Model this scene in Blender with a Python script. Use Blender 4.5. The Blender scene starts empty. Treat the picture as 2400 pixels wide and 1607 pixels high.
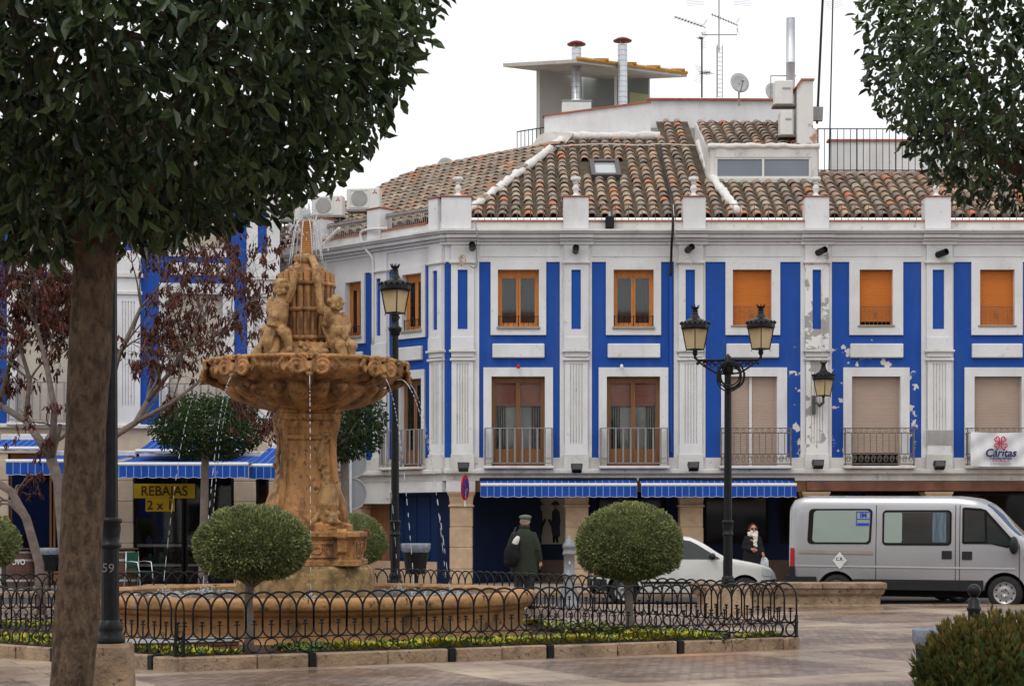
import bpy, bmesh, math, random
from mathutils import Vector, Matrix, noise
R = math.radians
sc = bpy.context.scene
COL = sc.collection
# ------------------------------------------------------------------ camera, sky, light, exposure
F = 4345.0; HY = 1225.0; EYE = 1.55            # focal length and horizon in photo pixels, eye height in metres
cam = bpy.data.cameras.new('camera'); camo = bpy.data.objects.new('camera', cam); COL.objects.link(camo)
camo.location = (0, 0, EYE); camo.rotation_euler = (R(90), 0, 0)
cam.sensor_width = 36; cam.lens = F/2400*36; cam.shift_y = (HY-803.5)/2400
cam.clip_start = .1; cam.clip_end = 3000; sc.camera = camo
w = bpy.data.worlds.new('World'); sc.world = w; w.use_nodes = True
nt = w.node_tree; nt.nodes.clear()
sky = nt.nodes.new('ShaderNodeTexSky'); sky.sky_type = 'NISHITA'; sky.sun_disc = False
SUN_EL, SUN_AZ = 58, -35
sky.sun_elevation = R(SUN_EL); sky.sun_rotation = R(180+SUN_AZ); sky.dust_density = 4
hs = nt.nodes.new('ShaderNodeHueSaturation'); hs.inputs['Saturation'].default_value = .12
mx = nt.nodes.new('ShaderNodeMix'); mx.data_type = 'RGBA'; mx.inputs[0].default_value = .8
mx.inputs[7].default_value = (9.6, 9.75, 10.0, 1)      # even cloud layer over the clear sky
tcw = nt.nodes.new('ShaderNodeTexCoord'); nz = nt.nodes.new('ShaderNodeTexNoise'); nz.inputs['Scale'].default_value = 2.2
nz.inputs['Detail'].default_value = 4
mr = nt.nodes.new('ShaderNodeMapRange'); mr.inputs[1].default_value = .3; mr.inputs[2].default_value = .7
mr.inputs[3].default_value = .9; mr.inputs[4].default_value = 1.08
mu = nt.nodes.new('ShaderNodeMix'); mu.data_type = 'RGBA'; mu.blend_type = 'MULTIPLY'; mu.inputs[0].default_value = 1
bg = nt.nodes.new('ShaderNodeBackground'); bg.inputs[1].default_value = .125
out = nt.nodes.new('ShaderNodeOutputWorld')
L = nt.links.new
L(sky.outputs[0], hs.inputs['Color']); L(hs.outputs[0], mx.inputs[6]); L(mx.outputs[2], mu.inputs[6])
L(tcw.outputs['Generated'], nz.inputs['Vector']); L(nz.outputs[0], mr.inputs[0]); L(mr.outputs[0], mu.inputs[7])
L(mu.outputs[2], bg.inputs[0]); L(bg.outputs[0], out.inputs[0])
sl = bpy.data.lights.new('sun', 'SUN'); sl.energy = .9; sl.angle = R(22); sl.color = (1, .96, .9)
so = bpy.data.objects.new('sun', sl); COL.objects.link(so)
sdir = Vector((math.sin(R(SUN_AZ))*math.cos(R(SUN_EL)), -math.cos(R(SUN_AZ))*math.cos(R(SUN_EL)), math.sin(R(SUN_EL))))
so.rotation_euler = sdir.to_track_quat('Z', 'Y').to_euler(); so.location = sdir*60
vs = sc.view_settings; vs.view_transform = 'Standard'; vs.look = 'None'; vs.gamma = 1; vs.exposure = 0.12
vs.use_curve_mapping = False

def P(px, py, d): return Vector(((px-1200)*d/F, d, EYE-(py-HY)*d/F))
def G(px, d, z=0): return Vector(((px-1200)*d/F, d, z))
# ------------------------------------------------------------------ mesh helpers
class MB:
    def __init__(s): s.v = []; s.f = []; s.r = []; s.cur = 0.0
    def face(s, pts):
        n = len(s.v); s.v += [tuple(p) for p in pts]; s.f.append(tuple(range(n, n+len(pts)))); s.r.append(s.cur)
    def add(s, vs, fs):
        n = len(s.v); s.v += [tuple(p) for p in vs]
        for f in fs: s.f.append(tuple(i+n for i in f)); s.r.append(s.cur)
    def box(s, x0, x1, y0, y1, z0, z1):
        s.add([(x0,y0,z0),(x1,y0,z0),(x1,y1,z0),(x0,y1,z0),(x0,y0,z1),(x1,y0,z1),(x1,y1,z1),(x0,y1,z1)],
              [(0,3,2,1),(4,5,6,7),(0,1,5,4),(1,2,6,5),(2,3,7,6),(3,0,4,7)]); return s
    def bbox(s, x0, x1, y0, y1, z0, z1, b=.01):            # box with chamfered edges
        vs = []
        for z in (z0, z0+b, z1-b, z1):
            i = b if z in (z0, z1) else 0
            vs += [(x0+i+b*(i == 0), y0+i, z), (x1-i-b*(i == 0), y0+i, z), (x1-i, y0+i+b*(i == 0), z), (x1-i, y1-i-b*(i == 0), z),
                   (x1-i-b*(i == 0), y1-i, z), (x0+i+b*(i == 0), y1-i, z), (x0+i, y1-i-b*(i == 0), z), (x0+i, y0+i+b*(i == 0), z)]
        fs = [tuple(range(7, -1, -1)), tuple(range(24, 32))]
        for k in range(3):
            for i in range(8):
                j = (i+1) % 8; fs.append((k*8+i, k*8+j, k*8+8+j, k*8+8+i))
        s.add(vs, fs); return s
    def prism(s, poly, a, b, ax='y'):                      # polygon (2d) extruded along an axis
        n = len(poly)
        def q(p, t): return (p[0], t, p[1]) if ax == 'y' else ((t, p[0], p[1]) if ax == 'x' else (p[0], p[1], t))
        s.add([q(p, a) for p in poly]+[q(p, b) for p in poly],
              [tuple(range(n)), tuple(range(2*n-1, n-1, -1))]+[(i, i+n, (i+1) % n+n, (i+1) % n) for i in range(n)]); return s
    def tube(s, pts, r, n=6, caps=True, sq=1.0):
        pts = [Vector(p) for p in pts]; rs = r if isinstance(r, (list, tuple)) else [r]*len(pts)
        vs = []; up = None
        for i, p in enumerate(pts):
            t = (pts[min(i+1, len(pts)-1)]-pts[max(i-1, 0)])
            t = t.normalized() if t.length > 1e-9 else Vector((0, 0, 1))
            if up is None: up = Vector((1, 0, 0)) if abs(t.x) < .8 else Vector((0, 1, 0))
            u = (up-t*up.dot(t)); u = u.normalized() if u.length > 1e-6 else t.orthogonal().normalized(); up = u
            b = t.cross(u)
            for k in range(n):
                a = 2*math.pi*k/n; vs.append(p+(u*math.cos(a)+b*math.sin(a)*sq)*rs[i])
        m = len(pts)
        fs = [(i*n+k, i*n+(k+1) % n, (i+1)*n+(k+1) % n, (i+1)*n+k) for i in range(m-1) for k in range(n)]
        if caps: fs += [tuple(range(n-1, -1, -1)), tuple(range((m-1)*n, m*n))]
        s.add(vs, fs); return s
    def lathe(s, prof, n=24, c=(0, 0), mod=None, a0=0, a1=2*math.pi, sx=1, sy=1):
        full = abs(a1-a0-2*math.pi) < 1e-6; m = n if full else n+1; vs = []
        for (r, z) in prof:
            for k in range(m):
                a = a0+(a1-a0)*k/n; q = r*(mod(a, r, z) if mod else 1)
                vs.append((c[0]+q*math.cos(a)*sx, c[1]+q*math.sin(a)*sy, z))
        fs = []
        for i in range(len(prof)-1):
            for k in range(n):
                j = (k+1) % m; fs.append((i*m+k, i*m+j, (i+1)*m+j, (i+1)*m+k))
        s.add(vs, fs); return s
    def ell(s, c, rad, nu=12, nv=8, mod=None):
        if not isinstance(rad, (tuple, list)): rad = (rad,)*3
        vs = []
        for i in range(nv+1):
            ph = -math.pi/2+math.pi*i/nv
            for k in range(nu):
                a = 2*math.pi*k/nu; d = Vector((math.cos(a)*math.cos(ph), math.sin(a)*math.cos(ph), math.sin(ph)))
                q = mod(d) if mod else 1
                vs.append((c[0]+d.x*rad[0]*q, c[1]+d.y*rad[1]*q, c[2]+d.z*rad[2]*q))
        s.add(vs, [(i*nu+k, i*nu+(k+1) % nu, (i+1)*nu+(k+1) % nu, (i+1)*nu+k) for i in range(nv) for k in range(nu)]); return s
    def plate(s, x0, x1, z0, z1, holes, yf, yb):           # upright slab with rectangular openings
        xs = sorted({x0, x1, *[h[0] for h in holes], *[h[1] for h in holes]}); xs = [x for x in xs if x0-1e-9 <= x <= x1+1e-9]
        zs = sorted({z0, z1, *[h[2] for h in holes], *[h[3] for h in holes]}); zs = [z for z in zs if z0-1e-9 <= z <= z1+1e-9]
        nx, nz_ = len(xs)-1, len(zs)-1
        def occ(i, j):
            if i < 0 or j < 0 or i >= nx or j >= nz_: return False
            cx, cz = (xs[i]+xs[i+1])/2, (zs[j]+zs[j+1])/2
            return not any(h[0] < cx < h[1] and h[2] < cz < h[3] for h in holes)
        for i in range(nx):
            for j in range(nz_):
                if not occ(i, j): continue
                a, b, c, d = xs[i], xs[i+1], zs[j], zs[j+1]
                s.face([(a,yf,c),(b,yf,c),(b,yf,d),(a,yf,d)]); s.face([(a,yb,c),(a,yb,d),(b,yb,d),(b,yb,c)])
                if not occ(i-1, j): s.face([(a,yf,c),(a,yf,d),(a,yb,d),(a,yb,c)])
                if not occ(i+1, j): s.face([(b,yf,c),(b,yb,c),(b,yb,d),(b,yf,d)])
                if not occ(i, j-1): s.face([(a,yf,c),(a,yb,c),(b,yb,c),(b,yf,c)])
                if not occ(i, j+1): s.face([(a,yf,d),(b,yf,d),(b,yb,d),(a,yb,d)])
        return s
    def mesh(s, name, m, M=None, smooth=False, attr=False, fix=True):
        me = bpy.data.meshes.new(name)
        me.from_pydata([tuple(M @ Vector(v)) for v in s.v] if M is not None else s.v, [], s.f)
        if attr:
            a = me.attributes.new('rnd', 'FLOAT', 'FACE'); a.data.foreach_set('value', s.r)
        if m: me.materials.append(m)
        if fix:
            bm = bmesh.new(); bm.from_mesh(me)
            if smooth: bmesh.ops.remove_doubles(bm, verts=bm.verts, dist=1e-5)
            bmesh.ops.recalc_face_normals(bm, faces=bm.faces); bm.to_mesh(me); bm.free()
        if smooth:
            me.polygons.foreach_set('use_smooth', [True]*len(me.polygons))
        return me
    def build(s, name, m, parent=None, M=None, smooth=False, attr=False, fix=True, loc=None):
        o = inst(name, s.mesh(name, m, M, smooth, attr, fix), parent)
        if loc is not None: o.location = loc
        return o
def inst(name, me, parent=None, loc=(0, 0, 0), rz=0, rot=None, scale=None):
    o = bpy.data.objects.new(name, me); COL.objects.link(o); o.parent = parent; o.location = loc
    o.rotation_euler = rot if rot else (0, 0, rz)
    if scale: o.scale = scale
    return o
def smooth_by_angle(o, deg=35):
    me = o.data
    me.polygons.foreach_set('use_smooth', [True]*len(me.polygons))
    bm = bmesh.new(); bm.from_mesh(me); bmesh.ops.remove_doubles(bm, verts=bm.verts, dist=1e-5)
    for e in bm.edges:
        e.smooth = len(e.link_faces) == 2 and e.calc_face_angle(0) < R(deg)
    bm.to_mesh(me); bm.free(); return o
def tag(o, label, cat, group=None):
    o['label'] = label; o['category'] = cat
    if group: o['group'] = group
    return o
def thing(name, label, cat, loc=(0, 0, 0), rz=0, group=None):
    o = bpy.data.objects.new(name, None); COL.objects.link(o); o.empty_display_size = .1
    o.location = loc; o.rotation_euler = (0, 0, rz); return tag(o, label, cat, group)
def struct(o): o['kind'] = 'structure'; return o
def stuff(o): o['kind'] = 'stuff'; return o
def copy_tree(o, parent=None):
    c = o.copy(); COL.objects.link(c); c.parent = parent
    for ch in [x for x in COL.objects if x.parent == o]: copy_tree(ch, c)
    return c
def bake(o):
    dg = bpy.context.evaluated_depsgraph_get(); me = bpy.data.meshes.new_from_object(o.evaluated_get(dg))
    o.modifiers.clear(); o.data = me; return o
def fuse(o, vox, sm=4, f=.5):                              # fuse overlapping lumps into one continuous skin
    m = o.modifiers.new('r', 'REMESH'); m.mode = 'VOXEL'; m.voxel_size = vox; m.use_smooth_shade = True
    if sm:
        k = o.modifiers.new('s', 'SMOOTH'); k.iterations = sm; k.factor = f
    return bake(o)
def text_mesh(txt, size, m, name='lettering', parent=None, M=None, bold=0.0, ext=.002, shear=0):
    c = bpy.data.curves.new('t', 'FONT'); c.body = txt; c.size = size; c.extrude = ext; c.align_x = 'CENTER'; c.align_y = 'CENTER'
    c.offset = bold; c.shear = shear
    t = bpy.data.objects.new('t', c); COL.objects.link(t)
    dg = bpy.context.evaluated_depsgraph_get(); me = bpy.data.meshes.new_from_object(t.evaluated_get(dg))
    bpy.data.objects.remove(t); me.materials.clear(); me.materials.append(m)
    me.transform((M if M is not None else Matrix()) @ Matrix.Rotation(R(90), 4, 'X'))
    return inst(name, me, parent)
# ------------------------------------------------------------------ materials
def mat(name, col, rough=.7, var=.12, scale=4, bump=0, bscale=None, metal=0, spec=None, stain=None, attr=None, coat=0, det=6, stretch=None):
    m = bpy.data.materials.new(name); m.use_nodes = True; t = m.node_tree; N = t.nodes; B = N['Principled BSDF']; K = t.links.new
    B.inputs['Roughness'].default_value = rough; B.inputs['Metallic'].default_value = metal
    B.inputs['Specular IOR Level'].default_value = spec if spec is not None else (.5 if rough < .34 else .2); B.inputs['Coat Weight'].default_value = coat
    tc = N.new('ShaderNodeTexCoord'); src = tc.outputs['Object']
    if stretch:
        mp = N.new('ShaderNodeMapping'); mp.inputs['Scale'].default_value = stretch; K(src, mp.inputs[0]); src = mp.outputs[0]
    n1 = N.new('ShaderNodeTexNoise'); n1.inputs['Scale'].default_value = scale; n1.inputs['Detail'].default_value = det
    n1.inputs['Roughness'].default_value = .6; K(src, n1.inputs['Vector'])
    cr = N.new('ShaderNodeValToRGB'); e = cr.color_ramp.elements
    e[0].position = .3; e[1].position = .7
    e[0].color = [*(min(1, c*(1-var)) for c in col), 1]; e[1].color = [*(min(1, c*(1+var)) for c in col), 1]
    K(n1.outputs[0], cr.inputs[0]); cur = cr.outputs[0]
    if attr:                                               # per-piece tint out of a list of colours
        an = N.new('ShaderNodeAttribute'); an.attribute_name = 'rnd'
        c2 = N.new('ShaderNodeValToRGB'); c2.color_ramp.interpolation = 'CONSTANT' if len(attr) > 2 else 'LINEAR'
        while len(c2.color_ramp.elements) < len(attr): c2.color_ramp.elements.new(.5)
        for i, a in enumerate(attr):
            c2.color_ramp.elements[i].position = i/(len(attr) if len(attr) > 2 else 1); c2.color_ramp.elements[i].color = [*a, 1]
        K(an.outputs['Fac'], c2.inputs[0])
        mm = N.new('ShaderNodeMix'); mm.data_type = 'RGBA'; mm.blend_type = 'MULTIPLY'; mm.inputs[0].default_value = 1
        K(cur, mm.inputs[6]); K(c2.outputs[0], mm.inputs[7]); cur = mm.outputs[2]
    for st in (stain or []):                               # (colour, lo, hi, scale, strength)
        n2 = N.new('ShaderNodeTexNoise'); n2.inputs['Scale'].default_value = st[3]; n2.inputs['Detail'].default_value = 8
        n2.inputs['Roughness'].default_value = .65
        mp2 = N.new('ShaderNodeMapping'); mp2.inputs['Location'].default_value = (st[3]*3.1, 7.7, 2.3)
        if len(st) > 5: mp2.inputs['Scale'].default_value = st[5]
        K(tc.outputs['Object'], mp2.inputs[0]); K(mp2.outputs[0], n2.inputs['Vector'])
        r2 = N.new('ShaderNodeMapRange'); r2.inputs[1].default_value = st[1]; r2.inputs[2].default_value = st[2]
        r2.inputs[4].default_value = st[4]; K(n2.outputs[0], r2.inputs[0])
        mm = N.new('ShaderNodeMix'); mm.data_type = 'RGBA'; K(r2.outputs[0], mm.inputs[0]); K(cur, mm.inputs[6])
        mm.inputs[7].default_value = [*st[0], 1]; cur = mm.outputs[2]
    K(cur, B.inputs['Base Color'])
    if bump:
        n3 = N.new('ShaderNodeTexNoise'); n3.inputs['Scale'].default_value = bscale or scale*4; n3.inputs['Detail'].default_value = 8
        K(src, n3.inputs['Vector']); bp = N.new('ShaderNodeBump'); bp.inputs['Strength'].default_value = bump
        bp.inputs['Distance'].default_value = .02; K(n3.outputs[0], bp.inputs['Height']); K(bp.outputs[0], B.inputs['Normal'])
    return m
def glass_mat(name, tint=(.75, .8, .8), refl=.25, rough=.03):
    m = bpy.data.materials.new(name); m.use_nodes = True; t = m.node_tree; N = t.nodes; N.clear(); K = t.links.new
    o = N.new('ShaderNodeOutputMaterial'); a = N.new('ShaderNodeBsdfTransparent'); a.inputs[0].default_value = [*tint, 1]
    g = N.new('ShaderNodeBsdfGlossy'); g.inputs['Roughness'].default_value = rough; g.inputs[0].default_value = (.9, .92, .95, 1)
    fr = N.new('ShaderNodeFresnel'); fr.inputs[0].default_value = 1.5
    ad = N.new('ShaderNodeMath'); ad.inputs[1].default_value = refl; K(fr.outputs[0], ad.inputs[0])
    mi = N.new('ShaderNodeMixShader'); K(ad.outputs[0], mi.inputs[0]); K(a.outputs[0], mi.inputs[1]); K(g.outputs[0], mi.inputs[2])
    K(mi.outputs[0], o.inputs[0]); return m
def peel_mat(name, col):                                   # blue paint, flaking to plaster on the older stretch of wall
    m = mat(name, col, .6, .07, 1.2, .15, 30, stain=[((.010, .05, .19), .45, .75, .7, .35), ((.18, .24, .42), .62, .8, 5, .25), ((.05, .10, .27), .5, .74, 3, .45, (1, 1, .10))])
    t = m.node_tree; N = t.nodes; K = t.links.new; B = N['Principled BSDF']
    cur = B.inputs['Base Color'].links[0].from_socket
    tc = N.new('ShaderNodeTexCoord'); sp = N.new('ShaderNodeSeparateXYZ'); K(tc.outputs['Object'], sp.inputs[0])
    def rng(sock, a, b, c, d):
        k = N.new('ShaderNodeMapRange'); k.inputs[1].default_value = a; k.inputs[2].default_value = b
        k.inputs[3].default_value = c; k.inputs[4].default_value = d; K(sock, k.inputs[0]); return k.outputs[0]
    xm = rng(sp.outputs[0], 6.1, 7.2, 0, 1); xm2 = rng(sp.outputs[0], 10.2, 11.2, 1, 0); zm = rng(sp.outputs[2], 6.0, 6.9, 1, 0)
    def mul(a, b):
        k = N.new('ShaderNodeMath'); k.operation = 'MULTIPLY'; K(a, k.inputs[0]); K(b, k.inputs[1]); return k.outputs[0]
    msk = mul(mul(xm, xm2), zm)
    n = N.new('ShaderNodeTexNoise'); n.inputs['Scale'].default_value = 3.1; n.inputs['Detail'].default_value = 9; n.inputs['Roughness'].default_value = .62
    K(tc.outputs['Object'], n.inputs['Vector'])
    pk = rng(mul(rng(n.outputs[0], .3, .7, 0, 1), msk), .69, .715, 0, 1)
    mm = N.new('ShaderNodeMix'); mm.data_type = 'RGBA'; K(pk, mm.inputs[0]); K(cur, mm.inputs[6]); mm.inputs[7].default_value = (.62, .58, .53, 1)
    K(mm.outputs[2], B.inputs['Base Color']); return m
def stripe_mat(name):                                      # blue awning cloth with narrow pale stripes
    m = mat(name, (.010, .062, .33), .75, .08, 3)
    t = m.node_tree; N = t.nodes; K = t.links.new; B = N['Principled BSDF']; cur = B.inputs['Base Color'].links[0].from_socket
    tc = N.new('ShaderNodeTexCoord'); sp = N.new('ShaderNodeSeparateXYZ'); K(tc.outputs['Object'], sp.inputs[0])
    a = N.new('ShaderNodeMath'); a.operation = 'PINGPONG'; a.inputs[1].default_value = .085; K(sp.outputs[0], a.inputs[0])
    b = N.new('ShaderNodeMath'); b.operation = 'LESS_THAN'; b.inputs[1].default_value = .009; K(a.outputs[0], b.inputs[0])
    mm = N.new('ShaderNodeMix'); mm.data_type = 'RGBA'; K(b.outputs[0], mm.inputs[0]); K(cur, mm.inputs[6]); mm.inputs[7].default_value = (.17, .30, .62, 1)
    K(mm.outputs[2], B.inputs['Base Color']); return m

WHITE = mat('white_plaster', (.68, .68, .685), .85, .06, 1.5, .25, 25, stain=[((.40, .385, .36), .52, .76, 1.3, .55, (1, 1, .3)), ((.30, .29, .28), .62, .70, 6, .45), ((.45, .43, .40), .5, .7, .35, .4)])
WHITE2 = mat('white_plaster_weathered', (.63, .615, .59), .85, .08, 1.5, .3, 20, stain=[((.33, .30, .26), .48, .72, 1.5, .65, (1, 1, .5)), ((.17, .15, .12), .6, .70, 5, .6)])
BLUE = peel_mat('blue_paint', (.010, .066, .33))
BLUE2 = mat('blue_paint_sound', (.010, .068, .34), .6, .07, 1.5, .1, 30)
NAVY = mat('navy_paint', (.0045, .013, .05), .45, .1, 2)
WOOD = mat('orange_wood', (.52, .19, .045), .45, .2, 3, .1, 20, stretch=(6, 6, .6))
WOODB = mat('brown_wood', (.20, .095, .042), .5, .2, 3, stretch=(6, 6, .6))
SHUT_O = mat('orange_shutter', (.55, .17, .03), .5, .06, 2)
SHUT_B = mat('beige_shutter', (.42, .32, .26), .6, .05, 2)
SHUT_C = mat('cream_shutter', (.50, .45, .37), .7, .05, 2)
BLIND = mat('red_blind', (.62, .26, .19), .7, .1, 4)
IRON = mat('grey_iron', (.27, .255, .25), .55, .15, 8, metal=.2)
BLACK = mat('black_iron', (.012, .0125, .014), .36, .3, 14, .08, 60, metal=.0, spec=.18, stain=[((.028, .026, .026), .55, .75, 6, .6)])
RUST = mat('rusty_rail', (.17, .14, .115), .8, .3, 10)
STONE = mat('sandstone_column', (.50, .36, .24), .85, .14, 4, .35, 25, stain=[((.26, .17, .11), .55, .75, 3, .5)])
KERB = mat('kerb_stone', (.33, .235, .155), .7, .3, 2.2, .8, 28, stain=[((.16, .105, .07), .47, .66, 3.5, .8), ((.44, .36, .26), .55, .72, 2.6, .6), ((.055, .04, .03), .57, .66, 13, .8)])
FOUNT = mat('fountain_stone', (.42, .21, .082), .45, .35, 3.2, .5, 40,
            stain=[((.11, .050, .020), .45, .62, 4.0, .85, (1, 1, .30)), ((.50, .32, .13), .57, .74, 4.5, .4), ((.035, .02, .012), .55, .66, 14, .8), ((.045, .027, .016), .52, .66, 6, .75, (1, 1, .15))])  # real streaks and pits; the dark ones also stand in for crevice shade
FOUNTP = mat('fountain_figures', (.38, .22, .095), .5, .3, 5, .4, 40, stain=[((.10, .05, .025), .46, .66, 6, .85), ((.46, .32, .16), .56, .72, 9, .45), ((.03, .02, .014), .58, .68, 14, .75)])
BASIN = mat('basin_stone', (.43, .235, .10), .65, .2, 1.7, .7, 20, stain=[((.17, .085, .04), .46, .68, 1.5, .75, (1, 1, 2.5)), ((.52, .38, .25), .56, .72, 2.8, .6), ((.045, .03, .02), .58, .68, 5, .85), ((.05, .035, .025), .57, .68, 3, .7, (1, 1, .25))])
TILES = [(.36, .25, .19), (.42, .29, .21), (.29, .225, .18), (.46, .27, .18), (.40, .32, .25), (.25, .195, .165), (.50, .37, .26), (.35, .275, .22), (.50, .20, .11), (.33, .26, .205), (.46, .385, .29), (.28, .23, .19)]
TILE = mat('roof_tile', (.9, .9, .9), .9, .22, 5, .4, 30, attr=TILES, stain=[((.085, .085, .035), .54, .70, 2.6, .5), ((.08, .065, .05), .52, .68, 9, .6)])
MOSS_SHADE = mat('shaded_mossy_pan', (.085, .062, .043), .95, .4, 3, .5, 20, stain=[((.09, .09, .03), .52, .68, 1.6, .7)])  # brown base darkened to paint in shade between tile columns; moss stain is real
MORTAR = mat('white_mortar', (.66, .64, .6), .9, .12, 4, .5, 12, stain=[((.3, .27, .22), .55, .72, 5, .6)])
TERRA = mat('terracotta', (.36, .13, .07), .8, .2, 6)
CLEAR = glass_mat('window_glass', (.88, .90, .89), .0)
DARKGL = mat('dark_glass', (.012, .014, .016), .06, .2, 2)
CURTAIN = mat('curtain', (.07, .068, .062), .9, .2, 2, stretch=(8, 8, .5))
DARK = mat('dark_interior', (.012, .011, .011), .9, .3, 1)
GALV = mat('galvanised_steel', (.55, .57, .6), .35, .1, 6, metal=.8)
GREYM = mat('grey_metal', (.34, .35, .36), .5, .1, 6, metal=.4)
WPLAS = mat('white_plastic', (.68, .68, .65), .5, .05, 4, stain=[((.4, .38, .33), .58, .78, 3, .4)])
RED = mat('red_paint', (.45, .015, .02), .4, .1, 4)
AMBER = mat('lantern_glass', (.52, .41, .23), .35, .1, 3)
STRIPE = stripe_mat('awning_cloth')
CABLE = mat('black_cable', (.015, .015, .016), .6)
CABLEW = mat('pale_cable', (.5, .47, .43), .7)
BARK = mat('bark', (.125, .085, .055), .95, .45, 18, 1.0, 60, stretch=(1, 1, .5), stain=[((.05, .034, .025), .48, .62, 22, .85, (1, 1, .6)), ((.20, .15, .10), .55, .72, 7, .6, (1, 1, .3)), ((.045, .032, .024), .58, .70, 5, .7, (1, 1, .35))])
BARK2 = mat('grey_bark', (.19, .155, .135), .95, .3, 8, .6, 30)
LEAF = mat('glossy_leaf', (.9, .9, .9), .30, .2, 9, spec=.6, attr=[(.013, .032, .011), (.17, .25, .09)])  # wide tint range paints in lit leaves and the shadows among them
LEAF2 = mat('ball_tree_leaf', (.9, .9, .9), .45, .15, 6, attr=[(.018, .042, .012), (.075, .12, .038)])
def leafy(m, k=.3):                                        # some light passes through a leaf
    t = m.node_tree; N = t.nodes; B = N['Principled BSDF']; o = N['Material Output']; tr = N.new('ShaderNodeBsdfTranslucent'); mi = N.new('ShaderNodeMixShader'); mi.inputs[0].default_value = k
    t.links.new(B.inputs['Base Color'].links[0].from_socket, tr.inputs[0]); t.links.new(B.outputs[0], mi.inputs[1]); t.links.new(tr.outputs[0], mi.inputs[2]); t.links.new(mi.outputs[0], o.inputs[0])
leafy(LEAF); leafy(LEAF2)
CYP = mat('cypress_foliage', (.9, .9, .9), .8, .15, 6, spec=.2, attr=[(.065, .095, .042), (.46, .49, .20)])  # dark end of the tint range stands in for shaded gaps
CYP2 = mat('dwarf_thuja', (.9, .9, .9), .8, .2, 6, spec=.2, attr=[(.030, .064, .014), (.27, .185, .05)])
POD = mat('dead_leaf', (.9, .9, .9), .8, .2, 6, attr=[(.055, .020, .015), (.17, .06, .038)])
# ------------------------------------------------------------------ ground, plaza, road, pavement
def paving_mat():
    m = mat('wet_paving', (.255, .205, .165), .35, .25, 1.1, 0, stain=[((.16, .11, .09), .45, .66, .55, .8, (1, .7, 1)), ((.42, .34, .25), .54, .70, .8, .7, (.9, .6, 1)), ((.36, .21, .10), .55, .70, .45, .7, (1, .7, 1))])
    t = m.node_tree; N = t.nodes; K = t.links.new; B = N['Principled BSDF']; cur = B.inputs['Base Color'].links[0].from_socket
    tc = N.new('ShaderNodeTexCoord'); mp = N.new('ShaderNodeMapping'); mp.inputs['Rotation'].default_value = (0, 0, R(-26)); K(tc.outputs['Object'], mp.inputs[0])
    br = N.new('ShaderNodeTexBrick'); br.inputs['Scale'].default_value = 1; br.inputs['Brick Width'].default_value = .14; br.inputs['Row Height'].default_value = .11
    br.inputs['Mortar Size'].default_value = .012; br.inputs['Color1'].default_value = (1.08, .96, .95, 1); br.inputs['Color2'].default_value = (.5, .45, .48, 1)
    br.inputs['Mortar'].default_value = (.5, .45, .42, 1); br.inputs['Bias'].default_value = -.1; K(mp.outputs[0], br.inputs['Vector'])
    b2 = N.new('ShaderNodeTexBrick'); b2.inputs['Scale'].default_value = 1; b2.inputs['Brick Width'].default_value = .9; b2.inputs['Row Height'].default_value = .45
    b2.inputs['Mortar Size'].default_value = .01; b2.inputs['Color1'].default_value = (1.42, 1.38, 1.34, 1); b2.inputs['Color2'].default_value = (1.12, 1.06, 1.0, 1)
    b2.inputs['Mortar'].default_value = (.5, .42, .36, 1); K(mp.outputs[0], b2.inputs['Vector'])
    sp = N.new('ShaderNodeSeparateXYZ'); K(mp.outputs[0], sp.inputs[0])
    def band(s, per, wid):
        a = N.new('ShaderNodeMath'); a.operation = 'PINGPONG'; a.inputs[1].default_value = per; K(s, a.inputs[0])
        b = N.new('ShaderNodeMath'); b.operation = 'LESS_THAN'; b.inputs[1].default_value = wid; K(a.outputs[0], b.inputs[0]); return b.outputs[0]
    mxx = N.new('ShaderNodeMath'); mxx.operation = 'MAXIMUM'; K(band(sp.outputs[0], 2.1, .5), mxx.inputs[0]); K(band(sp.outputs[1], 1.9, .45), mxx.inputs[1])
    pick = N.new('ShaderNodeMix'); pick.data_type = 'RGBA'; K(mxx.outputs[0], pick.inputs[0]); K(br.outputs[0], pick.inputs[6]); K(b2.outputs[0], pick.inputs[7])
    mm = N.new('ShaderNodeMix'); mm.data_type = 'RGBA'; mm.blend_type = 'MULTIPLY'; mm.inputs[0].default_value = 1
    K(cur, mm.inputs[6]); K(pick.outputs[2], mm.inputs[7]); K(mm.outputs[2], B.inputs['Base Color'])
    n = N.new('ShaderNodeTexNoise'); n.inputs['Scale'].default_value = .7; n.inputs['Detail'].default_value = 7; K(tc.outputs['Object'], n.inputs['Vector'])
    r = N.new('ShaderNodeMapRange'); r.inputs[1].default_value = .4; r.inputs[2].default_value = .66; r.inputs[3].default_value = .48; r.inputs[4].default_value = .12
    K(n.outputs[0], r.inputs[0]); K(r.outputs[0], B.inputs['Roughness'])
    n2 = N.new('ShaderNodeTexNoise'); n2.inputs['Scale'].default_value = 30; n2.inputs['Detail'].default_value = 5; K(tc.outputs['Object'], n2.inputs['Vector'])
    ad = N.new('ShaderNodeMath'); K(br.outputs['Fac'], ad.inputs[0]); ad.operation = 'MULTIPLY_ADD'; ad.inputs[1].default_value = -.8; K(n2.outputs[0], ad.inputs[2])
    bp = N.new('ShaderNodeBump'); bp.inputs['Strength'].default_value = .5; bp.inputs['Distance'].default_value = .008
    K(ad.outputs[0], bp.inputs['Height']); K(bp.outputs[0], B.inputs['Normal']); return m
PAVE = paving_mat()
ASPH = mat('asphalt', (.06, .058, .056), .7, .25, 3, .4, 60)
EARTH = mat('earth', (.16, .13, .10), .95, .2, .4)
SIDEW = mat('pavement_slabs', (.30, .25, .20), .6, .15, 2, .2, 30)
RZ = -.10
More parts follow.
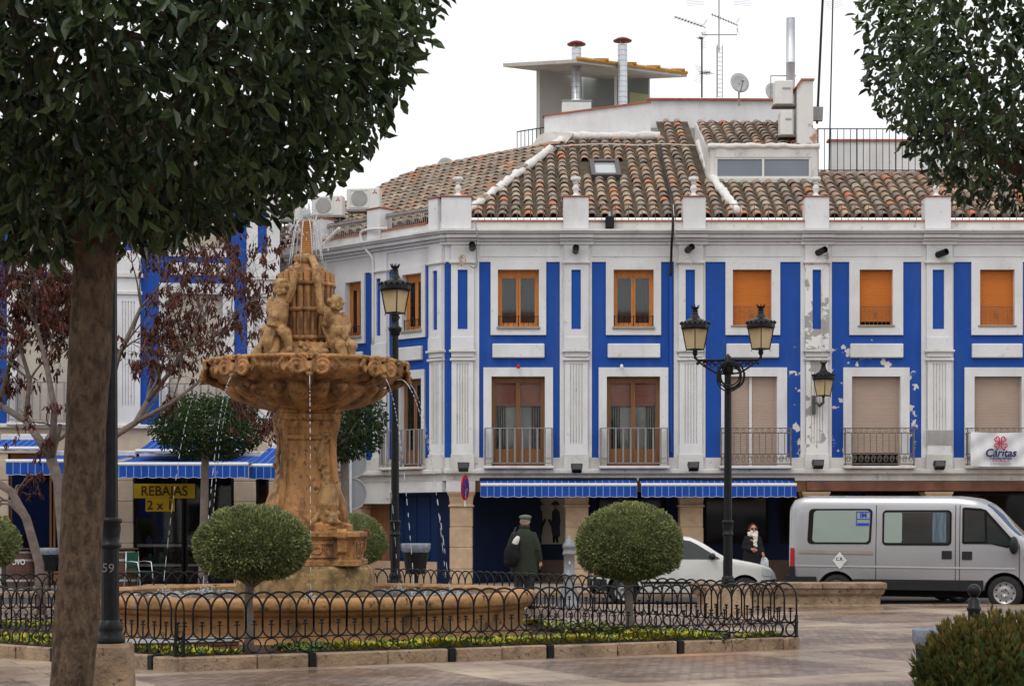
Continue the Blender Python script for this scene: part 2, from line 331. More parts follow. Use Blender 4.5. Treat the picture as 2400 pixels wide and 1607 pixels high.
struct(MB().box(-900, 900, -300, 1800, -1, RZ-.03).build('ground', EARTH))
struct(MB().box(-60, 60, -15, 35.0, RZ-.02, 0).build('plaza', PAVE))
struct(MB().box(-90, 90, 35.16, 41.3, RZ-.025, RZ).build('road', ASPH))
struct(MB().box(-60, 60, 41.46, 75, RZ-.02, .0).build('pavement', SIDEW))
def kerb_line(name, y):
    k = MB().box(-60, 60, y+.01, y+.14, RZ-.02, -.004).build(name, KERB); struct(k)
    me = MB().bbox(0, .985, 0, .16, RZ-.02, .012, .012).mesh('kerb_stone', KERB)
    for i in range(-14, 16): inst('kerb_stone', me, k, (i, y, 0))
kerb_line('kerb_plaza', 35.0); kerb_line('kerb_pavement', 41.3)

# ------------------------------------------------------------------ facade toolkit
D0 = 47.0
def zz(py): return EYE-(py-HY)*D0/F
class Fr:
    def __init__(s, ox, oy, deg, root):
        s.o = (ox, oy); s.c, s.s = math.cos(R(deg)), math.sin(R(deg))
        s.M = Matrix.Translation((ox-root.location.x, oy-root.location.y, 0)) @ Matrix.Rotation(R(deg), 4, 'Z')
    def u(s, px):
        k = (px-1200)/F; return (k*s.o[1]-s.o[0])/(s.c-k*s.s)
def corrugated(x0, x1, z0, z1, y, pitch=.045, amp=.008):
    mb = MB(); n = max(2, int((z1-z0)/pitch)); h = (z1-z0)/n
    for i in range(n):
        a = z0+i*h
        mb.face([(x0, y, a), (x1, y, a), (x1, y-amp, a+h*.25), (x0, y-amp, a+h*.25)])
        mb.face([(x0, y-amp, a+h*.25), (x1, y-amp, a+h*.25), (x1, y-amp, a+h*.8), (x0, y-amp, a+h*.8)])
        mb.face([(x0, y-amp, a+h*.8), (x1, y-amp, a+h*.8), (x1, y, a+h), (x0, y, a+h)])
    return mb
def folds(x0, x1, z0, z1, y, n=14, amp=.03):
    mb = MB(); k = n*3
    for i in range(k):
        a, b = x0+(x1-x0)*i/k, x0+(x1-x0)*(i+1)/k
        ya, yb = y+amp*math.sin(i*2.1), y+amp*math.sin((i+1)*2.1)
        mb.face([(a, ya, z0), (b, yb, z0), (b, yb, z1), (a, ya, z1)])
    return mb
def casement(root, fr, x0, x1, z0, z1, m, guard=True, box=.09, door=False, sill=True):
    M = fr.M; y = .13; t = .055
    f = MB().plate(x0, x1, z0, z1-box, [(x0+t, x1-t, z0+t, z1-box-t)], y, y+.07)
    w_ = f.build('balcony_door' if door else 'window', m, root, M)
    MB().box(x0, x1, y+.012, y+.06, z1-box, z1).build('roller_box', m, w_, M)
    cx = (x0+x1)/2; s = .05
    for a, b in ((x0+t, cx-.004), (cx+.004, x1-t)):
        q = .16 if door else 0
        MB().plate(a, b, z0+t, z1-box-t, [(a+s, b-s, z0+t+s+q*2.2, z1-box-t-s)], y+.012, y+.055).build('sash', m, w_, M)
        MB().box(a+s, b-s, y+.03, y+.036, z0+t+s+q*2.2, z1-box-t-s).build('pane', CLEAR, w_, M)
    if door:
        corrugated(x0+t, x1-t, z1-box-(z1-z0)*.30, z1-box, y+.13, .05).build('blind', BLIND, w_, M)
        folds(x0+t, x0+t+(x1-x0)*.22, z0, z1-box, y+.2, 5).build('curtain', CURTAIN, w_, M)
        folds(x1-t-(x1-x0)*.22, x1-t, z0, z1-box, y+.2, 5).build('curtain', CURTAIN, w_, M)
    else:
        folds(x0+t, x1-t, z0, z1-box, y+.16, 9).build('curtain', CURTAIN, w_, M)
    MB().box(x0-.1, x1+.1, y+.6, y+.62, z0-.1, z1+.1).build('room_backing', DARK, w_, M)
    if sill: MB().bbox(x0-.03, x1+.03, -.085, y-.001, z0-.075, z0-.002).build('sill', SIDEW, w_, M)
    if guard:
        g = MB(); zt = z0+.26
        g.tube([(x0, .03, zt), (x1, .03, zt)], .009, 5)
        n = 9
        for i in range(n):
            x = x0+.02+(x1-x0-.04)*i/(n-1); g.tube([(x, .03, z0), (x, .03, zt+.02)], .007 if i % 4 else .014, 5)
        g.build('window_guard', BLACK, w_, M)
    return w_
def rolled(root, fr, x0, x1, z0, z1, m, guard=False, gap=0, name='window', split=None):
    M = fr.M
    w_ = corrugated(x0+.03, x1-.03, z0+gap, z1, .12).build(name, m, root, M)
    MB().plate(x0, x1, z0, z1, [(x0+.032, x1-.032, z0+.02, z1-.02)], .09, .16).build('shutter_guide', m, w_, M)
    MB().box(x0, x1, .2, .22, z0, z1).build('room_backing', DARK, w_, M)
    if split is not None: MB().bbox(split-.035, split+.035, .075, .105, z0, z1, .004).build('mullion', WPLAS, w_, M)
    MB().bbox(x0-.05, x1+.05, -.08, .089, z0-.045, z0-.002).build('sill', SIDEW, w_, M)
    if guard:
        g = MB(); zt = z0+.48
        g.tube([(x0, .04, zt), (x1, .04, zt)], .007, 5)
        for i in range(8):
            x = x0+(x1-x0)*(i+.5)/8; g.tube([(x, .04, z0), (x, .04, zt)], .007, 5)
        g.tube([((x0+x1)/2, .03, z0+.2), ((x0+x1)/2, .03, z0+.34)], .02, 5)
        g.build('window_guard', RUST, w_, M)
    return w_
def balcony(root, fr, x0, x1, z0, h, ornate=False):
    M = fr.M; d = .26
    b = MB().bbox(x0-.04, x1+.04, -d-.05, -.052, z0-.07, z0, .015).build('balcony', WHITE2, root, M)
    t = MB(); r = .014
    for zt in ((h, .07) if not ornate else (h, h-.12, .3, .05)):
        t.tube([(x0, -.055, z0+zt), (x0, -d, z0+zt), (x1, -d, z0+zt), (x1, -.055, z0+zt)], r, 5)
    for x in (x0, x1): t.tube([(x, -d, z0), (x, -d, z0+h)], .018, 6)
    t.build('rail', IRON if not ornate else RUST, b, M)
    n = 9 if not ornate else 11
    if not ornate:
        me = MB().tube([(0, 0, .07), (0, 0, h)], .024, 6).mesh('baluster', IRON)
    else:
        me = MB().tube([(0, 0, .3), (0, 0, h-.12)], .010, 5).mesh('baluster', RUST)
    for i in range(1, n):
        o = inst('baluster', me, b); o.matrix_local = M @ Matrix.Translation((x0+(x1-x0)*i/n, -d, z0))
    for s in range(1, 3):
        o = inst('baluster', me, b); o.matrix_local = M @ Matrix.Translation((x0, -.055-(d-.055)*s/3, z0))
        o = inst('baluster', me, b); o.matrix_local = M @ Matrix.Translation((x1, -.055-(d-.055)*s/3, z0))
    if ornate:
        sc_ = MB()
        for i in range(n):
            cx = x0+(x1-x0)*(i+.5)/n; w2 = (x1-x0)/n*.5
            sc_.tube([(cx+w2*.75*math.cos(a*.45)*(1-a*.03), -d, z0+.175+.1*math.sin(a*.45)*(1-a*.03)) for a in range(0, 22)], .009, 4)
            sc_.tube([(cx+.04*math.cos(a*.7), -d, z0+h-.06+.04*math.sin(a*.7)) for a in range(10)], .006, 4)
        stuff(sc_.build('scrollwork', RUST, b, M))
    return b
WORN = mat('flaking_plaster', (.72, .71, .69), .85, .05, 2, .2, 20, stain=[((.30, .28, .26), .545, .56, 1.9, .9)])
Z_BW = (1072, 1112)   # white skirt
def pilaster(root, fr, p0, p1, inset, it=(633, 772)):
    U = fr.u; M = fr.M; x0, x1 = U(p0), U(p1); cx = (x0+x1)/2
    mb = MB(); ia, ib = U(inset[0]), U(inset[1])
    mb.plate(x0, x1, zz(790), zz(574), [(ia, ib, zz(it[1]), zz(it[0]))], -.1, .01)
    w2 = x1-x0; hol = []
    for k in range(5):
        gx = cx+(k-2)*w2*.115; hol.append((gx-w2*.028, gx+w2*.028, zz(1040), zz(852)))
    mb.plate(x0+.02, x1-.02, zz(1064), zz(846), hol, -.095, .01)
    p = mb.build('pilaster', WORN if 1880 < p0 < 1890 else WHITE, root, M)
    MB().box(ia, ib, -.055, .012, zz(it[1]), zz(it[0])).build('inset_panel', BLUE2, p, M)
    MB().box(x0+.02, x1-.02, -.072, .013, zz(1041), zz(851)).build('flute_bed', WHITE2, p, M)
    MB().bbox(x0-.005, x1+.005, -.13, .014, zz(820), zz(790.4)).build('pilaster_block', WORN if 1880 < p0 < 1890 else WHITE, p, M)
    MB().bbox(x0-.05, x1+.05, -.17, .015, zz(826), zz(820.3)).build('moulding', WHITE2, p, M)
    MB().bbox(x0+.005, x1-.005, -.115, .016, zz(837), zz(826.3)).build('moulding', WHITE, p, M)
    MB().bbox(x0-.03, x1+.03, -.15, .017, zz(846), zz(840), .015).build('moulding', WHITE2, p, M)
    MB().bbox(x0-.05, x1+.05, -.15, .018, zz(619), zz(613), .015).build('moulding', WHITE2, p, M)
    MB().bbox(x0-.01, x1+.01, -.125, .019, zz(1099), zz(1064.3)).build('pilaster_base', WHITE2, p, M)
    return p
def bay(root, fr, us, uo, pn, ls, lo, kind, guard=True, ornate=False, gap=0, split=None, bal=None):
    U = fr.u; M = fr.M
    a, b = U(uo[0]), U(uo[1]); c, d = U(lo[0]), U(lo[1])
    MB().plate(U(us[0]), U(us[1]), zz(785), zz(614.3), [(a, b, zz(765), zz(632))], -.05, .125).build('window_surround', WHITE, root, M)
    MB().plate(U(ls[0]), U(ls[1]), zz(1072.3), zz(861), [(c, d, zz(1080), zz(882))], -.05, .125).build('window_surround', WHITE, root, M)
    MB().bbox(U(pn[0]), U(pn[1]), -.09, .01, zz(838.5), zz(805.5), .018).build('spandrel_panel', WHITE, root, M)
    if kind == 'wood':
        casement(root, fr, a, b, zz(765), zz(632), WOOD)
        casement(root, fr, c, d, zz(1093), zz(882), WOODB, guard=False, door=True, box=.05, sill=False)
    else:
        rolled(root, fr, a, b, zz(762), zz(634), SHUT_O, True, gap)
        rolled(root, fr, c, d, zz(1093), zz(883), SHUT_B, False, .35 if ornate == 2 else .02, 'balcony_door', split)
    q = bal or (ls[0]+4, ls[1]-2)
    balcony(root, fr, U(q[0]), U(q[1]), zz(1092), .95, bool(ornate))
def cornice_run(mb, x0, x1, off=0, dz=0):
    prof = [(.35, 0), (-.07, 0), (-.07, .06), (-.04, .062), (-.04, .078), (-.12, .08), (-.15, .128), (-.11, .13), (-.11, .15), (-.24, .152), (-.24, .225), (-.20, .228), (-.20, .245), (-.29, .248), (-.34, .30), (-.38, .302), (-.38, .345), (.35, .345)]
    mb.prism([(y-off if y < .3 else y, zz(574)+z+dz) for y, z in prof], x0, x1, 'x')

# ------------------------------------------------------------------ the blue and white corner house
house = thing('corner_house', 'two storey blue and white house with arcade, balconies and tiled roof, at the street corner', 'building', (0, D0, 0))
FRONT = Fr(0, D0, 0, house)
X0 = FRONT.u(1042); WING = Fr(X0, D0, math.degrees(math.atan2(-1, 1.04)), house)
XR = FRONT.u(2620)
bays = [
 dict(us=(1150,1280), uo=(1167,1263), pn=(1154,1276), ls=(1133,1296), lo=(1152,1277), kind='wood'),
 dict(us=(1420,1549), uo=(1438,1532), pn=(1424,1547), ls=(1403,1566), lo=(1422,1547), kind='wood'),
 dict(us=(1700,1828), uo=(1717,1808), pn=(1702,1825), ls=(1690,1844), lo=(1712,1821), kind='roll', ornate=1, split=None, bal=(1688,1850)),
 dict(us=(1990,2116), uo=(2014,2092), pn=(1992,2116), ls=(1976,2131), lo=(1996,2110), kind='roll', ornate=2, gap=.1, bal=(1977,2137)),
 dict(us=(2276,2396), uo=(2296,2377), pn=(2277,2395), ls=(2260,2412), lo=(2283,2394), kind='roll', ornate=1, bal=(2262,2420)),
]
blues = [(1123,1312), (1387,1579), (1653,1876), (1949,2159), (2234,2436)]
bays[2]['split'] = FRONT.u(1760)
def upper_wall(fr, x0, x1, bs, name='wall'):
    U = fr.u; h = []
    for b in bs: h += [(U(b['uo'][0]), U(b['uo'][1]), zz(765), zz(632)), (U(b['lo'][0]), U(b['lo'][1]), zz(1093), zz(882))]
    g = [(U(b['us'][0])+.05, U(b['us'][1])-.05, zz(780), zz(618)) for b in bs]+[(U(b['ls'][0])+.05, U(b['ls'][1])-.05, zz(1093), zz(866)) for b in bs]
    MB().plate(x0, x1, zz(1112), zz(574.2), g, 0, .32).build(name, BLUE, house, fr.M)
    MB().plate(x0, x1, zz(1112.2), zz(1072), [(q[0], q[1], q[2]-.001, q[3]) for q in h[1::2]], -.03, .125).build('wall_skirt', WHITE2, house, fr.M)
    MB().box(x0, x1, -.03, .0115, zz(614), zz(574.3)).build('frieze', WHITE, house, fr.M)
    MB().bbox(x0-.02, x1, -.16, .01, zz(1110), zz(1099.2), .02).build('string_course', WHITE2, house, fr.M)
    MB().box(x0, x1, -.02, .31, zz(1126), zz(1112.4)).build('arcade_lintel', WHITE2, house, fr.M)
upper_wall(FRONT, X0, XR, bays)
for b in bays: bay(house, FRONT, **b)
for i in range(5):                                        # raised frieze panel over every bay
    a, b = blues[i]
    MB().box(FRONT.u(a), FRONT.u(b), -.045, .012, zz(602), zz(577)).build('frieze_panel', WHITE, house, FRONT.M)
edges = [(1058, blues[0][0])]+[(blues[i][1], blues[i+1][0]) for i in range(4)]+[(blues[4][1], 2508)]
pils = [((1057.5,1111), (1073,1096)), ((1322,1379), (1339,1361)), ((1590,1647), (1606,1628)), ((1886,1941), (1903,1923)), ((2170,2230), (2184,2211)), ((2444,2502), (2462,2484))]
for (a, b), (p, ins) in zip(edges, pils):
    MB().box(FRONT.u(a), FRONT.u(b), -.03, .012, zz(1071.8), zz(614.2)).build('wall_band', WHITE, house, FRONT.M)
    pilaster(house, FRONT, p[0], p[1], ins)
    mb = MB(); cornice_run(mb, FRONT.u(p[0]-10), FRONT.u(p[1]+10), .075, -.004); mb.build('cornice_block', WHITE, house, FRONT.M)
# wing that runs back from the corner along the side street
wb = [dict(us=(922,999), uo=(945,990), pn=(934,992), ls=(925,997), lo=(939,990), kind='wood', bal=(907,998)),
      dict(us=(788,857), uo=(812,849), pn=(797,852), ls=(786,858), lo=(803,849), kind='wood', bal=(784,860)),
      dict(us=(672,733), uo=(690,722), pn=(676,730), ls=(668,738), lo=(685,725), kind='wood', bal=(667,738))]
XW = -9.2
upper_wall(WING, XW, -.001, wb)
for b in wb: bay(house, WING, **b)
for (a, b), (p, ins) in zip([(1009.5, 1042), (876, 913), (742, 776)], [((1011,1041), (1021,1031)), ((878,912), (888,898)), ((745,773), (754,764))]):
    MB().box(WING.u(a), WING.u(b)-(.002 if a > 1000 else 0), -.03, .012, zz(1071.8), zz(614.2)).build('wall_band', WHITE, house, WING.M)
    pilaster(house, WING, p[0], p[1], ins)
mb = MB(); cornice_run(mb, X0-.12, XR); mb.build('cornice', WHITE, house, FRONT.M)
mb = MB(); cornice_run(mb, XW, .12, 0, -.003); mb.build('cornice', WHITE, house, WING.M)
# parapet
MB().box(X0-.05, XR, -.16, .16, zz(543)+.01, zz(522)).build('parapet', WHITE2, house, FRONT.M)
MB().box(XW, .05, -.155, .155, zz(543)+.012, zz(522)-.002).build('parapet', WHITE2, house, WING.M)
MB().box(X0+.4, XR, -.19, .19, zz(522)+.001, zz(518)).build('parapet_coping', TERRA, house, FRONT.M)
MB().box(XW, -.5, -.19, .19, zz(522), zz(518)-.003).build('parapet_coping', TERRA, house, WING.M)
piers = [(1035, 1105), (1320, 1379), (1599, 1652), (1884, 1940), (2164, 2224), (2446, 2502)]
def urn(root, loc, M):
    u = MB().lathe([(0, 0), (.13, 0), (.13, .04), (.07, .06), (.05, .12), (.085, .2), (.09, .24), (.05, .3), (.045, .34), (.075, .36), (.05, .38)], 12).mesh('urn_finial', WPLAS, smooth=True)
    o = inst('urn_finial', u, root); o.matrix_local = M @ Matrix.Translation(loc)
    b = MB().lathe([(.045, .37), (.10, .42), (.13, .47), (.11, .475), (.12, .51), (.06, .5), (0, .52)], 12, mod=lambda a, r, z: 1+.08*math.cos(6*a)).mesh('urn_bowl', WPLAS, smooth=True)
    q = inst('urn_bowl', b, o)
for k, (a, b) in enumerate(piers):
    x0, x1 = FRONT.u(a), FRONT.u(b)
    p = MB().bbox(x0, x1, -.24, .24, zz(540), zz(465), .015).build('parapet_pier', WHITE, house, FRONT.M)
    MB().box(x0-.03, x1+.03, -.27, .27, zz(465), zz(462.5)).build('pier_coping', TERRA, p, FRONT.M)
    urn(house, ((x0+x1)/2 if k else x0+.42, 0, zz(462.5)), FRONT.M)
wp = [(1019, 1045), (875, 905), (742, 768)]
for (a, b) in wp:
    x0, x1 = WING.u(a), WING.u(b); x1 = min(x1, -.02)
    p = MB().bbox(x0, x1, -.235, .235, zz(540), zz(466), .015).build('parapet_pier', WHITE, house, WING.M)
    MB().box(x0-.03, x1+.03, -.265, .265, zz(466), zz(463.5)).build('pier_coping', TERRA, p, WING.M)
def railing(fr, x0, x1, n, m=RUST, double=False):
    g = MB(); zt = zz(479)
    g.tube([(x0, 0, zt), (x1, 0, zt)], .014, 5)
    for i in range(1, n): 
        x = x0+(x1-x0)*i/n; g.tube([(x, 0, zz(519)), (x, 0, zt)], .009 if not double else .013, 4)
    if double:
        g.tube([(x0, 0, zt-.12), (x1, 0, zt-.12)], .01, 4)
        for i in range(n): g.ell((x0+(x1-x0)*(i+.5)/n, 0, zt-.06), .04, 6, 4)
    g.build('parapet_railing', m, house, fr.M)
for i in range(5): railing(FRONT, FRONT.u(piers[i][1]), FRONT.u(piers[i+1][0]), 14)
railing(WING, WING.u(905), WING.u(1019), 24, IRON, True); railing(WING, WING.u(768), WING.u(875), 24, IRON, True); railing(WING, XW, WING.u(742), 16, IRON, True)
# arcade: columns of squared blocks, ceiling, inner walls
def column(fr, px, w2=.29, ztop=None):
    x = fr.u(px); M = fr.M; zt = zz(1152) if ztop is None else ztop
    c = MB().box(x-w2+.02, x+w2-.02, .0, .54, 0, zt-.01).build('arcade_column', STONE, house, M)
    zs = [0, .38, .93, 1.45, zz(1187)]
    for i in range(4):
        e = random.Random(i+int(px)).uniform(-.008, .008)
        MB().bbox(x-w2+e, x+w2+e, -.02, .56, zs[i]+.004, zs[i+1]-.006, .016).build('stone_block', STONE, c, M)
    MB().bbox(x-w2-.035, x+w2+.035, -.055, .595, zz(1187)-.004, zz(1182), .015).build('capital_band', STONE, c, M)
    cap = MB(); z0 = zz(1182)
    prof = [(.0, z0), (.0, z0+.05), (.02, z0+.2), (.06, z0+.28), (.07, zt)]
    for i in range(4):
        a, b = prof[i], prof[i+1]
        def ring(p): return [(x-w2-p[0], -.02-p[0], p[1]), (x+w2+p[0], -.02-p[0], p[1]), (x+w2+p[0], .56+p[0], p[1]), (x-w2-p[0], .56+p[0], p[1])]
        ra, rb = ring(a), ring(b)
        for k in range(4): cap.face([ra[k], ra[(k+1) % 4], rb[(k+1) % 4], rb[k]])
    cap.face(ring(prof[-1])); cap.build('capital', STONE, c, M)
for p in (1081, 1352, 1621, 1912, 2200, 2474): column(FRONT, p)
MB().box(FRONT.u(1046), FRONT.u(1114), -.07, .5, zz(1152)+.002, zz(1126.4)).build('lintel_block', WHITE, house, FRONT.M)
for a, b in ((1114.3, 1890),): MB().box(FRONT.u(a), FRONT.u(b), .02, .5, zz(1152)+.004, zz(1126.5)).build('arcade_beam', WOODB, house, FRONT.M)
MB().bbox(FRONT.u(1890.4), XR, -.04, .5, zz(1150), zz(1128), .012).build('arcade_beam', mat('red_brown_beam', (.17, .075, .05), .7, .35, 2, .4, 20), house, FRONT.M)
MB().box(X0+.1, XR, .33, 3.4, zz(1126), zz(1120)).build('arcade_ceiling', WHITE2, house, FRONT.M)
YB = 3.2; DB = D0+YB
def xb(px): return (px-1200)*DB/F
MB().box(X0+2.2, XR, YB, YB+.2, .001, zz(1120)).build('arcade_back_wall', NAVY, house)
MB().box(X0+2.2, XR, YB-.04, YB-.002, .002, .55).build('plinth', mat('brown_plinth', (.17, .12, .09), .8, .2, 3), house)
shopdark = mat('shop_glass', (.010, .010, .011), .08, .3, 2)
for a, b in ((1090, 1222), (1400, 1560), (1650, 1800), (1830, 1990), (2020, 2180), (2230, 2420)):
    f = MB().plate(xb(a), xb(b), 1.0, 2.45, [(xb(a)+.06, xb(b)-.06, 1.06, 2.39)], YB-.05, YB-.001).build('shop_window', DARK, house)
    MB().box(xb(a)+.06, xb(b)-.06, YB-.02, YB-.002, 1.06, 2.39).build('pane', shopdark, f)
# painted tile picture of two soldiers on the arcade wall
pic = thing('wall_picture', 'pale tiled wall picture of two standing soldiers inside the arcade', 'picture', (xb(1280), DB, 0))
MB().box(-.55, .55, -.06, -.012, .98, 2.3).build('picture_ground', mat('pale_tiles', (.42, .40, .34), .4, .06, 5), pic)
blk = mat('dark_figure_paint', (.03, .035, .05), .5, .3, 12); skn = mat('figure_face_paint', (.3, .2, .14), .5)
for cx, s in ((-.2, 1), (.25, -1)):
    MB().prism([(cx+s*x, z) for x, z in ((-.13,1.2),(-.05,1.16),(.08,1.2),(.12,1.45),(.2,1.62),(.17,1.68),(.1,1.6),(.09,1.86),(.03,1.93),(-.04,1.93),(-.11,1.86),(-.14,1.6),(-.12,1.45))], -.066, -.061).build('soldier_coat', blk, pic)
    MB().prism([(cx+x, z) for x, z in ((-.07,1.02),(-.01,1.02),(0,1.16),(.02,1.02),(.08,1.02),(.07,1.21),(-.08,1.19))], -.066, -.061).build('soldier_boots', DARK, pic)
    MB().prism([(cx+.055*math.cos(a*.6), 1.99+.065*math.sin(a*.6)) for a in range(10)], -.067, -.062).build('soldier_face', skn, pic)
    MB().prism([(cx+x, z) for x, z in ((-.12,2.03),(.12,2.03),(.09,2.10),(0,2.16),(-.09,2.10))], -.068, -.063).build('soldier_hat', blk, pic)
# side wing, ground floor: white lintel, blue boarding, tan panel
WGY = .35; WBLUE = mat('dark_blue_boards', (.005, .02, .075), .5, .1, 3)
MB().box(WING.u(915), -.06, -.04, .3, zz(1152), zz(1126.6)).build('wing_lintel', WHITE, house, WING.M)
MB().box(XW, WING.u(915)-.002, -.02, .3, zz(1178), zz(1126.7)).build('wing_lintel', WHITE2, house, WING.M)
MB().box(WING.u(890), -.6, WGY, WGY+.1, .55, zz(1152)).build('wing_boarding', WBLUE, house, WING.M)
for i in range(6):
    xa = WING.u(890)+.1+i*.5
    if xa < -1: MB().bbox(xa, xa+.46, WGY-.03, WGY-.001, .62, 2.25, .01).build('board', WBLUE, house, WING.M)
MB().box(XW, -.6, WGY-.05, WGY+.12, .002, .55).build('plinth', STONE, house, WING.M)
MB().box(XW, WING.u(890)-.003, WGY, WGY+.1, .55, zz(1178)).build('wing_panel', WOODB, house, WING.M)
MB().box(-.6, -.02, .32, 3.6, .003, zz(1126.8)).build('wing_return', NAVY, house, WING.M)
column(WING, 828, .3)
# body of the house and terrace level behind the parapet
flat = mat('roof_underlay', (.2, .16, .13), .9)
MB().prism([(X0+.1, .34), (XR-.1, .34), (XR-.1, 12), (-2.5, 12), (-6.5, 6.6), (X0-6.0, 5.9)], 2.8, 9.27, 'z').build('house_core', WHITE2, house)
# ------------------------------------------------------------------ tiled roofs
SL = .498
def zA(x, y): return 9.33+SL*(y-47.3)
tile_tab = []
def tile_geo(rnd):
    mb = MB(); mb.cur = rnd; n = 5; L_ = .50
    lo, hi = [], []
    for k in range(n+1):
        a = math.pi*k/n
        lo.append((.125*math.cos(a), 0, .108*math.sin(a)+.014)); hi.append((.10*math.cos(a), L_, .086*math.sin(a)-.02))
    li = [(x*.84, y, z*.84-.002) for x, y, z in lo]
    for k in range(n):
        mb.face([lo[k], lo[k+1], hi[k+1], hi[k]]); mb.face([li[k], li[k+1], lo[k+1], lo[k]])
    return mb
geos = [tile_geo((i+.5)/12) for i in range(12)]
roof = MB()
def poly3(pl, zf, dz=0): return [(x, y-D0, zf(x, y)+dz) for x, y in pl]
A1 = [(-1.25,47.3),(15.2,47.3),(15.2,50.7),(8.35,50.7),(8.35,50.25),(5.3,50.25),(5.3,56.0),(4.34,56.0),(4.34,54.1),(1.55,54.1),(1.15,53.0)]
def inside(x, y, pl):
    c = False; n = len(pl)
    for i in range(n):
        (x1, y1), (x2, y2) = pl[i], pl[(i+1) % n]
        if (y1 > y) != (y2 > y) and x < (x2-x1)*(y-y1)/(y2-y1)+x1: c = not c
    return c
def zB(x, y): return 11.72+.42*(y-50.3)
B1 = [(5.35,50.2),(8.3,50.2),(8.3,53.7),(5.35,53.7)]
bm_quads = [[(-1.25,47.3),(5.3,47.3),(5.3,53.0),(1.15,53.0)], [(1.15,53.0),(5.3,53.0),(5.3,54.1),(1.55,54.1)], [(4.34,54.1),(5.3,54.1),(5.3,56),(4.34,56)],
            [(5.3,47.3),(8.35,47.3),(8.35,50.25),(5.3,50.25)], [(8.35,47.3),(15.2,47.3),(15.2,50.7),(8.35,50.7)]]
for q in bm_quads: roof.face(poly3(q, zA))
roof.face(poly3(B1, zB))
# wing plane (distance w from the wing wall, length l along it)
ex, ey = .7207, -.6931; nx_, ny_ = .6931, .7207
def wpt(l, q): return (X0+ex*l+nx_*q, D0+ey*l+ny_*q)
def zW(q): return 9.33+SL*(q-.3)
wq = [wpt(XW, .3), wpt(.15, .3), wpt(2.62-6.2*.0, 6.3), wpt(XW+1.0, 6.3)]
hip_l = 2.45
wq[2] = wpt(-2.05, 6.2)
# hip top shared by both planes
HT = (1.15, 53.0)
roof.face([(*[a-b for a, b in zip(wpt(XW, .3), (0, D0))], zW(.3)), (*[a-b for a, b in zip((-1.25, 47.3), (0, D0))], 9.33), (HT[0], HT[1]-D0, zA(*HT)), (*[a-b for a, b in zip(wpt(-7.6, 6.25), (0, D0))], zW(6.25))])
ro = roof.build('roof', MOSS_SHADE, house)
sky_hole = (FRONT, )
cand = []
rr = random.Random(5)
def put(x, y, zf, ang, rz):
    cand.append((y*y+x*x, Matrix.Translation((x, y-D0, zf)) @ Matrix.Rotation(rz, 4, 'Z') @ Matrix.Rotation(ang, 4, 'X')))
SP, EX = .325, .405
aA = math.atan(SL); aB = math.atan(.42)
SKX = ((1383-1200)*51.2/F, (1452-1200)*51.2/F)
x = -1.2
while x < 15.1:
    k = 0
    while True:
        y = 47.28+k*EX*math.cos(aA); k += 1
        if y > 55.9: break
        if not inside(x, y+.12, A1) or (y > 53.9 and x < 4.3): continue
        if SKX[0]-.12 < x < SKX[1]+.12 and 50.2 < y < 51.75: continue
        put(x+rr.uniform(-.012, .012), y+rr.uniform(-.015, .015), zA(x, y)+.02+rr.uniform(-.004, .006), aA+R(rr.uniform(-1, 1)), R(rr.uniform(-3, 3)))
    x += SP
x = 5.45
while x < 8.25:
    k = 0
    while True:
        y = 50.22+k*EX*math.cos(aB); k += 1
        if y > 53.5: break
        put(x+rr.uniform(-.012, .012), y, zB(x, y)+.02, aB+R(rr.uniform(-1, 1)), R(rr.uniform(-3, 3)))
    x += SP
cand.sort(key=lambda c: c[0])
tmesh = [g.mesh('roof_tile', TILE, attr=True, smooth=False) for g in geos]
for i, (d, M) in enumerate(cand[:300]):
    o = inst('roof_tile', tmesh[rr.choice((0,1,2,3,4,5,6,7,8,9,10,11,0,1,2,4,5,7,9,11))], ro); o.matrix_local = M
mbf = MB()
def bake_tile(M):
    g = geos[rr.choice((0,1,2,3,4,5,6,7,8,9,10,11,0,1,2,4,5,7,9,11))]
    n = len(mbf.v); mbf.v += [tuple(M @ Vector(v)) for v in g.v]; mbf.f += [tuple(i+n for i in f) for f in g.f]; mbf.r += g.r
for d, M in cand[300:]: bake_tile(M)
wr = R(-43.9)
l = XW+.1
while l < 3.6:
    k = 0
    while True:
        q = .28+k*EX*math.cos(aA); k += 1
        if q > 6.1: break
        px_, py_ = wpt(l, q)
        hx = -1.25+(HT[0]+1.25)*(py_-47.3)/5.7                    # stay left of the hip line
        if px_ > hx-.1 or l < XW+ (q/6.2)*1.5: continue
        bake_tile(Matrix.Translation((px_, py_-D0, zW(q)+.02+rr.uniform(-.004, .008))) @ Matrix.Rotation(wr+R(rr.uniform(-4, 4)), 4, 'Z') @ Matrix.Rotation(aA+R(rr.uniform(-1, 1)), 4, 'X'))
    l += SP
# ridge tiles along the wing ridge
for i in range(24):
    px_, py_ = wpt(-7.6+i*.34*1.0, 6.25)
    if px_ > HT[0]: break
    bake_tile(Matrix.Translation((px_, py_-D0, zW(6.25)+.03)) @ Matrix.Rotation(wr-R(90), 4, 'Z'))
stuff(mbf.build('roof_tile_field', TILE, ro, attr=True, fix=False))
def lumpy(pts, r, name, m=MORTAR, n=7, seed=1, flat_=1):
    q = random.Random(seed); pp = []
    for a, b in zip(pts, pts[1:]):
        a, b = Vector(a), Vector(b); k = max(2, int((b-a).length/.16))
        pp += [a.lerp(b, i/k) for i in range(k)]
    pp.append(Vector(pts[-1])); pp = [p+Vector((q.uniform(-.02, .02), q.uniform(-.02, .02), q.uniform(-.02, .02))) for p in pp]
    return MB().tube(pp, [r*q.uniform(.8, 1.2) for _ in pp], n).build(name, m, house, smooth=True)
def rel(x, y, z): return (x, y-D0, z)
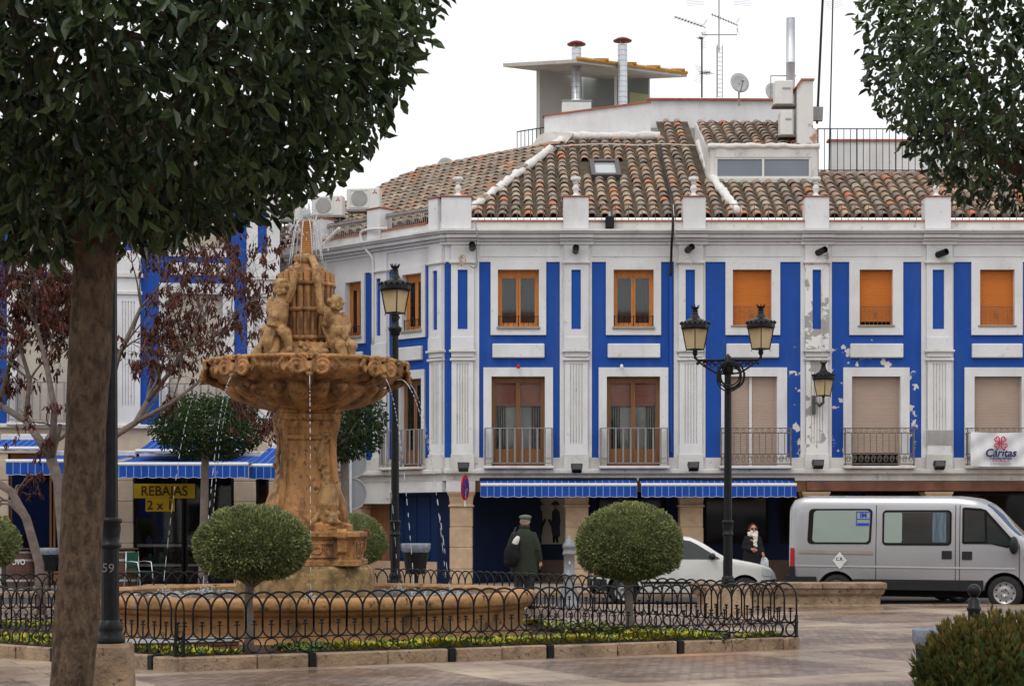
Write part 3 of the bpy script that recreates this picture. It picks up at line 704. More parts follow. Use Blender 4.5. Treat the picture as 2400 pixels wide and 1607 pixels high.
lumpy([rel(-1.25, 47.3, 9.42), rel(HT[0], HT[1], zA(*HT)+.1)], .12, 'hip_mortar')
lumpy([rel(5.8, 47.35, 9.48), rel(5.42, 50.2, zA(0, 50.2)+.1), rel(5.32, 52.6, zA(0, 52.6)+.35)], .12, 'valley_mortar', seed=3)
lumpy([rel(5.3, 50.18, 11.74), rel(8.3, 50.18, 11.74)], .075, 'dormer_mortar', seed=4)
lumpy([rel(HT[0], 53, zA(*HT)+.08), rel(1.55, 54.1, zA(0, 54.1)+.1), rel(4.34, 54.12, zA(0, 54.1)+.12)], .13, 'ridge_mortar', seed=5)
# dormer window
dz0, dz1 = zA(0, 50.25)-.05, 11.70
dw = MB().plate(5.36, 8.28, dz0, dz1, [(5.5, 8.1, dz0+.12, dz1-.26)], 50.17-D0, 50.3-D0).build('dormer_wall', WHITE2, house)
dn = MB().plate(5.5, 8.1, dz0+.12, dz1-.26, [(5.56, 6.77, dz0+.18, dz1-.31), (6.83, 8.04, dz0+.18, dz1-.31)], 50.19-D0, 50.26-D0).build('dormer_window', WPLAS, house)
for a, b in ((5.56, 6.77), (6.83, 8.04)): MB().box(a, b, 50.22-D0, 50.23-D0, dz0+.18, dz1-.31).build('pane', mat('grey_pane', (.16, .18, .22), .12, .1, 1), dn)
MB().prism([(50.25-D0, zA(0, 50.25)-.05), (53.7-D0, zA(0, 53.7)-.05), (53.7-D0, zB(0, 53.7)-.03), (50.25-D0, zB(0, 50.25)-.03)], 5.3, 5.36, 'x').build('dormer_cheek', WHITE2, house)
# skylight lying in the tiles
sk = MB(); ya, yb = 50.35, 51.75; xa, xb_ = SKX
so_ = .16
def sp_(x, y, o): return (x, y-D0-o*math.sin(aA), zA(x, y)+o*math.cos(aA))
def slab(mb, x0, x1, y0, y1, o0, o1):
    mb.add([sp_(x0,y0,o0),sp_(x1,y0,o0),sp_(x1,y1,o0),sp_(x0,y1,o0),sp_(x0,y0,o1),sp_(x1,y0,o1),sp_(x1,y1,o1),sp_(x0,y1,o1)], [(0,3,2,1),(4,5,6,7),(0,1,5,4),(1,2,6,5),(2,3,7,6),(3,0,4,7)])
slab(sk, xa, xb_, ya, ya+.16, 0, so_); slab(sk, xa, xb_, yb-.16, yb, 0, so_); slab(sk, xa, xa+.12, ya+.16, yb-.16, 0, so_); slab(sk, xb_-.12, xb_, ya+.16, yb-.16, 0, so_)
so2 = sk.build('skylight', mat('skylight_frame', (.07, .06, .06), .4, .1), house)
g = MB(); slab(g, xa+.12, xb_-.12, ya+.16, yb-.16, .06, .1); g.build('pane', mat('skylight_glass', (.35, .37, .38), .08, .05, 1), so2)
# white upper walls, chimney stack, terrace
def prism_px(name, pts, d, depth, m=WHITE, parent=house):
    q = [P(a, b, d) for a, b in pts]
    return MB().prism([(v.x, v.z) for v in q], d-D0, d-D0+depth).build(name, m, parent)
prism_px('terrace_wall', [(1276, 320), (1276, 272), (1525, 239), (1525, 330)], 54.3, .25)
prism_px('wall_coping', [(1272, 272.5), (1272, 269), (1527, 236), (1527, 239.5)], 54.25, .35, TERRA)
prism_px('upper_wall', [(1523, 300), (1523, 233), (1860, 233), (1860, 300)], 56.2, 3.2)
prism_px('wall_coping', [(1518, 233.5), (1518, 229.5), (1862, 231), (1862, 235)], 56.1, .4, TERRA)
prism_px('roof_upstand', [(1240, 352), (1262, 318), (1285, 308), (1345, 312), (1320, 345), (1300, 356)], 53.7, .6, MORTAR)
stack = prism_px('chimney_stack', [(1869, 428), (1869, 203), (1880, 187), (1906, 187), (1906, 300), (1916, 303), (1916, 428)], 50.35, .9, mat('peeling_stack', (.66, .65, .63), .85, .06, 2, .2, 20, stain=[((.33, .17, .07), .56, .60, 1.6, .85)]))
prism_px('stack_coping', [(1864, 204), (1878, 184), (1909, 184), (1909, 188), (1881, 188), (1869, 206)], 50.3, 1.0, TERRA, stack)
for (a, b, c, d) in ((1816, 1858, 190, 246), (1828, 1858, 262, 318)):
    u = thing('air_conditioner', 'white air conditioner box fixed %s on the side of the chimney stack' % ('higher' if b == 1858 and c < 200 else 'lower'), 'air conditioner', P((a+b)/2, d, 50.6), 0, 'air conditioners on the chimney')
    wd = (b-a)*50.5/F; ht = (d-c)*50.5/F
    MB().bbox(-wd/2, wd/2, -.1, .35, .0, ht, .02).build('casing', WPLAS, u)
    MB().bbox(-wd*.1, wd*.35, -.115, -.101, ht*.62, ht*.7, .004).build('label_plate', GREYM, u)
    MB().box(-wd/2-.05, wd/2+.3, -.08, .32, -.05, -.003).build('bracket', RUST, u)
ter = prism_px('terrace_slab', [(1900, 414), (1900, 402), (2700, 402), (2700, 414)], 50.65, 3.5, SIDEW)
prism_px('terrace_wall', [(1945, 405), (1945, 330), (2330, 330), (2330, 405)], 53, .2)
prism_px('wall_coping', [(1941, 331), (1941, 326), (2334, 326), (2334, 331)], 52.95, .3, TERRA)
tr = MB(); d = 50.75
for i in range(40):
    p = P(1917+i*15.2, 402, d); t = P(1917+i*15.2, 302, d); tr.tube([p-Vector((0, D0, 0)), t-Vector((0, D0, 0))], .011 if i % 6 else .02, 5)
for py in (302, 399): tr.tube([P(1915, py, d)-Vector((0, D0, 0)), P(2520, py, d)-Vector((0, D0, 0))], .015, 5)
tr.build('terrace_railing', BLACK, house)
tr = MB(); 
for i in range(7): tr.tube([P(1212+i*9, 368-i*1.5, 54.6)-Vector((0, D0, 0)), P(1212+i*9, 309-i*1.4, 54.6)-Vector((0, D0, 0))], .012, 5)
tr.tube([P(1212, 309, 54.6)-Vector((0, D0, 0)), P(1275, 299, 54.6)-Vector((0, D0, 0))], .018, 5); tr.build('terrace_railing', BLACK, house)
# rooftop shed with its lean-to roof
shed = thing('rooftop_shed', 'grey rooftop shed under a tilted overhanging sheet roof', 'shed', (0, 57, 0))
NP, LP_, RP = P(1352, 139, 56.6), P(1179, 149, 58.6), P(1610, 173, 59.4)
FP = LP_+RP-NP; off = Vector((0, 57, 0)); th = Vector((0, 0, .11))
rs = MB(); c4 = [NP-off, RP-off, FP-off, LP_-off]; rs.add([tuple(v) for v in c4]+[tuple(v-th) for v in c4], [(0,1,2,3),(7,6,5,4),(0,4,5,1),(1,5,6,2),(2,6,7,3),(3,7,4,0)])
rs.build('sheet_roof', mat('shed_roof', (.42, .40, .37), .6, .15, 2, stain=[((.35, .2, .05), .5, .7, 2, .5)]), shed)
ed = MB(); ed.tube([c4[0]+Vector((0, -.02, .02)), c4[1]+Vector((0, -.02, .02))], .06, 6)
for t in (.25, .5, .72, .95): q = c4[0].lerp(c4[1], t)+Vector((0, -.05, .09)); ed.box(q.x-.35, q.x+.1, q.y-.05, q.y+.2, q.z-.03, q.z+.03)
ed.build('roof_edge', mat('ochre_edge', (.42, .22, .05), .7, .2, 4), shed)
wc = mat('shed_panel', (.47, .45, .43), .6, .05, 2); wg = mat('shed_panel_green', (.30, .33, .32), .6, .06, 2)
def wall_px(name, a, da, b, db, pt, pb, m):
    A, B = P(a, pb, da)-off, P(b, pb, db)-off; A2, B2 = P(a, pt[0], da)-off, P(b, pt[1], db)-off
    n = Vector((-(B-A).y, (B-A).x, 0)).normalized()*.08
    mb = MB(); mb.add([A, B, B2, A2, A+n, B+n, B2+n, A2+n], [(0,1,2,3),(7,6,5,4),(0,4,5,1),(1,5,6,2),(2,6,7,3),(3,7,4,0)]); return mb.build(name, m, shed)
wall_px('panel', 1262, 59.0, 1366, 61.0, (160, 160), 322, wc)
wall_px('panel', 1366.5, 61.0, 1440, 61.0, (160, 166), 300, wg)
wall_px('panel', 1440.5, 61.0, 1520, 60.2, (166, 174), 300, wg)
wall_px('post', 1440, 59.8, 1446, 59.8, (160, 160), 300, WPLAS)
wall_px('post', 1260, 58.95, 1265, 58.95, (160, 160), 322, WPLAS)
wall_px('lattice_screen', 1476, 60.0, 1520, 59.9, (216, 222), 252, mat('lattice', (.40, .36, .22), .8, .2, 20))
bx = thing('vent_box', 'white ventilation box at the foot of the left flue on the roof', 'vent box', P(1351, 275, 57.4))
z1 = (275-243)*57.4/F; MB().bbox(-.45, .45, -.3, .3, 0, z1, .02).build('casing', WPLAS, bx); MB().bbox(-.47, .47, -.32, .32, z1+.002, z1+.04, .01).build('lid', GREYM, bx)
COWL = mat('rusty_red_cowl', (.20, .03, .025), .6, .2, 6)
for px, pb, pt, lab in ((1351, 241, 114, 'left galvanised flue with red cowl rising through the shed roof'), (1459, 250, 106, 'right galvanised flue with red cowl, slightly taller, through shed roof')):
    f = thing('flue_pipe', lab, 'flue', P(px, pb, 57.5), 0, 'flues on the roof')
    h = (pb-pt)*57.5/F; n = int(h/.17); prof = [(.17, 0), (.17, .1)] if px < 1400 else [(.15, 0)]
    pp_ = MB().lathe(prof+[(.15, .12), (.15, h)], 20).build('pipe', GALV, f, smooth=True)
    for i in range(n+1):
        z = .12+(h-.14)*i/n; MB().lathe([(.15, z-.008), (.156, z), (.15, z+.008)], 20).build('pipe_seam', GREYM, pp_)
    c = MB().lathe([(0, h+.27), (.06, h+.245), (.29, h+.14), (.29, h+.115), (0, h+.115)], 16).build('cowl', COWL, f)
    MB().lathe([(.0, h+.277), (.05, h+.257), (.20, h+.19), (.19, h+.185)], 16).build('cowl_top', GALV, c)
    for a in range(3): MB().tube([(.13*math.cos(a*2.1), .13*math.sin(a*2.1), h-.05), (.13*math.cos(a*2.1), .13*math.sin(a*2.1), h+.12)], .008, 4).build('cowl_strut', GALV, c)
ch = thing('steel_chimney', 'tall shiny steel chimney pipe beside the white chimney stack', 'chimney', P(1853, 205, 51.4))
h = (205-43)*51.4/F
MB().lathe([(.125, -.5), (.125, h*.35), (.132, h*.355), (.125, h*.36), (.125, h), (.11, h), (.11, h-.1)], 18).build('pipe', GALV, ch, smooth=True)
MB().tube([(-.55, 0, -.35), (-.55, 0, .32), (.15, 0, .32)], .018, 5).build('stay', IRON, ch)
# ------------------------------------------------------------------ aerials and dishes
def mast(px, pb, pt, d, label, r=.025, lattice=False):
    t = thing('tv_aerial', label, 'aerial', P(px, pb, d), 0, 'aerials on the roof'); h = (pb-pt)*d/F
    if lattice:
        hl = h*.5; m = MB()
        for a in range(3): m.tube([(.11*math.cos(a*2.1), .11*math.sin(a*2.1), 0), (.11*math.cos(a*2.1), .11*math.sin(a*2.1), hl)], .012, 4)
        for i in range(12):
            z = hl*i/12; m.tube([(.11*math.cos(a*2.1), .11*math.sin(a*2.1), z+(a % 2)*hl/24) for a in range(4)], .006, 4)
        m.tube([(.0, 0, hl-.2), (0, 0, h)], .022, 5); m.build('mast', GREYM, t)
    else:
        MB().tube([(0, 0, 0), (0, 0, h)], r, 6).build('mast', BLACK, t)
    return t, h
def yagi(t, z, dx, dy, L_, n=9, el=.16, tilt=0, x0=0):
    m = MB(); v = Vector((dx, dy, tilt)).normalized(); s = Vector((0, 0, 1)).cross(v); s = s.normalized() if s.length > .1 else Vector((1, 0, 0))
    o = Vector((x0, 0, z)); up = Vector((0, 0, 1))
    m.tube([o-v*.1, o+v*L_], .012, 4)
    for i in range(n):
        c = o+v*(L_*(i+.5)/n); m.tube([c-s*el, c+s*el], .007, 4); m.tube([c-up*.05, c+up*.05], .007, 4)
    for k in range(5):
        for sg in (-1, 1):
            c = o-v*.05+up*sg*(.06+k*.045)-v*k*.02; m.tube([c-s*el*.9, c+s*el*.9], .004, 4)
    m.build('antenna', BLACK, t)
t, h = mast(1685, 229, -16, 56.6, 'lattice aerial mast with wide crossbar and several antennas', lattice=True)
MB().tube([(-.52, 0, h*.62), (-.5, 0, h*.60), (.55, 0, h*.60), (.56, 0, h*.66)], .016, 5).build('crossbar', IRON, t)
MB().tube([(-.9, 0, h*.97), (.9, 0, h*.97)], .014, 5).build('crossbar', IRON, t)
yagi(t, h*.68, -1, -.3, .95, tilt=.25, x0=-.5); yagi(t, h*.70, -1, .1, .8, tilt=.45, x0=.5); yagi(t, h*.97, -.3, -1, .4, 5, .3, x0=-.75); yagi(t, h*.97, .3, -1, .4, 5, .3, x0=.75)
t, h = mast(1645, 229, 88, 56.4, 'slim single aerial mast left of the lattice mast'); yagi(t, h*.97, -.5, -1, .25, 3, .1); yagi(t, h*.4, .8, -.6, .3, 5, .25)
t, h = mast(1915, 290, -30, 51.6, 'thick dark leaning aerial mast just right of the chimney stack', .035)
t.rotation_euler = (0, R(2.6), 0); yagi(t, h*.93, -1, -.1, .7, 9, .2, tilt=.12); MB().box(-.12, .14, -.08, .08, h*.02, h*.12).build('bracket', IRON, t)
t, h = mast(1943, 400, -30, 52, 'thin aerial mast standing behind the terrace railing', .02); t.rotation_euler = (0, R(1.3), 0); yagi(t, h*.94, -.8, -.6, .5, 7, .3)
def dish(px, py, rpx, d, label, yaw, pole=.5):
    r = rpx*d/F; c = P(px, py, d); t = thing('satellite_dish', label, 'satellite dish', (c.x, c.y, c.z-pole), 0, 'satellite dishes on the roof')
    M = Matrix.Translation((0, 0, pole)) @ Matrix.Rotation(R(yaw), 4, 'Z') @ Matrix.Rotation(R(80), 4, 'X')
    MB().lathe([(0, -.16*r), (r*.35, -.13*r), (r*.7, -.07*r), (r, .06*r), (r, .09*r), (r*.68, -.04*r), (0, -.13*r)], 28).build('reflector', mat('dish_grey', (.42, .43, .44), .5, .06, 3), t, M, smooth=True)
    MB().tube([(0, -r*.95, .05*r), (0, -r*.3, .62*r), (0, -.05*r, .72*r)], .018, 5).build('arm', IRON, t, M); MB().tube([(0, -.12*r, .6*r), (0, .04*r, .8*r)], .05, 8).build('receiver', GREYM, t, M)
    MB().tube([(0, .12, -.1), (0, .12, pole*.9), (0, .03, pole)], .025, 6).build('pole', IRON, t)
dish(1733, 195, 24, 55.4, 'round grey satellite dish on the white roof wall', 20, .55)
dish(1812, 216, 22, 56.4, 'satellite dish half hidden behind the chimney air conditioner', 25, .4)
dish(1047, 395, 26, 60, 'pale satellite dish peeping over the side wing roof', 30, .55)
# air conditioners over the wing parapet
def ac(px0, px1, py0, py1, d, label, yaw=-8):
    a, b = P(px0, py1, d), P(px1, py0, d); wd, ht = b.x-a.x, b.z-a.z
    t = thing('air_conditioner', label, 'air conditioner', ((a.x+b.x)/2, d, a.z), R(yaw), 'air conditioners above the side wing')
    MB().bbox(-wd/2, wd/2, 0, .36, 0, ht, .025).build('casing', WPLAS, t)
    MB().plate(-wd*.42, wd*.2, ht*.1, ht*.93, [(-wd*.38, wd*.16, ht*.15, ht*.88)], -.014, -.001).build('fan_frame', WPLAS, t)
    g = MB(); c = (-wd*.11, ht*.51); 
    g.lathe([(ht*.37, -.004), (ht*.37, .012), (ht*.34, .012), (ht*.34, -.004)], 24)
    fr = g.build('fan_ring', GREYM, t, Matrix.Translation((c[0], -.012, c[1])) @ Matrix.Rotation(R(90), 4, 'X'))
    MB().lathe([(0, 0), (ht*.34, 0)], 24).build('fan_shadow', mat('fan_grey', (.22, .22, .21), .7), t, Matrix.Translation((c[0], -.003, c[1])) @ Matrix.Rotation(R(90), 4, 'X'))
    s = MB()
    for i in range(14):
        z = c[1]-ht*.32+ht*.64*i/13; q = math.sqrt(max(0, (ht*.34)**2-(z-c[1])**2)); s.box(c[0]-q, c[0]+q, -.026, -.016, z-.006, z+.006)
    s.build('grille', WPLAS, t)
    k = MB(); e = .038
    for ax, az in ((0, e*1.0), (-e*.87, -e*.5), (e*.87, -e*.5)):
        cx, cz = wd*.36+ax, ht*.78+az; an = math.atan2(az, ax); k.prism([(cx+e*math.cos(an), cz+e*math.sin(an)), (cx+e*.55*math.cos(an+1.57), cz+e*.55*math.sin(an+1.57)), (cx-e*math.cos(an), cz-e*math.sin(an)), (cx-e*.55*math.cos(an+1.57), cz-e*.55*math.sin(an+1.57))], -.004, -.001)
    k.build('emblem', RED, t)
    b_ = MB(); b_.box(-wd*.5, wd*.55, -.05, .4, -.05, -.002)
    for sx in (-.42, .42):
        b_.tube([(wd*sx, 0, -.03), (wd*sx, .1, -.75)], .02, 4); b_.tube([(wd*sx, .35, -.03), (wd*sx, .35, -.75)], .02, 4)
    b_.build('stand', IRON, t)
ac(811, 890, 440, 491, 50.3, 'right hand air conditioner with red emblem on stand above side wing')
ac(729, 803, 458, 506, 51.8, 'middle air conditioner with red emblem above the side wing parapet')
ac(655, 703, 470, 516, 53.2, 'leftmost air conditioner, half hidden behind fountain spray and leaves')
# ------------------------------------------------------------------ awnings
def awning(px0, px1, py_bar, d_bar, z_wall, d_wall, val, label, sd=0, arm=True, cas=None):
    a, b = P(px0, py_bar, d_bar), P(px1, py_bar, d_bar); W = b.x-a.x; dep = d_wall-d_bar; dz = z_wall-a.z
    t = thing('awning', label, 'awning', (a.x, d_bar, a.z), 0, 'blue striped awnings'); q = random.Random(sd)
    mb = MB(); n = max(6, int(W/.12)); k = 8
    def fz(i, j): return dz*j/k+.0-.035*math.sin(math.pi*j/k)*(.6+.4*math.sin(i*.35+sd))
    vs = [(W*i/n, dep*j/k, fz(i, j)) for j in range(k+1) for i in range(n+1)]
    mb.add(vs, [(j*(n+1)+i, j*(n+1)+i+1, (j+1)*(n+1)+i+1, (j+1)*(n+1)+i) for j in range(k) for i in range(n)])
    mb.build('cloth', STRIPE, t, smooth=True)
    MB().tube([(0, 0, 0), (W, 0, 0)], .042, 8).build('front_bar', WPLAS, t)
    mb = MB(); m = max(12, int(W/.05))
    top, bot = [], []
    for i in range(m+1):
        x = W*i/m; sag = .012*math.sin(x*5+sd)+.015*math.sin(x*17+sd*2)
        top.append((x, -.03, -.04)); bot.append((x, -.03+sag, -val-.022*abs(math.sin(x*math.pi/.27))+q.uniform(-.004, .004)))
    for i in range(m):
        ma, mb_ = [tuple((p+r)/2+(-.0 if c != 1 else .006) for c, (p, r) in enumerate(zip(u, v))) for u, v in ((top[i], bot[i]), (top[i+1], bot[i+1]))]
        mb.face([top[i], top[i+1], mb_, ma]); mb.face([ma, mb_, bot[i+1], bot[i]])
    v = mb.build('valance', STRIPE, t, smooth=True)
    MB().tube([(p[0], p[1]-.002, p[2]) for p in bot], .006, 4).build('valance_hem', CABLEW, v)
    if arm:
        for x in (.12, W-.12): MB().tube([(x, .02, -.02), (x+(.35 if x < 1 else -.35), dep*.55, dz*.3-.1), (x, dep-.02, dz-.16)], .025, 5).build('folding_arm', WPLAS, t)
    MB().bbox(-.03, W+.03, dep-.13, dep, dz-.06, dz+(.10 if not cas else .03), .02).build('cassette', cas or WHITE2, t)
awning(1126, 1493, 1135.5, 46.25, zz(1122), 46.83, .29, 'blue striped retracted awning over the left two arcade bays', 1, cas=BLACK)
awning(1503, 1867, 1135.5, 46.25, zz(1122), 46.83, .29, 'blue striped retracted awning behind the twin lantern lamp post', 2, cas=BLACK)
# ------------------------------------------------------------------ lights, lantern, sign and cables on the corner house
for i, (px, py, yaw) in enumerate([(1107, 581, 0), (1349, 588, 0), (1612, 586, 15), (1918, 592, 25), (2199, 597, 30)]):
    p = P(px, py, 46.9); w_ = ['on the corner pilaster', 'on the second pilaster from the corner', 'on the pilaster where the roof cable comes down', 'on the peeling pilaster above the wall lantern', 'on the rightmost visible pilaster']
    t = thing('spotlight', 'small black cylinder spotlight under the cornice '+w_[i], 'spotlight', p, R(yaw), 'spotlights under the cornice')
    M = Matrix.Rotation(R(82), 4, 'X')
    MB().lathe([(.085, -.02), (.085, .30), (.075, .30), (.07, .22), (0, .22)], 14).build('housing', BLACK, t, M)
    MB().tube([(0, .0, .0), (0, .1, .05)], .02, 5).build('bracket', BLACK, t)
for i, (px, py) in enumerate([(1086, 1093), (1352, 1096), (1626, 1092), (1918, 1087), (2203, 1089)]):
    w_ = ['below the corner pilaster', 'between the two awning bay balconies', 'left of the ornate balcony by the lamp post', 'under the wall lantern', 'below the vent grille']
    t = thing('floodlight', 'black square floodlight above the arcade '+w_[i], 'floodlight', P(px, py, 46.6), 0, 'floodlights above the arcade')
    mb = MB(); mb.prism([(-.12, -.08), (.12, -.08), (.15, .1), (-.15, .1)], -.05, .12); mb.build('housing', BLACK, t, Matrix.Rotation(R(-28), 4, 'X'))
    MB().box(-.11, .11, -.055, -.05, -.06, .08).build('glass', DARKGL, t, Matrix.Rotation(R(-28), 4, 'X')); MB().tube([(0, .08, 0), (0, .27, .02)], .02, 5).build('bracket', BLACK, t)
t = thing('speaker_box', 'black loudspeaker box on the parapet railing', 'speaker', P(1429, 535, 46.7)); MB().bbox(-.11, .11, -.08, .1, 0, .3, .02).build('box', BLACK, t); MB().tube([(0, .02, .3), (0, .1, .42)], .03, 5).build('bracket', GREYM, t)
def lantern(t, z, s=1.0, M=None, four=True):
    """square tapering lantern with crown, its foot at height z"""
    B = (M or Matrix()) @ Matrix.Translation((0, 0, z)) @ Matrix.Rotation(R(45 if four else 20), 4, 'Z') @ Matrix.Scale(s, 4)
    def fru(r0, z0, r1, z1, n=4):
        mb = MB(); mb.lathe([(0, z0), (r0, z0), (r1, z1), (0, z1)], n, a0=math.pi/4, a1=math.pi/4+2*math.pi); return mb
    g = fru(.20, .05, .285, .50).build('lantern_glass', AMBER, t, B)
    c = MB()
    for k in range(4):
        a = math.pi/4+k*math.pi/2
        c.tube([(.205*math.cos(a), .205*math.sin(a), .04), (.295*math.cos(a), .295*math.sin(a), .51)], .016, 4)
        c.tube([(.2*math.cos(a), .2*math.sin(a), .05), (.215*math.cos(a), .215*math.sin(a), -.02)], .012, 4)
    c.lathe([(0, .02), (.215, .02), (.215, .05), (0, .05)], 4, a0=math.pi/4, a1=math.pi/4+2*math.pi)
    c.build('lantern_frame', BLACK, t, B)
    h = MB(); h.lathe([(.0, .5), (.315, .5), (.335, .53), (.335, .62), (.30, .63), (.24, .70), (.13, .76), (.08, .84), (.065, .92), (.075, .94), (.055, .96), (.075, 1.02), (.0, 1.0)], 12)
    for k in range(16):
        a = 2*math.pi*k/16; h.ell((.325*math.cos(a), .325*math.sin(a), .645), (.035, .035, .04), 6, 4)
    for k in range(8):
        a = 2*math.pi*k/8; h.tube([(.06*math.cos(a), .06*math.sin(a), .98), (.105*math.cos(a), .105*math.sin(a), 1.07)], [.022, .008], 4)
    h.build('lantern_hood', BLACK, t, B)
t = thing('wall_lantern', 'weathered wall lantern on an iron bracket on the peeling pilaster', 'lantern', P(1930, 928, 46.35))
GR2 = mat('weathered_iron', (.10, .10, .105), .6, .3, 8)
lantern(t, -.02, .84); 
MB().tube([(-.16, .5, -.42), (-.16, .5, .05)], .05, 6).build('wall_plate', GR2, t)
MB().tube([(-.14, .46, -.1), (-.05, .3, -.22), (.02, .12, -.15), (0, 0, -.02)], [.035, .04, .035, .03], 6).build('bracket', GR2, t)
# banner over the right-hand balcony rail
bn = thing('banner', 'white charity banner with red heart cross tied to the right balcony', 'banner', P(2343.5, 1093, 46.45))
bw, bh = 137*46.45/F, 82*46.45/F
mb = MB(); nx2, nz2 = 24, 12
vs = []
for j in range(nz2+1):
    for i in range(nx2+1):
        x, z = bw*(i/nx2-.5), bh*j/nz2; e = abs(i/nx2-.5)*2
        vs.append((x, .012*math.sin(i*1.1+j*.5)+.02*math.sin(i*.5-j*.9), z-.03*(1-e**2)*(j/nz2)+.02*(e**3)*(1-j/nz2)))
mb.add(vs, [(j*(nx2+1)+i, j*(nx2+1)+i+1, (j+1)*(nx2+1)+i+1, (j+1)*(nx2+1)+i) for j in range(nz2) for i in range(nx2)])
mb.build('cloth', mat('banner_cloth', (.66, .66, .68), .7, .03, 3), bn, smooth=True)
CRIM = mat('crimson_print', (.52, .015, .07), .6); NVY = mat('navy_print', (.012, .02, .10), .6); RD2 = mat('pink_print', (.5, .08, .16), .6)
hm = MB(); cz = bh*.69; e = .125
for k in range(4):
    M = Matrix.Translation((0, -.05, cz)) @ Matrix.Rotation(R(45+90*k), 4, 'Y')
    for sc2 in ((1.0,) if k != 3 else (1.0,)):
        pts = []
        for i in range(25):
            a = 2*math.pi*i/24; x = 16*math.sin(a)**3; z = 13*math.cos(a)-5*math.cos(2*a)-2*math.cos(3*a)-math.cos(4*a)
            pts.append(M @ Vector((x/16*.062*(1.15 if k == 1 else 1), 0, (z+17)/30*.15*(1.2 if k == 1 else 1)+.02)))
        hm.tube(pts, .014, 5)
hm.build('emblem', CRIM, bn)
text_mesh('Cáritas', .27, NVY, 'lettering', bn, Matrix.Translation((0, -.05, bh*.385)), .006, shear=.25)
text_mesh('Valdepeñas', .125, NVY, 'lettering', bn, Matrix.Translation((0, -.05, bh*.245)), .002)
for z, m, wd in ((.155, RD2, .40), (.085, mat('grey_print', (.2, .3, .36), .6), .5)):
    d = MB(); x = -wd/2; q = random.Random(3)
    while x < wd/2: l = q.uniform(.03, .07); d.box(x, x+l, -.052, -.048, bh*z-.014, bh*z+.014); x += l+.02
    d.build('small_print', m, bn)
# no parking disc seen edge on, traffic signs from behind
t = thing('no_parking_sign', 'red and blue no parking disc seen nearly edge on at the corner column', 'road sign', P(1090, 1175, 46.2))
M = Matrix.Translation((0, 0, .35)) @ Matrix.Rotation(R(74), 4, 'Z') @ Matrix.Rotation(R(90), 4, 'X')
MB().lathe([(0, .012), (.30, .012), (.30, -.012), (0, -.012)], 28).build('plate', mat('sign_blue', (.02, .06, .35), .4), t, M)
MB().lathe([(.235, .0135), (.315, .0135), (.315, -.015), (.235, -.015)], 28).build('rim', RED, t, M); MB().box(-.03, .03, -.25, .25, .0136, .0155).build('bar', RED, t, M @ Matrix.Rotation(R(45), 4, 'Z'))
MB().tube([(.05, .05, .3), (.05, .6, .3)], .02, 5).build('bracket', GREYM, t); MB().tube([(0, .02, -.12), (0, .02, .3)], .022, 6).build('post', WPLAS, t)
sp0 = G(822, 41.7); t = thing('traffic_sign', 'two round traffic signs on one pole, seen from behind, by the side street', 'road sign', sp0)
MB().tube([(0, 0, 0), (0, 0, 3.35)], .035, 8).build('pole', GALV, t)
SB = mat('sign_back', (.24, .25, .27), .5, .05, 4)
for px, py, r in ((827, 1085, .33), (824, 1156, .36)):
    p = P(px, py, 41.7)-sp0
    M = Matrix.Translation((p.x, .05, p.z)) @ Matrix.Rotation(R(25), 4, 'Z') @ Matrix.Rotation(R(90), 4, 'X')
    s_ = MB().lathe([(0, -.01), (r, -.01), (r, .014), (r-.02, .014), (r-.02, 0), (0, 0)], 28).build('sign_disc', SB, t, M); MB().lathe([(r-.03, .0145), (r+.004, .0145), (r+.004, -.012), (r-.03, -.012)], 28).build('sign_rim', GREYM, s_, M)
# cables, conduit and downpipe
def cable(pts, r, label, m=CABLE, grp='cables on the facade'):
    v = [P(*p) for p in pts]; o = v[0]; out_ = []
    for i in range(len(v)-1):
        p0, p1, p2, p3 = v[max(i-1, 0)], v[i], v[i+1], v[min(i+2, len(v)-1)]
        for k in range(6):
            s = k/6; out_.append(.5*((2*p1)+(p2-p0)*s+(2*p0-5*p1+4*p2-p3)*s*s+(3*p1-p0-3*p2+p3)*s**3))
    out_.append(v[-1]); ob = MB().tube([q-o for q in out_], r, 5).build('cable', m, None, smooth=True); ob.location = o; tag(ob, label, 'cable', grp); return ob
def dA(py): return (14.2+1.55-.2)/(SL-(HY-py)/F) if False else None
def onA(px, py, up=.12):                                   # point on the front roof plane under a pixel
    k = (HY-py)/F; d = (9.33-SL*47.3-EYE+up)/(k-SL); return (px, py, d)
cable([onA(1302, 345), onA(1345, 341), onA(1420, 338), onA(1500, 341), onA(1545, 338), onA(1600, 340), onA(1645, 342)], .03, 'pale conduit running across the tiled roof', CABLEW)
cable([onA(1548, 340), onA(1552, 370), onA(1566, 430), onA(1574, 468), (1577, 500, 46.72), (1576, 545, 46.5), (1574, 570, 46.6), (1573, 600, 46.85), (1572, 645, 46.9)], .035, 'thick black cable coming down from the roof over the cornice')
cable([(1578, 480, 46.7), (1582, 545, 46.5), (1588, 580, 46.7), (1588, 608, 46.75), (1600, 612, 46.75), (1618, 600, 46.75), (1622, 612, 46.75), (1616, 622, 46.75)], .012, 'thin curling pale wire beside the thick black cable', CABLEW)
cable([(1112, 515, 46.7), (1118, 550, 46.5), (1116, 580, 46.75), (1118, 615, 46.8), (1112, 628, 46.82), (1100, 622, 46.82)], .014, 'thin dark wire looping down at the corner cornice', IRON)
cable([(1085, 605, 46.8), (1079, 598, 46.75), (1077, 608, 46.75), (1082, 620, 46.75), (1091, 612, 46.75), (1089, 600, 46.75), (1081, 599, 46.75), (1082, 624, 46.8)], .016, 'coil of brown cable hung on the corner pilaster', STONE)
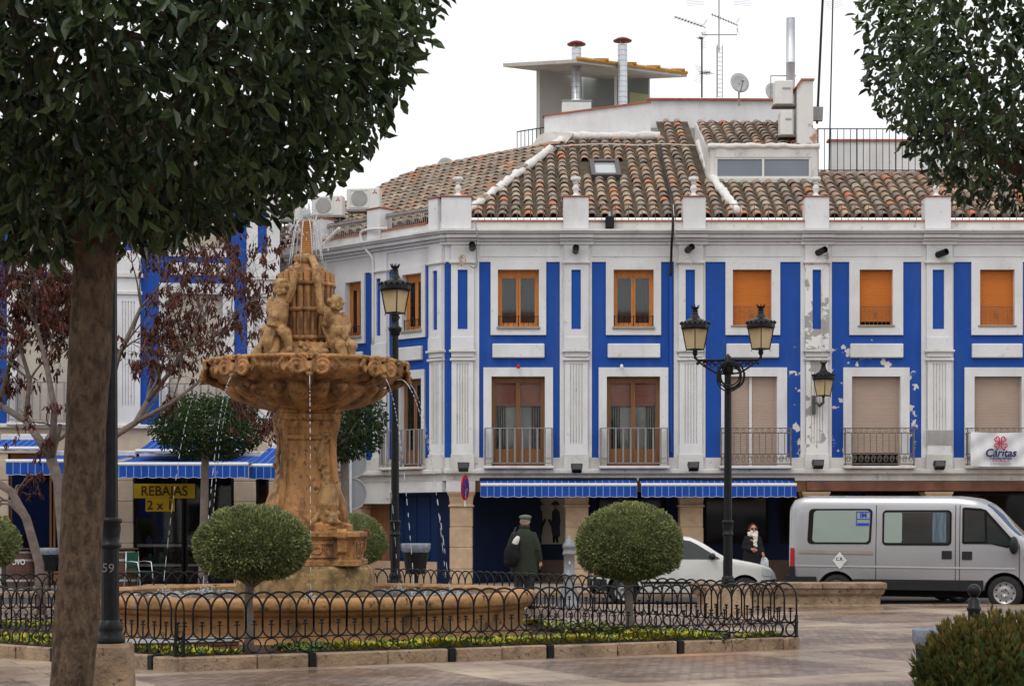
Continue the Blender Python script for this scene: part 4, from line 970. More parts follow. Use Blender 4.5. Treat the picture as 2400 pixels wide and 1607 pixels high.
cable([(1321, 575, 46.75), (1322, 605, 46.8), (1320, 640, 46.8), (1317, 675, 46.85)], .01, 'thin vertical wire beside the second pilaster', CABLEW)
cable([(1951, 592, 46.8), (1926, 640, 46.83), (1926, 700, 46.83), (1927, 800, 46.83), (1929, 840, 46.7)], .008, 'fine wire from the spotlight down to the wall lantern', CABLEW)
def wd(px): u = WING.u(px); return D0+u*WING.s
cable([(906, 535, wd(906)-.5), (852, 540, wd(852)-.4), (846, 558, wd(846)-.35), (858, 585, wd(858)-.35), (872, 605, wd(872)-.25), (874, 640, wd(874)-.2), (874, 805, wd(874)-.2)], .035, 'white drain pipe bending down the side wing', WPLAS)
cable([(796, 535, wd(796)-.5), (770, 560, wd(770)-.5), (755, 578, wd(755)-.45)], .045, 'curved white pipe over the side wing parapet', WPLAS)
dp = MB().tube([(FRONT.u(1572), -.05, zz(640)), (FRONT.u(1572), -.05, zz(1060))], .045, 8).build('downpipe', BLUE2, house)
vg = MB().plate(FRONT.u(2166), FRONT.u(2232), zz(1043), zz(1007), [], -.105, -.1).build('vent_grille', WHITE2, house)
for i in range(24):
    x = FRONT.u(2168+i*2.65); MB().box(x, x+.012, -.115, -.1055, zz(1042), zz(1008)).build('vent_slat', IRON, vg)
for px in (1215, 1457): 
    t = thing('doorway_lamp', 'tiny lamp above the %s balcony door' % ('corner' if px < 1300 else 'second'), 'lamp', P(px, 858, 46.85)); MB().lathe([(0, -.06), (.04, -.05), (.045, 0), (.03, .04), (0, .06)], 10).build('bulb', RED if px < 1300 else WPLAS, t); MB().tube([(0, 0, .03), (0, .14, .05)], .02, 5).build('bracket', GREYM, t)
# ------------------------------------------------------------------ second blue and white house on the left
lh = thing('tall_house', 'taller blue and white house on the left behind the bare trees', 'building', (0, D0, 0))
LF = Fr((656-1200)*47/F, 47.0, 8.5, lh); LU = LF.u
def zl(py): return EYE-(py-HY)*46.3/F
lb = [dict(s=(373,549), o=(396,522), p=(396,530)), dict(s=(17,195), o=(40,172), p=(40,172)), dict(s=(-330,-160), o=(-308,-182), p=(-308,-182))]
holes = []
for b in lb: holes += [(LU(b['o'][0]), LU(b['o'][1]), zl(990), zl(685)), (LU(b['o'][0]), LU(b['o'][1]), zl(572), zl(430))]
XLL = LU(-420)
MB().plate(XLL, 0, zl(1000), zl(345), holes, 0, .3).build('wall', BLUE2, lh, LF.M)
for b in lb:
    s0, s1, o0, o1 = LU(b['s'][0]), LU(b['s'][1]), LU(b['o'][0]), LU(b['o'][1])
    MB().plate(s0, s1, zl(994), zl(660), [(o0, o1, zl(990), zl(685))], -.05, .01).build('window_surround', WHITE, lh, LF.M)
    MB().plate(s0+.2, s1-.2, zl(597), zl(405), [(o0, o1, zl(572), zl(430))], -.05, .011).build('window_surround', WHITE, lh, LF.M)
    MB().bbox(LU(b['p'][0]), LU(b['p'][1]), -.09, .01, zl(641), zl(612), .018).build('spandrel_panel', WHITE, lh, LF.M)
    rolled(lh, LF, o0, o1, zl(988), zl(686), SHUT_C, name='balcony_door'); rolled(lh, LF, o0, o1, zl(571), zl(431), SHUT_C)
    balcony(lh, LF, s0+.05, s1-.05, zl(992), 1.0)
for (a, b, i0, i1) in ((578, 655.5, 604, 625), (272, 331, 292, 312), (-90, -24, -68, -46), (-400, -340, -385, -362)):
    x0, x1 = LU(a), LU(b)
    mb = MB(); mb.plate(x0, x1, zl(600), zl(365), [(LU(i0), LU(i1), zl(586), zl(455))], -.1, .012)
    wv = x1-x0; cx = (x0+x1)/2; hol = [(cx+(k-2)*wv*.115-wv*.028, cx+(k-2)*wv*.115+wv*.028, zl(950), zl(705)) for k in range(5)]
    mb.plate(x0+.02, x1-.02, zl(1000), zl(690), hol, -.095, .012)
    p = mb.build('pilaster', WHITE, lh, LF.M)
    MB().box(x0, x1, -.055, .0125, zl(587), zl(455)).build('inset_panel', BLUE2, p, LF.M); MB().box(x0+.02, x1-.02, -.07, .013, zl(951), zl(704)).build('flute_bed', WHITE2, p, LF.M)
    MB().bbox(x0, x1, -.13, .014, zl(640), zl(600.4)).build('pilaster_block', WHITE, p, LF.M)
    MB().bbox(x0-.05, x1+.05, -.17, .015, zl(650), zl(640.4)).build('moulding', WHITE2, p, LF.M); MB().bbox(x0-.03, x1+.03, -.15, .016, zl(690), zl(682)).build('moulding', WHITE2, p, LF.M)
    MB().box(x0+.01, x1-.01, -.11, .017, zl(682.3), zl(650.3)).build('pilaster_neck', WHITE, p, LF.M)
MB().box(XLL, 0, -.035, .0118, zl(404), zl(365)).build('frieze', WHITE, lh, LF.M)
MB().prism([(.3, zl(365)+.01), (-.06, zl(365)+.01), (-.1, zl(355)), (-.25, zl(348)), (-.35, zl(340)), (.3, zl(340))], XLL, .15, 'x').build('cornice', WHITE, lh, LF.M)
MB().box(XLL, .05, -.1, .2, zl(340)+.002, zl(300)).build('parapet', WHITE2, lh, LF.M)
MB().prism([(0, .3), (-.02, 14), (XLL, 14), (XLL, .3)], zl(1000), zl(342), 'z').build('house_core', WHITE2, lh, LF.M)
MB().bbox(XLL, .06, -.2, .3, zl(1004), zl(994.2), .02).build('string_course', WHITE2, lh, LF.M)
CREAM = mat('cream_stone', (.55, .46, .36), .8, .12, 3, .2, 25)
MB().box(XLL, 0, -.03, .3, zl(1062), zl(1004.3)).build('lintel', CREAM, lh, LF.M)
MB().box(XLL, 0, 1.6, 1.8, .002, zl(1004)).build('shop_back_wall', DARK, lh, LF.M)
MB().prism([(0, .3), (-.02, 14), (-.3, 14), (-.3, .3)], .002, zl(1000)-.004, 'z').build('side_wall', WHITE2, lh, LF.M)
for a, b in ((630, 655), (548, 600), (270, 312), (-30, 20), (-250, -200)):
    x0, x1 = LU(a), LU(b); c = MB().box(x0+.02, x1-.02, 0, .4, .003, zl(1062.4)).build('shop_pier', CREAM, lh, LF.M)
    for i in range(6): MB().bbox(x0, x1, -.03, .42, .01+i*.52, .52+i*.52, .014).build('stone_block', CREAM, c, LF.M)
for a, b in ((314, 430), (434, 546), (22, 120), (124, 268), (602, 628)):
    x0, x1 = LU(a), LU(b)
    f = MB().plate(x0, x1, .05, zl(1063), [(x0+.05, x1-.05, .35, zl(1063)-.35)], .1, .16).build('shop_window', DARK if a > 300 else WOODB, lh, LF.M)
    MB().box(x0+.05, x1-.05, .12, .13, .35, zl(1063)-.35).build('pane', CLEAR, f, LF.M)
    if a > 300 and a < 600:
        for z in (.45, .95): MB().box(x0+.05, x1-.05, .5, 1.2, z, z+.06).build('display_shelf', WPLAS, f, LF.M)
        q = random.Random(a)
        for k in range(7):
            x = q.uniform(x0+.15, x1-.15); z = q.choice((.51, 1.01)); hh = q.uniform(.15, .38)
            mb = MB(); mb.lathe([(.0, z), (.07, z), (.09, z+hh*.6), (.05, z+hh*.85), (.05, z+hh)], 8, (x, .85)); mb.build('display_item', mat('goods', q.choice([(.03,.03,.03),(.2,.05,.04),(.12,.1,.08),(.02,.12,.1),(.3,.28,.25)]), .6), f, LF.M)
YEL = mat('yellow_card', (.55, .38, .02), .7, .06, 3); BRN = mat('brown_print', (.10, .03, .015), .7)
t = thing('sale_sign', 'yellow sale sign reading REBAJAS 2 x 1 hung in the shop window', 'sign', P(385, 1198, 46.05)); e = 46.05/F
MB().bbox(-72*e, 72*e, 0, .012, 31*e, 65*e, .003).build('board', YEL, t); MB().bbox(-44*e, 24*e, .002, .013, 0, 30.8*e, .003).build('board', YEL, t)
text_mesh('REBAJAS', .34, BRN, 'lettering', t, Matrix.Translation((0, -.006, 47*e)) @ Matrix.Scale(.93, 4, (1, 0, 0)), .004); text_mesh('2 x 1', .32, BRN, 'lettering', t, Matrix.Translation((-10*e, -.006, 14*e)), .004)
MB().tube([(-70*e, .006, 65*e), (-70*e, .006, 1.4)], .004, 4).build('hanger', CABLE, t); MB().tube([(70*e, .006, 65*e), (70*e, .006, 1.4)], .004, 4).build('hanger', CABLE, t)
awning(14, 255, 1080, 42.6, 3.22, 45.6, .30, 'open blue striped awning at far left, behind the dark tree trunk', 3)
awning(262, 582, 1087, 42.6, 3.22, 46.0, .30, 'open blue striped awning above the yellow sale sign', 4)
awning(584, 645, 1090, 43.2, 3.45, 46.7, .30, 'short blue striped awning at the left house corner beside the fountain', 5)
awning(-30, 92, 1050, 44.0, 3.62, 45.4, .04, 'upper blue striped awning behind, cut by the left edge', 6)
awning(318, 560, 1056, 44.0, 3.62, 46.0, .04, 'upper blue striped awning behind the small ball tree', 7)

# ------------------------------------------------------------------ unseen houses added behind the viewpoint, for reflections and a darker arcade
def far_house(x0, x1, h, y, wallm, lab, n):
    t = thing('added_house', lab, 'building', ((x0+x1)/2, y, 0), 0, 'added houses behind the viewpoint'); w2 = (x1-x0)/2
    fw = []; st = 3
    for s_ in range(st):
        for k in range(n):
            cx = -w2+2*w2*(k+.5)/n; z = .3+s_*(h-1.0)/st; fw.append((cx-.55, cx+.55, z+.5, z+.5+(1.4 if s_ else 1.9)))
    MB().plate(-w2, w2, 0, h, fw, .3, 0).build('wall', wallm, t)
    MB().box(-w2, w2, -9, -.01, 0, h-.05).build('house_core', DARK, t)
    for a, b, c, d in fw:
        f = MB().plate(a, b, c, d, [(a+.07, b-.07, c+.07, d-.07)], .2, .12).build('window', WOODB, t); MB().box(a+.07, b-.07, .14, .15, c+.07, d-.07).build('pane', DARKGL, f)
    MB().prism([(.6, h), (.6, h+.12), (-4.5, h+2.0), (-9.2, h+.12), (-9.2, h)], -w2, w2, 'x').build('roof', TERRA, t)
for i, (a, b, h, m, c, n) in enumerate([(-46, -31, 10.5, WHITE, 'white', 4), (-30.9, -17, 12, CREAM, 'cream', 4), (-16.9, -2, 11, BLUE2, 'blue', 4), (-1.9, 13, 12.5, WHITE2, 'grey white', 4), (13.1, 29, 10.8, STONE, 'sandstone', 4), (29.1, 46, 11.5, WHITE, 'second white', 4)]):
    far_house(a, b, h, -15, m, c+' three storey house, unseen, added behind the viewpoint for reflections and shade', n)
# ------------------------------------------------------------------ fenced planting bed round the fountain
FC = G(718, 25.4); FX, FY = FC.x, FC.y
C = [Vector((-3.49, 19.35, 0)), Vector((3.55, 22.8, 0)), Vector((-1.9, 30.25, 0)), Vector((-10.1, 25.0, 0))]
cen = sum(C, Vector())/4
SOIL = mat('damp_soil', (.075, .05, .032), .95, .3, 5, .6, 20)
ins_ = [c+(cen-c).normalized()*.2 for c in C]
struct(MB().prism([(c.x, c.y) for c in ins_], -.02, .085, 'z').build('planting_bed', SOIL))
HP = .19
def hoop_mesh():
    m = MB(); r = HP; zt = .66
    m.tube([(0, 0, .27)]+[(r-r*math.cos(math.pi*k/14), 0, zt-r+r*math.sin(math.pi*k/14)) for k in range(15)]+[(2*r, 0, .27)], .0115, 6, sq=.8); return m.mesh('hoop', BLACK, smooth=True)
def picket_mesh():
    m = MB(); r = HP/2; c = HP/2
    m.tube([(c-r*math.cos(math.pi*k/8), 0, .27-r*math.sin(math.pi*k/8)) for k in range(9)], .010, 5)
    m.tube([(c, 0, .17), (c, 0, .33), (c, 0, .345)], [.010, .010, .017], 5); m.box(c-.03, c+.03, -.008, .008, .308, .320); m.box(c-.02, c+.02, -.012, .012, .34, .36)
    return m.mesh('picket', BLACK)
def ring_mesh():
    m = MB(); m.tube([(HP/2+.073*math.cos(2*math.pi*k/14), 0, .092+.073*math.sin(2*math.pi*k/14)) for k in range(15)], .0085, 5, caps=False); return m.mesh('ring', BLACK)
hm_, pm_, rm_ = hoop_mesh(), picket_mesh(), ring_mesh()
fl = ['low black hooped fence along the front of the flower bed, nearest the camera', 'low black hooped fence on the right rear side of the flower bed',
      'low black hooped fence on the far left side of the bed behind the fountain', 'low black hooped fence at the left front of the bed, behind the dark trunk']
kl = []
for i in range(4):
    a, b = C[i], C[(i+1) % 4]; L_ = (b-a).length; ang = math.atan2((b-a).y, (b-a).x); q = random.Random(i)
    kd = thing('bed_kerb', 'stone kerb', 'kerb', a, ang)
    for k_ in ('label', 'category'): del kd[k_]
    struct(kd); x = 0; n = 0
    while x < L_-.02:
        l = min(q.uniform(.45, .95), L_-x); 
        MB().bbox(x+.004, x+l-.004, -.01+q.uniform(-.012, .012), .17, -.03, .148+q.uniform(-.008, .006), .016).build('kerb_stone', KERB, kd); x += l; n += 1
        if n % 2 == 0 and x < L_-.3:
            MB().box(x, x+.07, -.025, .17, -.03, .152).build('metal_joint', BLACK, kd); x += .07
    f = thing('hoop_fence', fl[i], 'fence', a+Vector((0, 0, .152)), ang, 'low fences round the fountain bed')
    off = .08; N_ = int(L_/HP); st = 0; hs_ = L_/N_/HP
    MB().box(st-.02, L_-st+.02, off-.014, off+.014, .0, .014).build('bottom_rail', BLACK, f); MB().box(st-.02, L_-st+.02, off-.01, off+.01, .168, .180).build('middle_rail', BLACK, f)
    for x in (st, L_-st): MB().tube([(x, off, 0), (x, off, .27)], .016, 6).build('end_post', BLACK, f)
    for k in range(N_):
        if k < N_-1: inst('hoop', hm_, f, (k*HP*hs_, off+(.006 if k % 2 else -.006), 0), scale=(hs_, 1, 1))
        inst('picket', pm_, f, (k*HP*hs_, off, 0), scale=(hs_, 1, 1)); inst('ring', rm_, f, (k*HP*hs_, off, 0), scale=(hs_, 1, 1))
# flowers and leaves in the bed
GCOL = [(.05, .11, .02), (.14, .22, .035), (.10, .15, .03), (.22, .26, .04), (.42, .34, .02), (.55, .43, .03), (.09, .14, .03), (.3, .31, .05), (.5, .48, .40), (.07, .13, .025)]
FLOW = mat('bed_plants', (.95, .95, .95), .7, .1, 8, attr=GCOL)
fb = MB(); q = random.Random(11)
def tuft(x, y, z, s, kind):
    z += q.uniform(0, .05)
    for k in range(q.randint(6, 10)):
        a = q.uniform(0, 6.28); l = s*q.uniform(.35, .65); w2 = l*.33; up = q.uniform(.4, 1.3)
        d = Vector((math.cos(a), math.sin(a), up)).normalized(); sd = Vector((-math.sin(a), math.cos(a), 0))*w2; b = Vector((x, y, z))+Vector((math.cos(a), math.sin(a), 0))*q.uniform(0, s*.4)
        fb.cur = (q.choice(kind)+.5)/10; fb.face([b, b+d*l*.5+sd, b+d*l, b+d*l*.5-sd])
def scatter(i, n, w0, w1, kinds, s0, s1, t0=0.02, t1=.98):
    a, b = C[i], C[(i+1) % 4]; e = (b-a).normalized(); nn = Vector((-e.y, e.x, 0))
    for k in range(n):
        p = a+(b-a)*q.uniform(t0, t1)+nn*q.uniform(w0, w1); dens = noise.noise(p*1.3)
        if (p-FC).to_2d().length < 3.3 or dens < -.35: continue
        tuft(p.x, p.y, .08, q.uniform(s0, s1)*(1+dens*.7), kinds)
scatter(0, 4200, .3, .8, (1, 3, 3, 4, 5, 7, 5), .12, .22, .26); scatter(0, 3500, .25, 1.7, (0, 1, 2, 6, 9, 1), .07, .14, .2); scatter(0, 300, .8, 1.6, (4, 5, 8, 1), .06, .1, .2)
scatter(1, 2600, .3, 1.2, (0, 1, 3, 5, 7, 9, 8), .09, .18); scatter(2, 1000, .3, 1.0, (0, 1, 3, 4, 9), .06, .13); scatter(3, 3200, .3, 1.0, (1, 3, 4, 5, 3, 0), .11, .2)
stuff(fb.build('flower_bed', FLOW, None, attr=True, fix=False)); tag(bpy.data.objects['flower_bed'], 'yellow and green bedding plants inside the low fence', 'flowers')
# hatch lid with timber frame in the bed corner
t = thing('hatch_cover', 'grey metal hatch lid on slatted timber frame in the bed corner', 'hatch', G(425, 20.9, .085), R(22)); MB().bbox(-.62, .62, -.3, .3, .13, .155, .01).build('lid', GREYM, t)
for k in range(3): MB().bbox(-.6, .6, -.28, .28, .005+k*.043, .04+k*.043, .006).build('slat', WOODB, t)
# ------------------------------------------------------------------ fountain
fo = thing('fountain', 'ornate ochre stone fountain with putti round a barrel above a scalloped bowl and round basin', 'fountain', FC)
RB = 3.14
smooth_by_angle(MB().lathe([(RB-.34, .02), (RB-.02, .02), (RB-.02, .07), (RB-.07, .10), (RB-.15, .125), (RB-.17, .17), (RB-.17, .34), (RB-.15, .39), (RB-.15, .405), (RB-.10, .42), (RB-.06, .455), (RB-.055, .48), (RB-.02, .485), (RB, .505), (RB+.005, .56), (RB, .60), (RB-.025, .628), (RB-.06, .635), (RB-.30, .635), (RB-.36, .60), (RB-.36, .10)], 128).build('basin', BASIN, fo), 40)
for k in range(16):
    a = 2*math.pi*(k+.3)/16; bm_ = MB().box(-.005, .005, -.004, .30, -.04, .0095); bm_.build('basin_joint', mat('joint', (.09, .06, .04), .95) if k == 0 else bpy.data.materials['joint'], fo, Matrix.Translation((RB*math.cos(a), RB*math.sin(a), .622)) @ Matrix.Rotation(a+math.pi/2, 4, 'Z') @ Matrix.Translation((0, .0, .004)))
MB().lathe([(0, .08), (RB-.3, .08)], 64).build('basin_floor', BASIN, fo)
def water_mat():
    m = mat('basin_water', (.11, .125, .12), .08, .2, 2, .55, 9, spec=.8); return m
MB().lathe([(0, .565), (.7, .565), (1.4, .565), (2.0, .565), (2.5, .565), (RB-.352, .565)], 64).build('water', water_mat(), fo)
OCT = 8
def octo(prof, n=8, name='pedestal_step', m=FOUNT, off=math.pi/8, smooth=False):
    mb = MB(); mb.lathe([(r/math.cos(math.pi/n), z) for r, z in prof], n, a0=off, a1=off+2*math.pi); mb.face([]) if False else None
    return mb.build(name, m, fo, smooth=smooth)
OLD = mat('lichened_stone', (.30, .19, .085), .7, .3, 4, .4, 30, stain=[((.11, .065, .03), .46, .62, 6, .85), ((.46, .36, .2), .54, .66, 10, .8), ((.05, .03, .015), .55, .66, 3, .8, (1, 1, .3))])
octo([(.91, .10), (.91, .90), (.905, .93), (.86, .975), (0, .985)], m=OLD)
octo([(.78, .98), (.78, 1.04), (.72, 1.06), (.72, 1.32), (.75, 1.34), (.80, 1.37), (.80, 1.42), (.74, 1.44), (0, 1.445)], 4, 'pedestal_block', off=math.pi/4)
for k in range(4):                                         # carved panel and corner strap on every side of the block
    M = Matrix.Rotation(math.pi/2*k+R(8), 4, 'Z')
for k in range(4):
    M = Matrix.Rotation(math.pi/2*k, 4, 'Z')
    MB().plate(-.5, .5, 1.09, 1.30, [(-.44, .44, 1.12, 1.27)], -.745, -.715).build('carved_panel', FOUNT, fo, M)
    s = MB()
    for cx in (-.22, .22):
        s.tube([(cx+.09*math.cos(a*.5)*(1-a/40), -.735, 1.195+.07*math.sin(a*.5)*(1-a/40)) for a in range(26)], .014, 5)
    s.tube([(-.05, -.73, 1.14), (0, -.735, 1.24), (.05, -.73, 1.14)], .015, 5)
    s.build('carved_scroll', FOUNT, fo, M)
    c = MB(); c.prism([(-.70, 1.43), (-.70, 1.475), (-.80, 1.465), (-.835, 1.43), (-.83, 1.36), (-.775, 1.32), (-.765, 1.17), (-.75, 1.15), (-.71, 1.16)], .50, .62, 'x'); c.build('corner_strap', FOUNT, fo, M)
# column with flaring head
def sq(prof, name, n=4, bev=.14):
    mb = MB()
    rings = []
    for r, z in prof:
        b = r*bev; rings.append([(r-b, -r, z), (r, -r+b, z), (r, r-b, z), (r-b, r, z), (-r+b, r, z), (-r, r-b, z), (-r, -r+b, z), (-r+b, -r, z)])
    for a, b in zip(rings, rings[1:]):
        for k in range(8): mb.face([a[k], a[(k+1) % 8], b[(k+1) % 8], b[k]])
    mb.face(rings[-1]); return mb.build(name, FOUNT, fo, Matrix.Rotation(R(12), 4, 'Z'))
sq([(.58, 1.43), (.58, 1.52), (.50, 1.58), (.44, 1.75), (.395, 2.0), (.36, 2.35), (.345, 2.66), (.375, 2.69), (.375, 2.73), (.345, 2.75), (.35, 2.82), (.37, 2.86), (.385, 2.92), (.43, 2.95), (.45, 3.02), (.42, 3.04), (.42, 3.10)], 'column')
for k in range(4):                                         # scrolled buttress on each column corner
    M = Matrix.Rotation(R(12+45+90*k), 4, 'Z'); mb = MB()
    pts = [(.52, 3.0), (.50, 2.9), (.455, 2.7), (.455, 2.45), (.48, 2.2), (.52, 2.0), (.57, 1.82), (.63, 1.65), (.64, 1.5)]
    mb.tube([(x, 0, z) for x, z in pts], [.06, .07, .06, .055, .058, .066, .08, .085, .07], 8)
    mb.build('buttress', FOUNT, fo, M, smooth=True)
def dolphin():
    mb = MB(); q = random.Random(2)
    body = [(.60, 0, 1.70), (.63, 0, 1.86), (.60, .03, 2.02), (.55, .05, 2.18), (.53, .0, 2.36), (.56, -.06, 2.5)]
    mb.tube(body, [.17, .19, .165, .12, .075, .045], 10)
    mb.ell((.66, 0, 1.66), (.17, .16, .14), 12, 8); mb.ell((.80, 0, 1.60), (.12, .11, .055), 10, 6); mb.ell((.76, 0, 1.50), (.10, .09, .04), 10, 6)   # brow, upper and lower lip
    for s in (-1, 1):
        mb.ell((.76, .11*s, 1.73), .05, 8, 6); mb.tube([(.6, .15*s, 1.72), (.62, .26*s, 1.62), (.58, .3*s, 1.5)], [.05, .045, .02], 6); mb.tube([(.52, .1*s, 1.55), (.6, .22*s, 1.47), (.75, .2*s, 1.45)], [.06, .05, .03], 6)
    for k in range(26):
        t = k/25; i = min(4, int(t*5)); p = Vector(body[i]).lerp(Vector(body[i+1]), t*5-i); a = k*2.4; r = .17*(1-t*.6); mb.ell((p.x+abs(math.cos(a))*r*.95, p.y+math.sin(a)*r*.95, p.z), .035, 6, 4)
    mb.tube([(.56, -.06, 2.48), (.55, -.10, 2.62), (.54, -.06, 2.76), (.56, 0, 2.9), (.60, 0, 3.0)], [.045, .042, .045, .055, .06], 8)
    mb.ell((.5, 0, 1.52), (.26, .22, .1), 12, 6)
    return mb
o = dolphin().build('dolphin', FOUNTP, fo, Matrix.Translation((-.05, 0, .19)) @ Matrix.Diagonal((.86, .86, .86, 1))); fuse(o, .013, 2); dm = o.data
o.rotation_euler = (0, 0, R(-48))
for a in (42, 132, 222): inst('dolphin', dm, fo, rz=R(a))
# main bowl: gadrooned underside, moulded rim with scrolls and masks
def gad(a, r, z): return 1+(.12*abs(math.sin(a*11))**.6-.03 if 3.1 < z < 3.40 else 0)
MB().lathe([(.44, 3.06), (.52, 3.09), (.66, 3.13), (.80, 3.18), (.92, 3.24), (1.0, 3.31), (1.03, 3.37), (1.03, 3.41), (1.10, 3.43), (1.11, 3.44)], 220, mod=gad).build('bowl', FOUNT, fo, smooth=True)
MB().lathe([(1.11, 3.435), (1.17, 3.45), (1.21, 3.50), (1.28, 3.52), (1.33, 3.56), (1.34, 3.62), (1.32, 3.67), (1.35, 3.69), (1.375, 3.72), (1.37, 3.75), (1.30, 3.76), (1.22, 3.74), (1.1, 3.66), (0, 3.62)], 96, mod=lambda a, r, z: 1+.012*math.cos(8*a)).build('bowl_rim', FOUNT, fo, smooth=True)
MB().lathe([(0, 3.70), (1.2, 3.70)], 48).build('bowl_water', bpy.data.materials['basin_water'], fo)
def rim_orn():
    mb = MB()
    for s in (-1, 1):
        sp_ = []
        for i in range(40):
            a = i*.36+.9; r = .135*(1-i/46); sp_.append((1.365+.018*i/40, s*(.165+r*math.cos(a)), 3.60+r*math.sin(a)*.95))
        mb.tube(sp_, [.036-.0006*i for i in range(40)], 7)
        mb.ell((1.385, s*.165, 3.60), (.04, .035, .035), 8, 6)
        for k in range(7):
            a = -.9+k*.35; mb.tube([(1.345, s*(.29+.02*k), 3.60+.02*math.sin(k*2)), (1.37, s*(.33+.03*math.cos(a)), 3.60+.10*math.sin(a))], [.022, .03], 6)
    mb.ell((1.36, 0, 3.56), (.075, .075, .10), 10, 8); mb.ell((1.425, 0, 3.545), (.03, .022, .035), 8, 6); mb.ell((1.40, 0, 3.48), (.05, .05, .03), 8, 6)
    for s in (-1, 1):
        mb.ell((1.405, .035*s, 3.585), .02, 6, 4); mb.ell((1.39, .055*s, 3.53), (.03, .03, .03), 6, 5); mb.tube([(1.37, .02*s, 3.68), (1.38, .06*s, 3.73), (1.37, .11*s, 3.74)], [.03, .035, .03], 6)
    mb.tube([(1.33, 0, 3.50), (1.24, 0, 3.455), (1.15, 0, 3.42), (1.10, 0, 3.36)], [.06, .06, .05, .03], 8)
    return mb
rm = rim_orn().build('rim_mask', FOUNT, fo); fuse(rm, .011, 1, .3); rmm = rm.data; rm.rotation_euler = (0, 0, R(-82))
for k in range(1, 8): inst('rim_mask', rmm, fo, rz=R(-82+45*k))
# rock base, barrel of staves, tiers and bottle neck
MB().lathe([(.0, 3.66), (.66, 3.66), (.64, 3.74), (.56, 3.84), (.47, 3.95), (.42, 3.99), (0, 3.99)], 40, mod=lambda a, r, z: 1+.10*noise.noise(Vector((math.cos(a)*2.2, math.sin(a)*2.2, z*4)))).build('rock_base', FOUNT, fo, smooth=True)
barrel = MB().lathe([(.34, 3.97), (.335, 4.92), (.0, 4.92)], 40).build('barrel', FOUNT, fo)
stv = MB(); w2 = math.pi/22*.90; rr_ = .355
pr = [(.345, 3.97), (.355, 4.2), (.36, 4.45), (.365, 4.7), (.375, 4.95)]
for (r0, z0), (r1, z1) in zip(pr, pr[1:]):
    for (ra, a0, rb, a1) in ((1, -w2, 1.05, -w2*.5), (1.05, -w2*.5, 1.05, w2*.5), (1.05, w2*.5, 1, w2)):
        stv.face([(r0*ra*math.cos(a0), r0*ra*math.sin(a0), z0), (r0*rb*math.cos(a1), r0*rb*math.sin(a1), z0), (r1*rb*math.cos(a1), r1*rb*math.sin(a1), z1), (r1*ra*math.cos(a0), r1*ra*math.sin(a0), z1)])
stv.face([(.33*math.cos(-w2), .33*math.sin(-w2), 4.95), (.39*math.cos(-w2*.5), .39*math.sin(-w2*.5), 4.95), (.39*math.cos(w2*.5), .39*math.sin(w2*.5), 4.95), (.33*math.cos(w2), .33*math.sin(w2), 4.95)])
sm_ = stv.mesh('stave', FOUNT)
for k in range(22): inst('stave', sm_, barrel, rz=2*math.pi*k/22)
for z, r in ((4.06, .372), (4.44, .385), (4.79, .40)):
    MB().lathe([(r-.03, z-.03), (r, z-.028), (r+.006, z), (r, z+.028), (r-.03, z+.03)], 40).build('hoop_band', FOUNT, barrel, smooth=True)
MB().lathe([(.36, 4.93), (.35, 4.965), (.30, 4.97), (.295, 5.01), (.245, 5.015), (.23, 5.06), (.17, 5.08), (.15, 5.12), (.17, 5.15), (.16, 5.21), (.10, 5.23), (0, 5.23)], 32, mod=lambda a, r, z: 1+.07*noise.noise(Vector((math.cos(a)*3, math.sin(a)*3, z*5)))).build('crown_tier', FOUNT, fo, smooth=True)
prof = [(.085, 5.20)]
for k in range(16): z = 5.21+k*.029; prof += [(.074, z), (.092, z+.010), (.092, z+.018), (.074, z+.028)]
MB().lathe(prof+[(.05, 5.70), (0, 5.69)], 20).build('roped_spout', mat('roped_stone', (.50, .24, .08), .55, .2, 6, .2), fo, smooth=True)
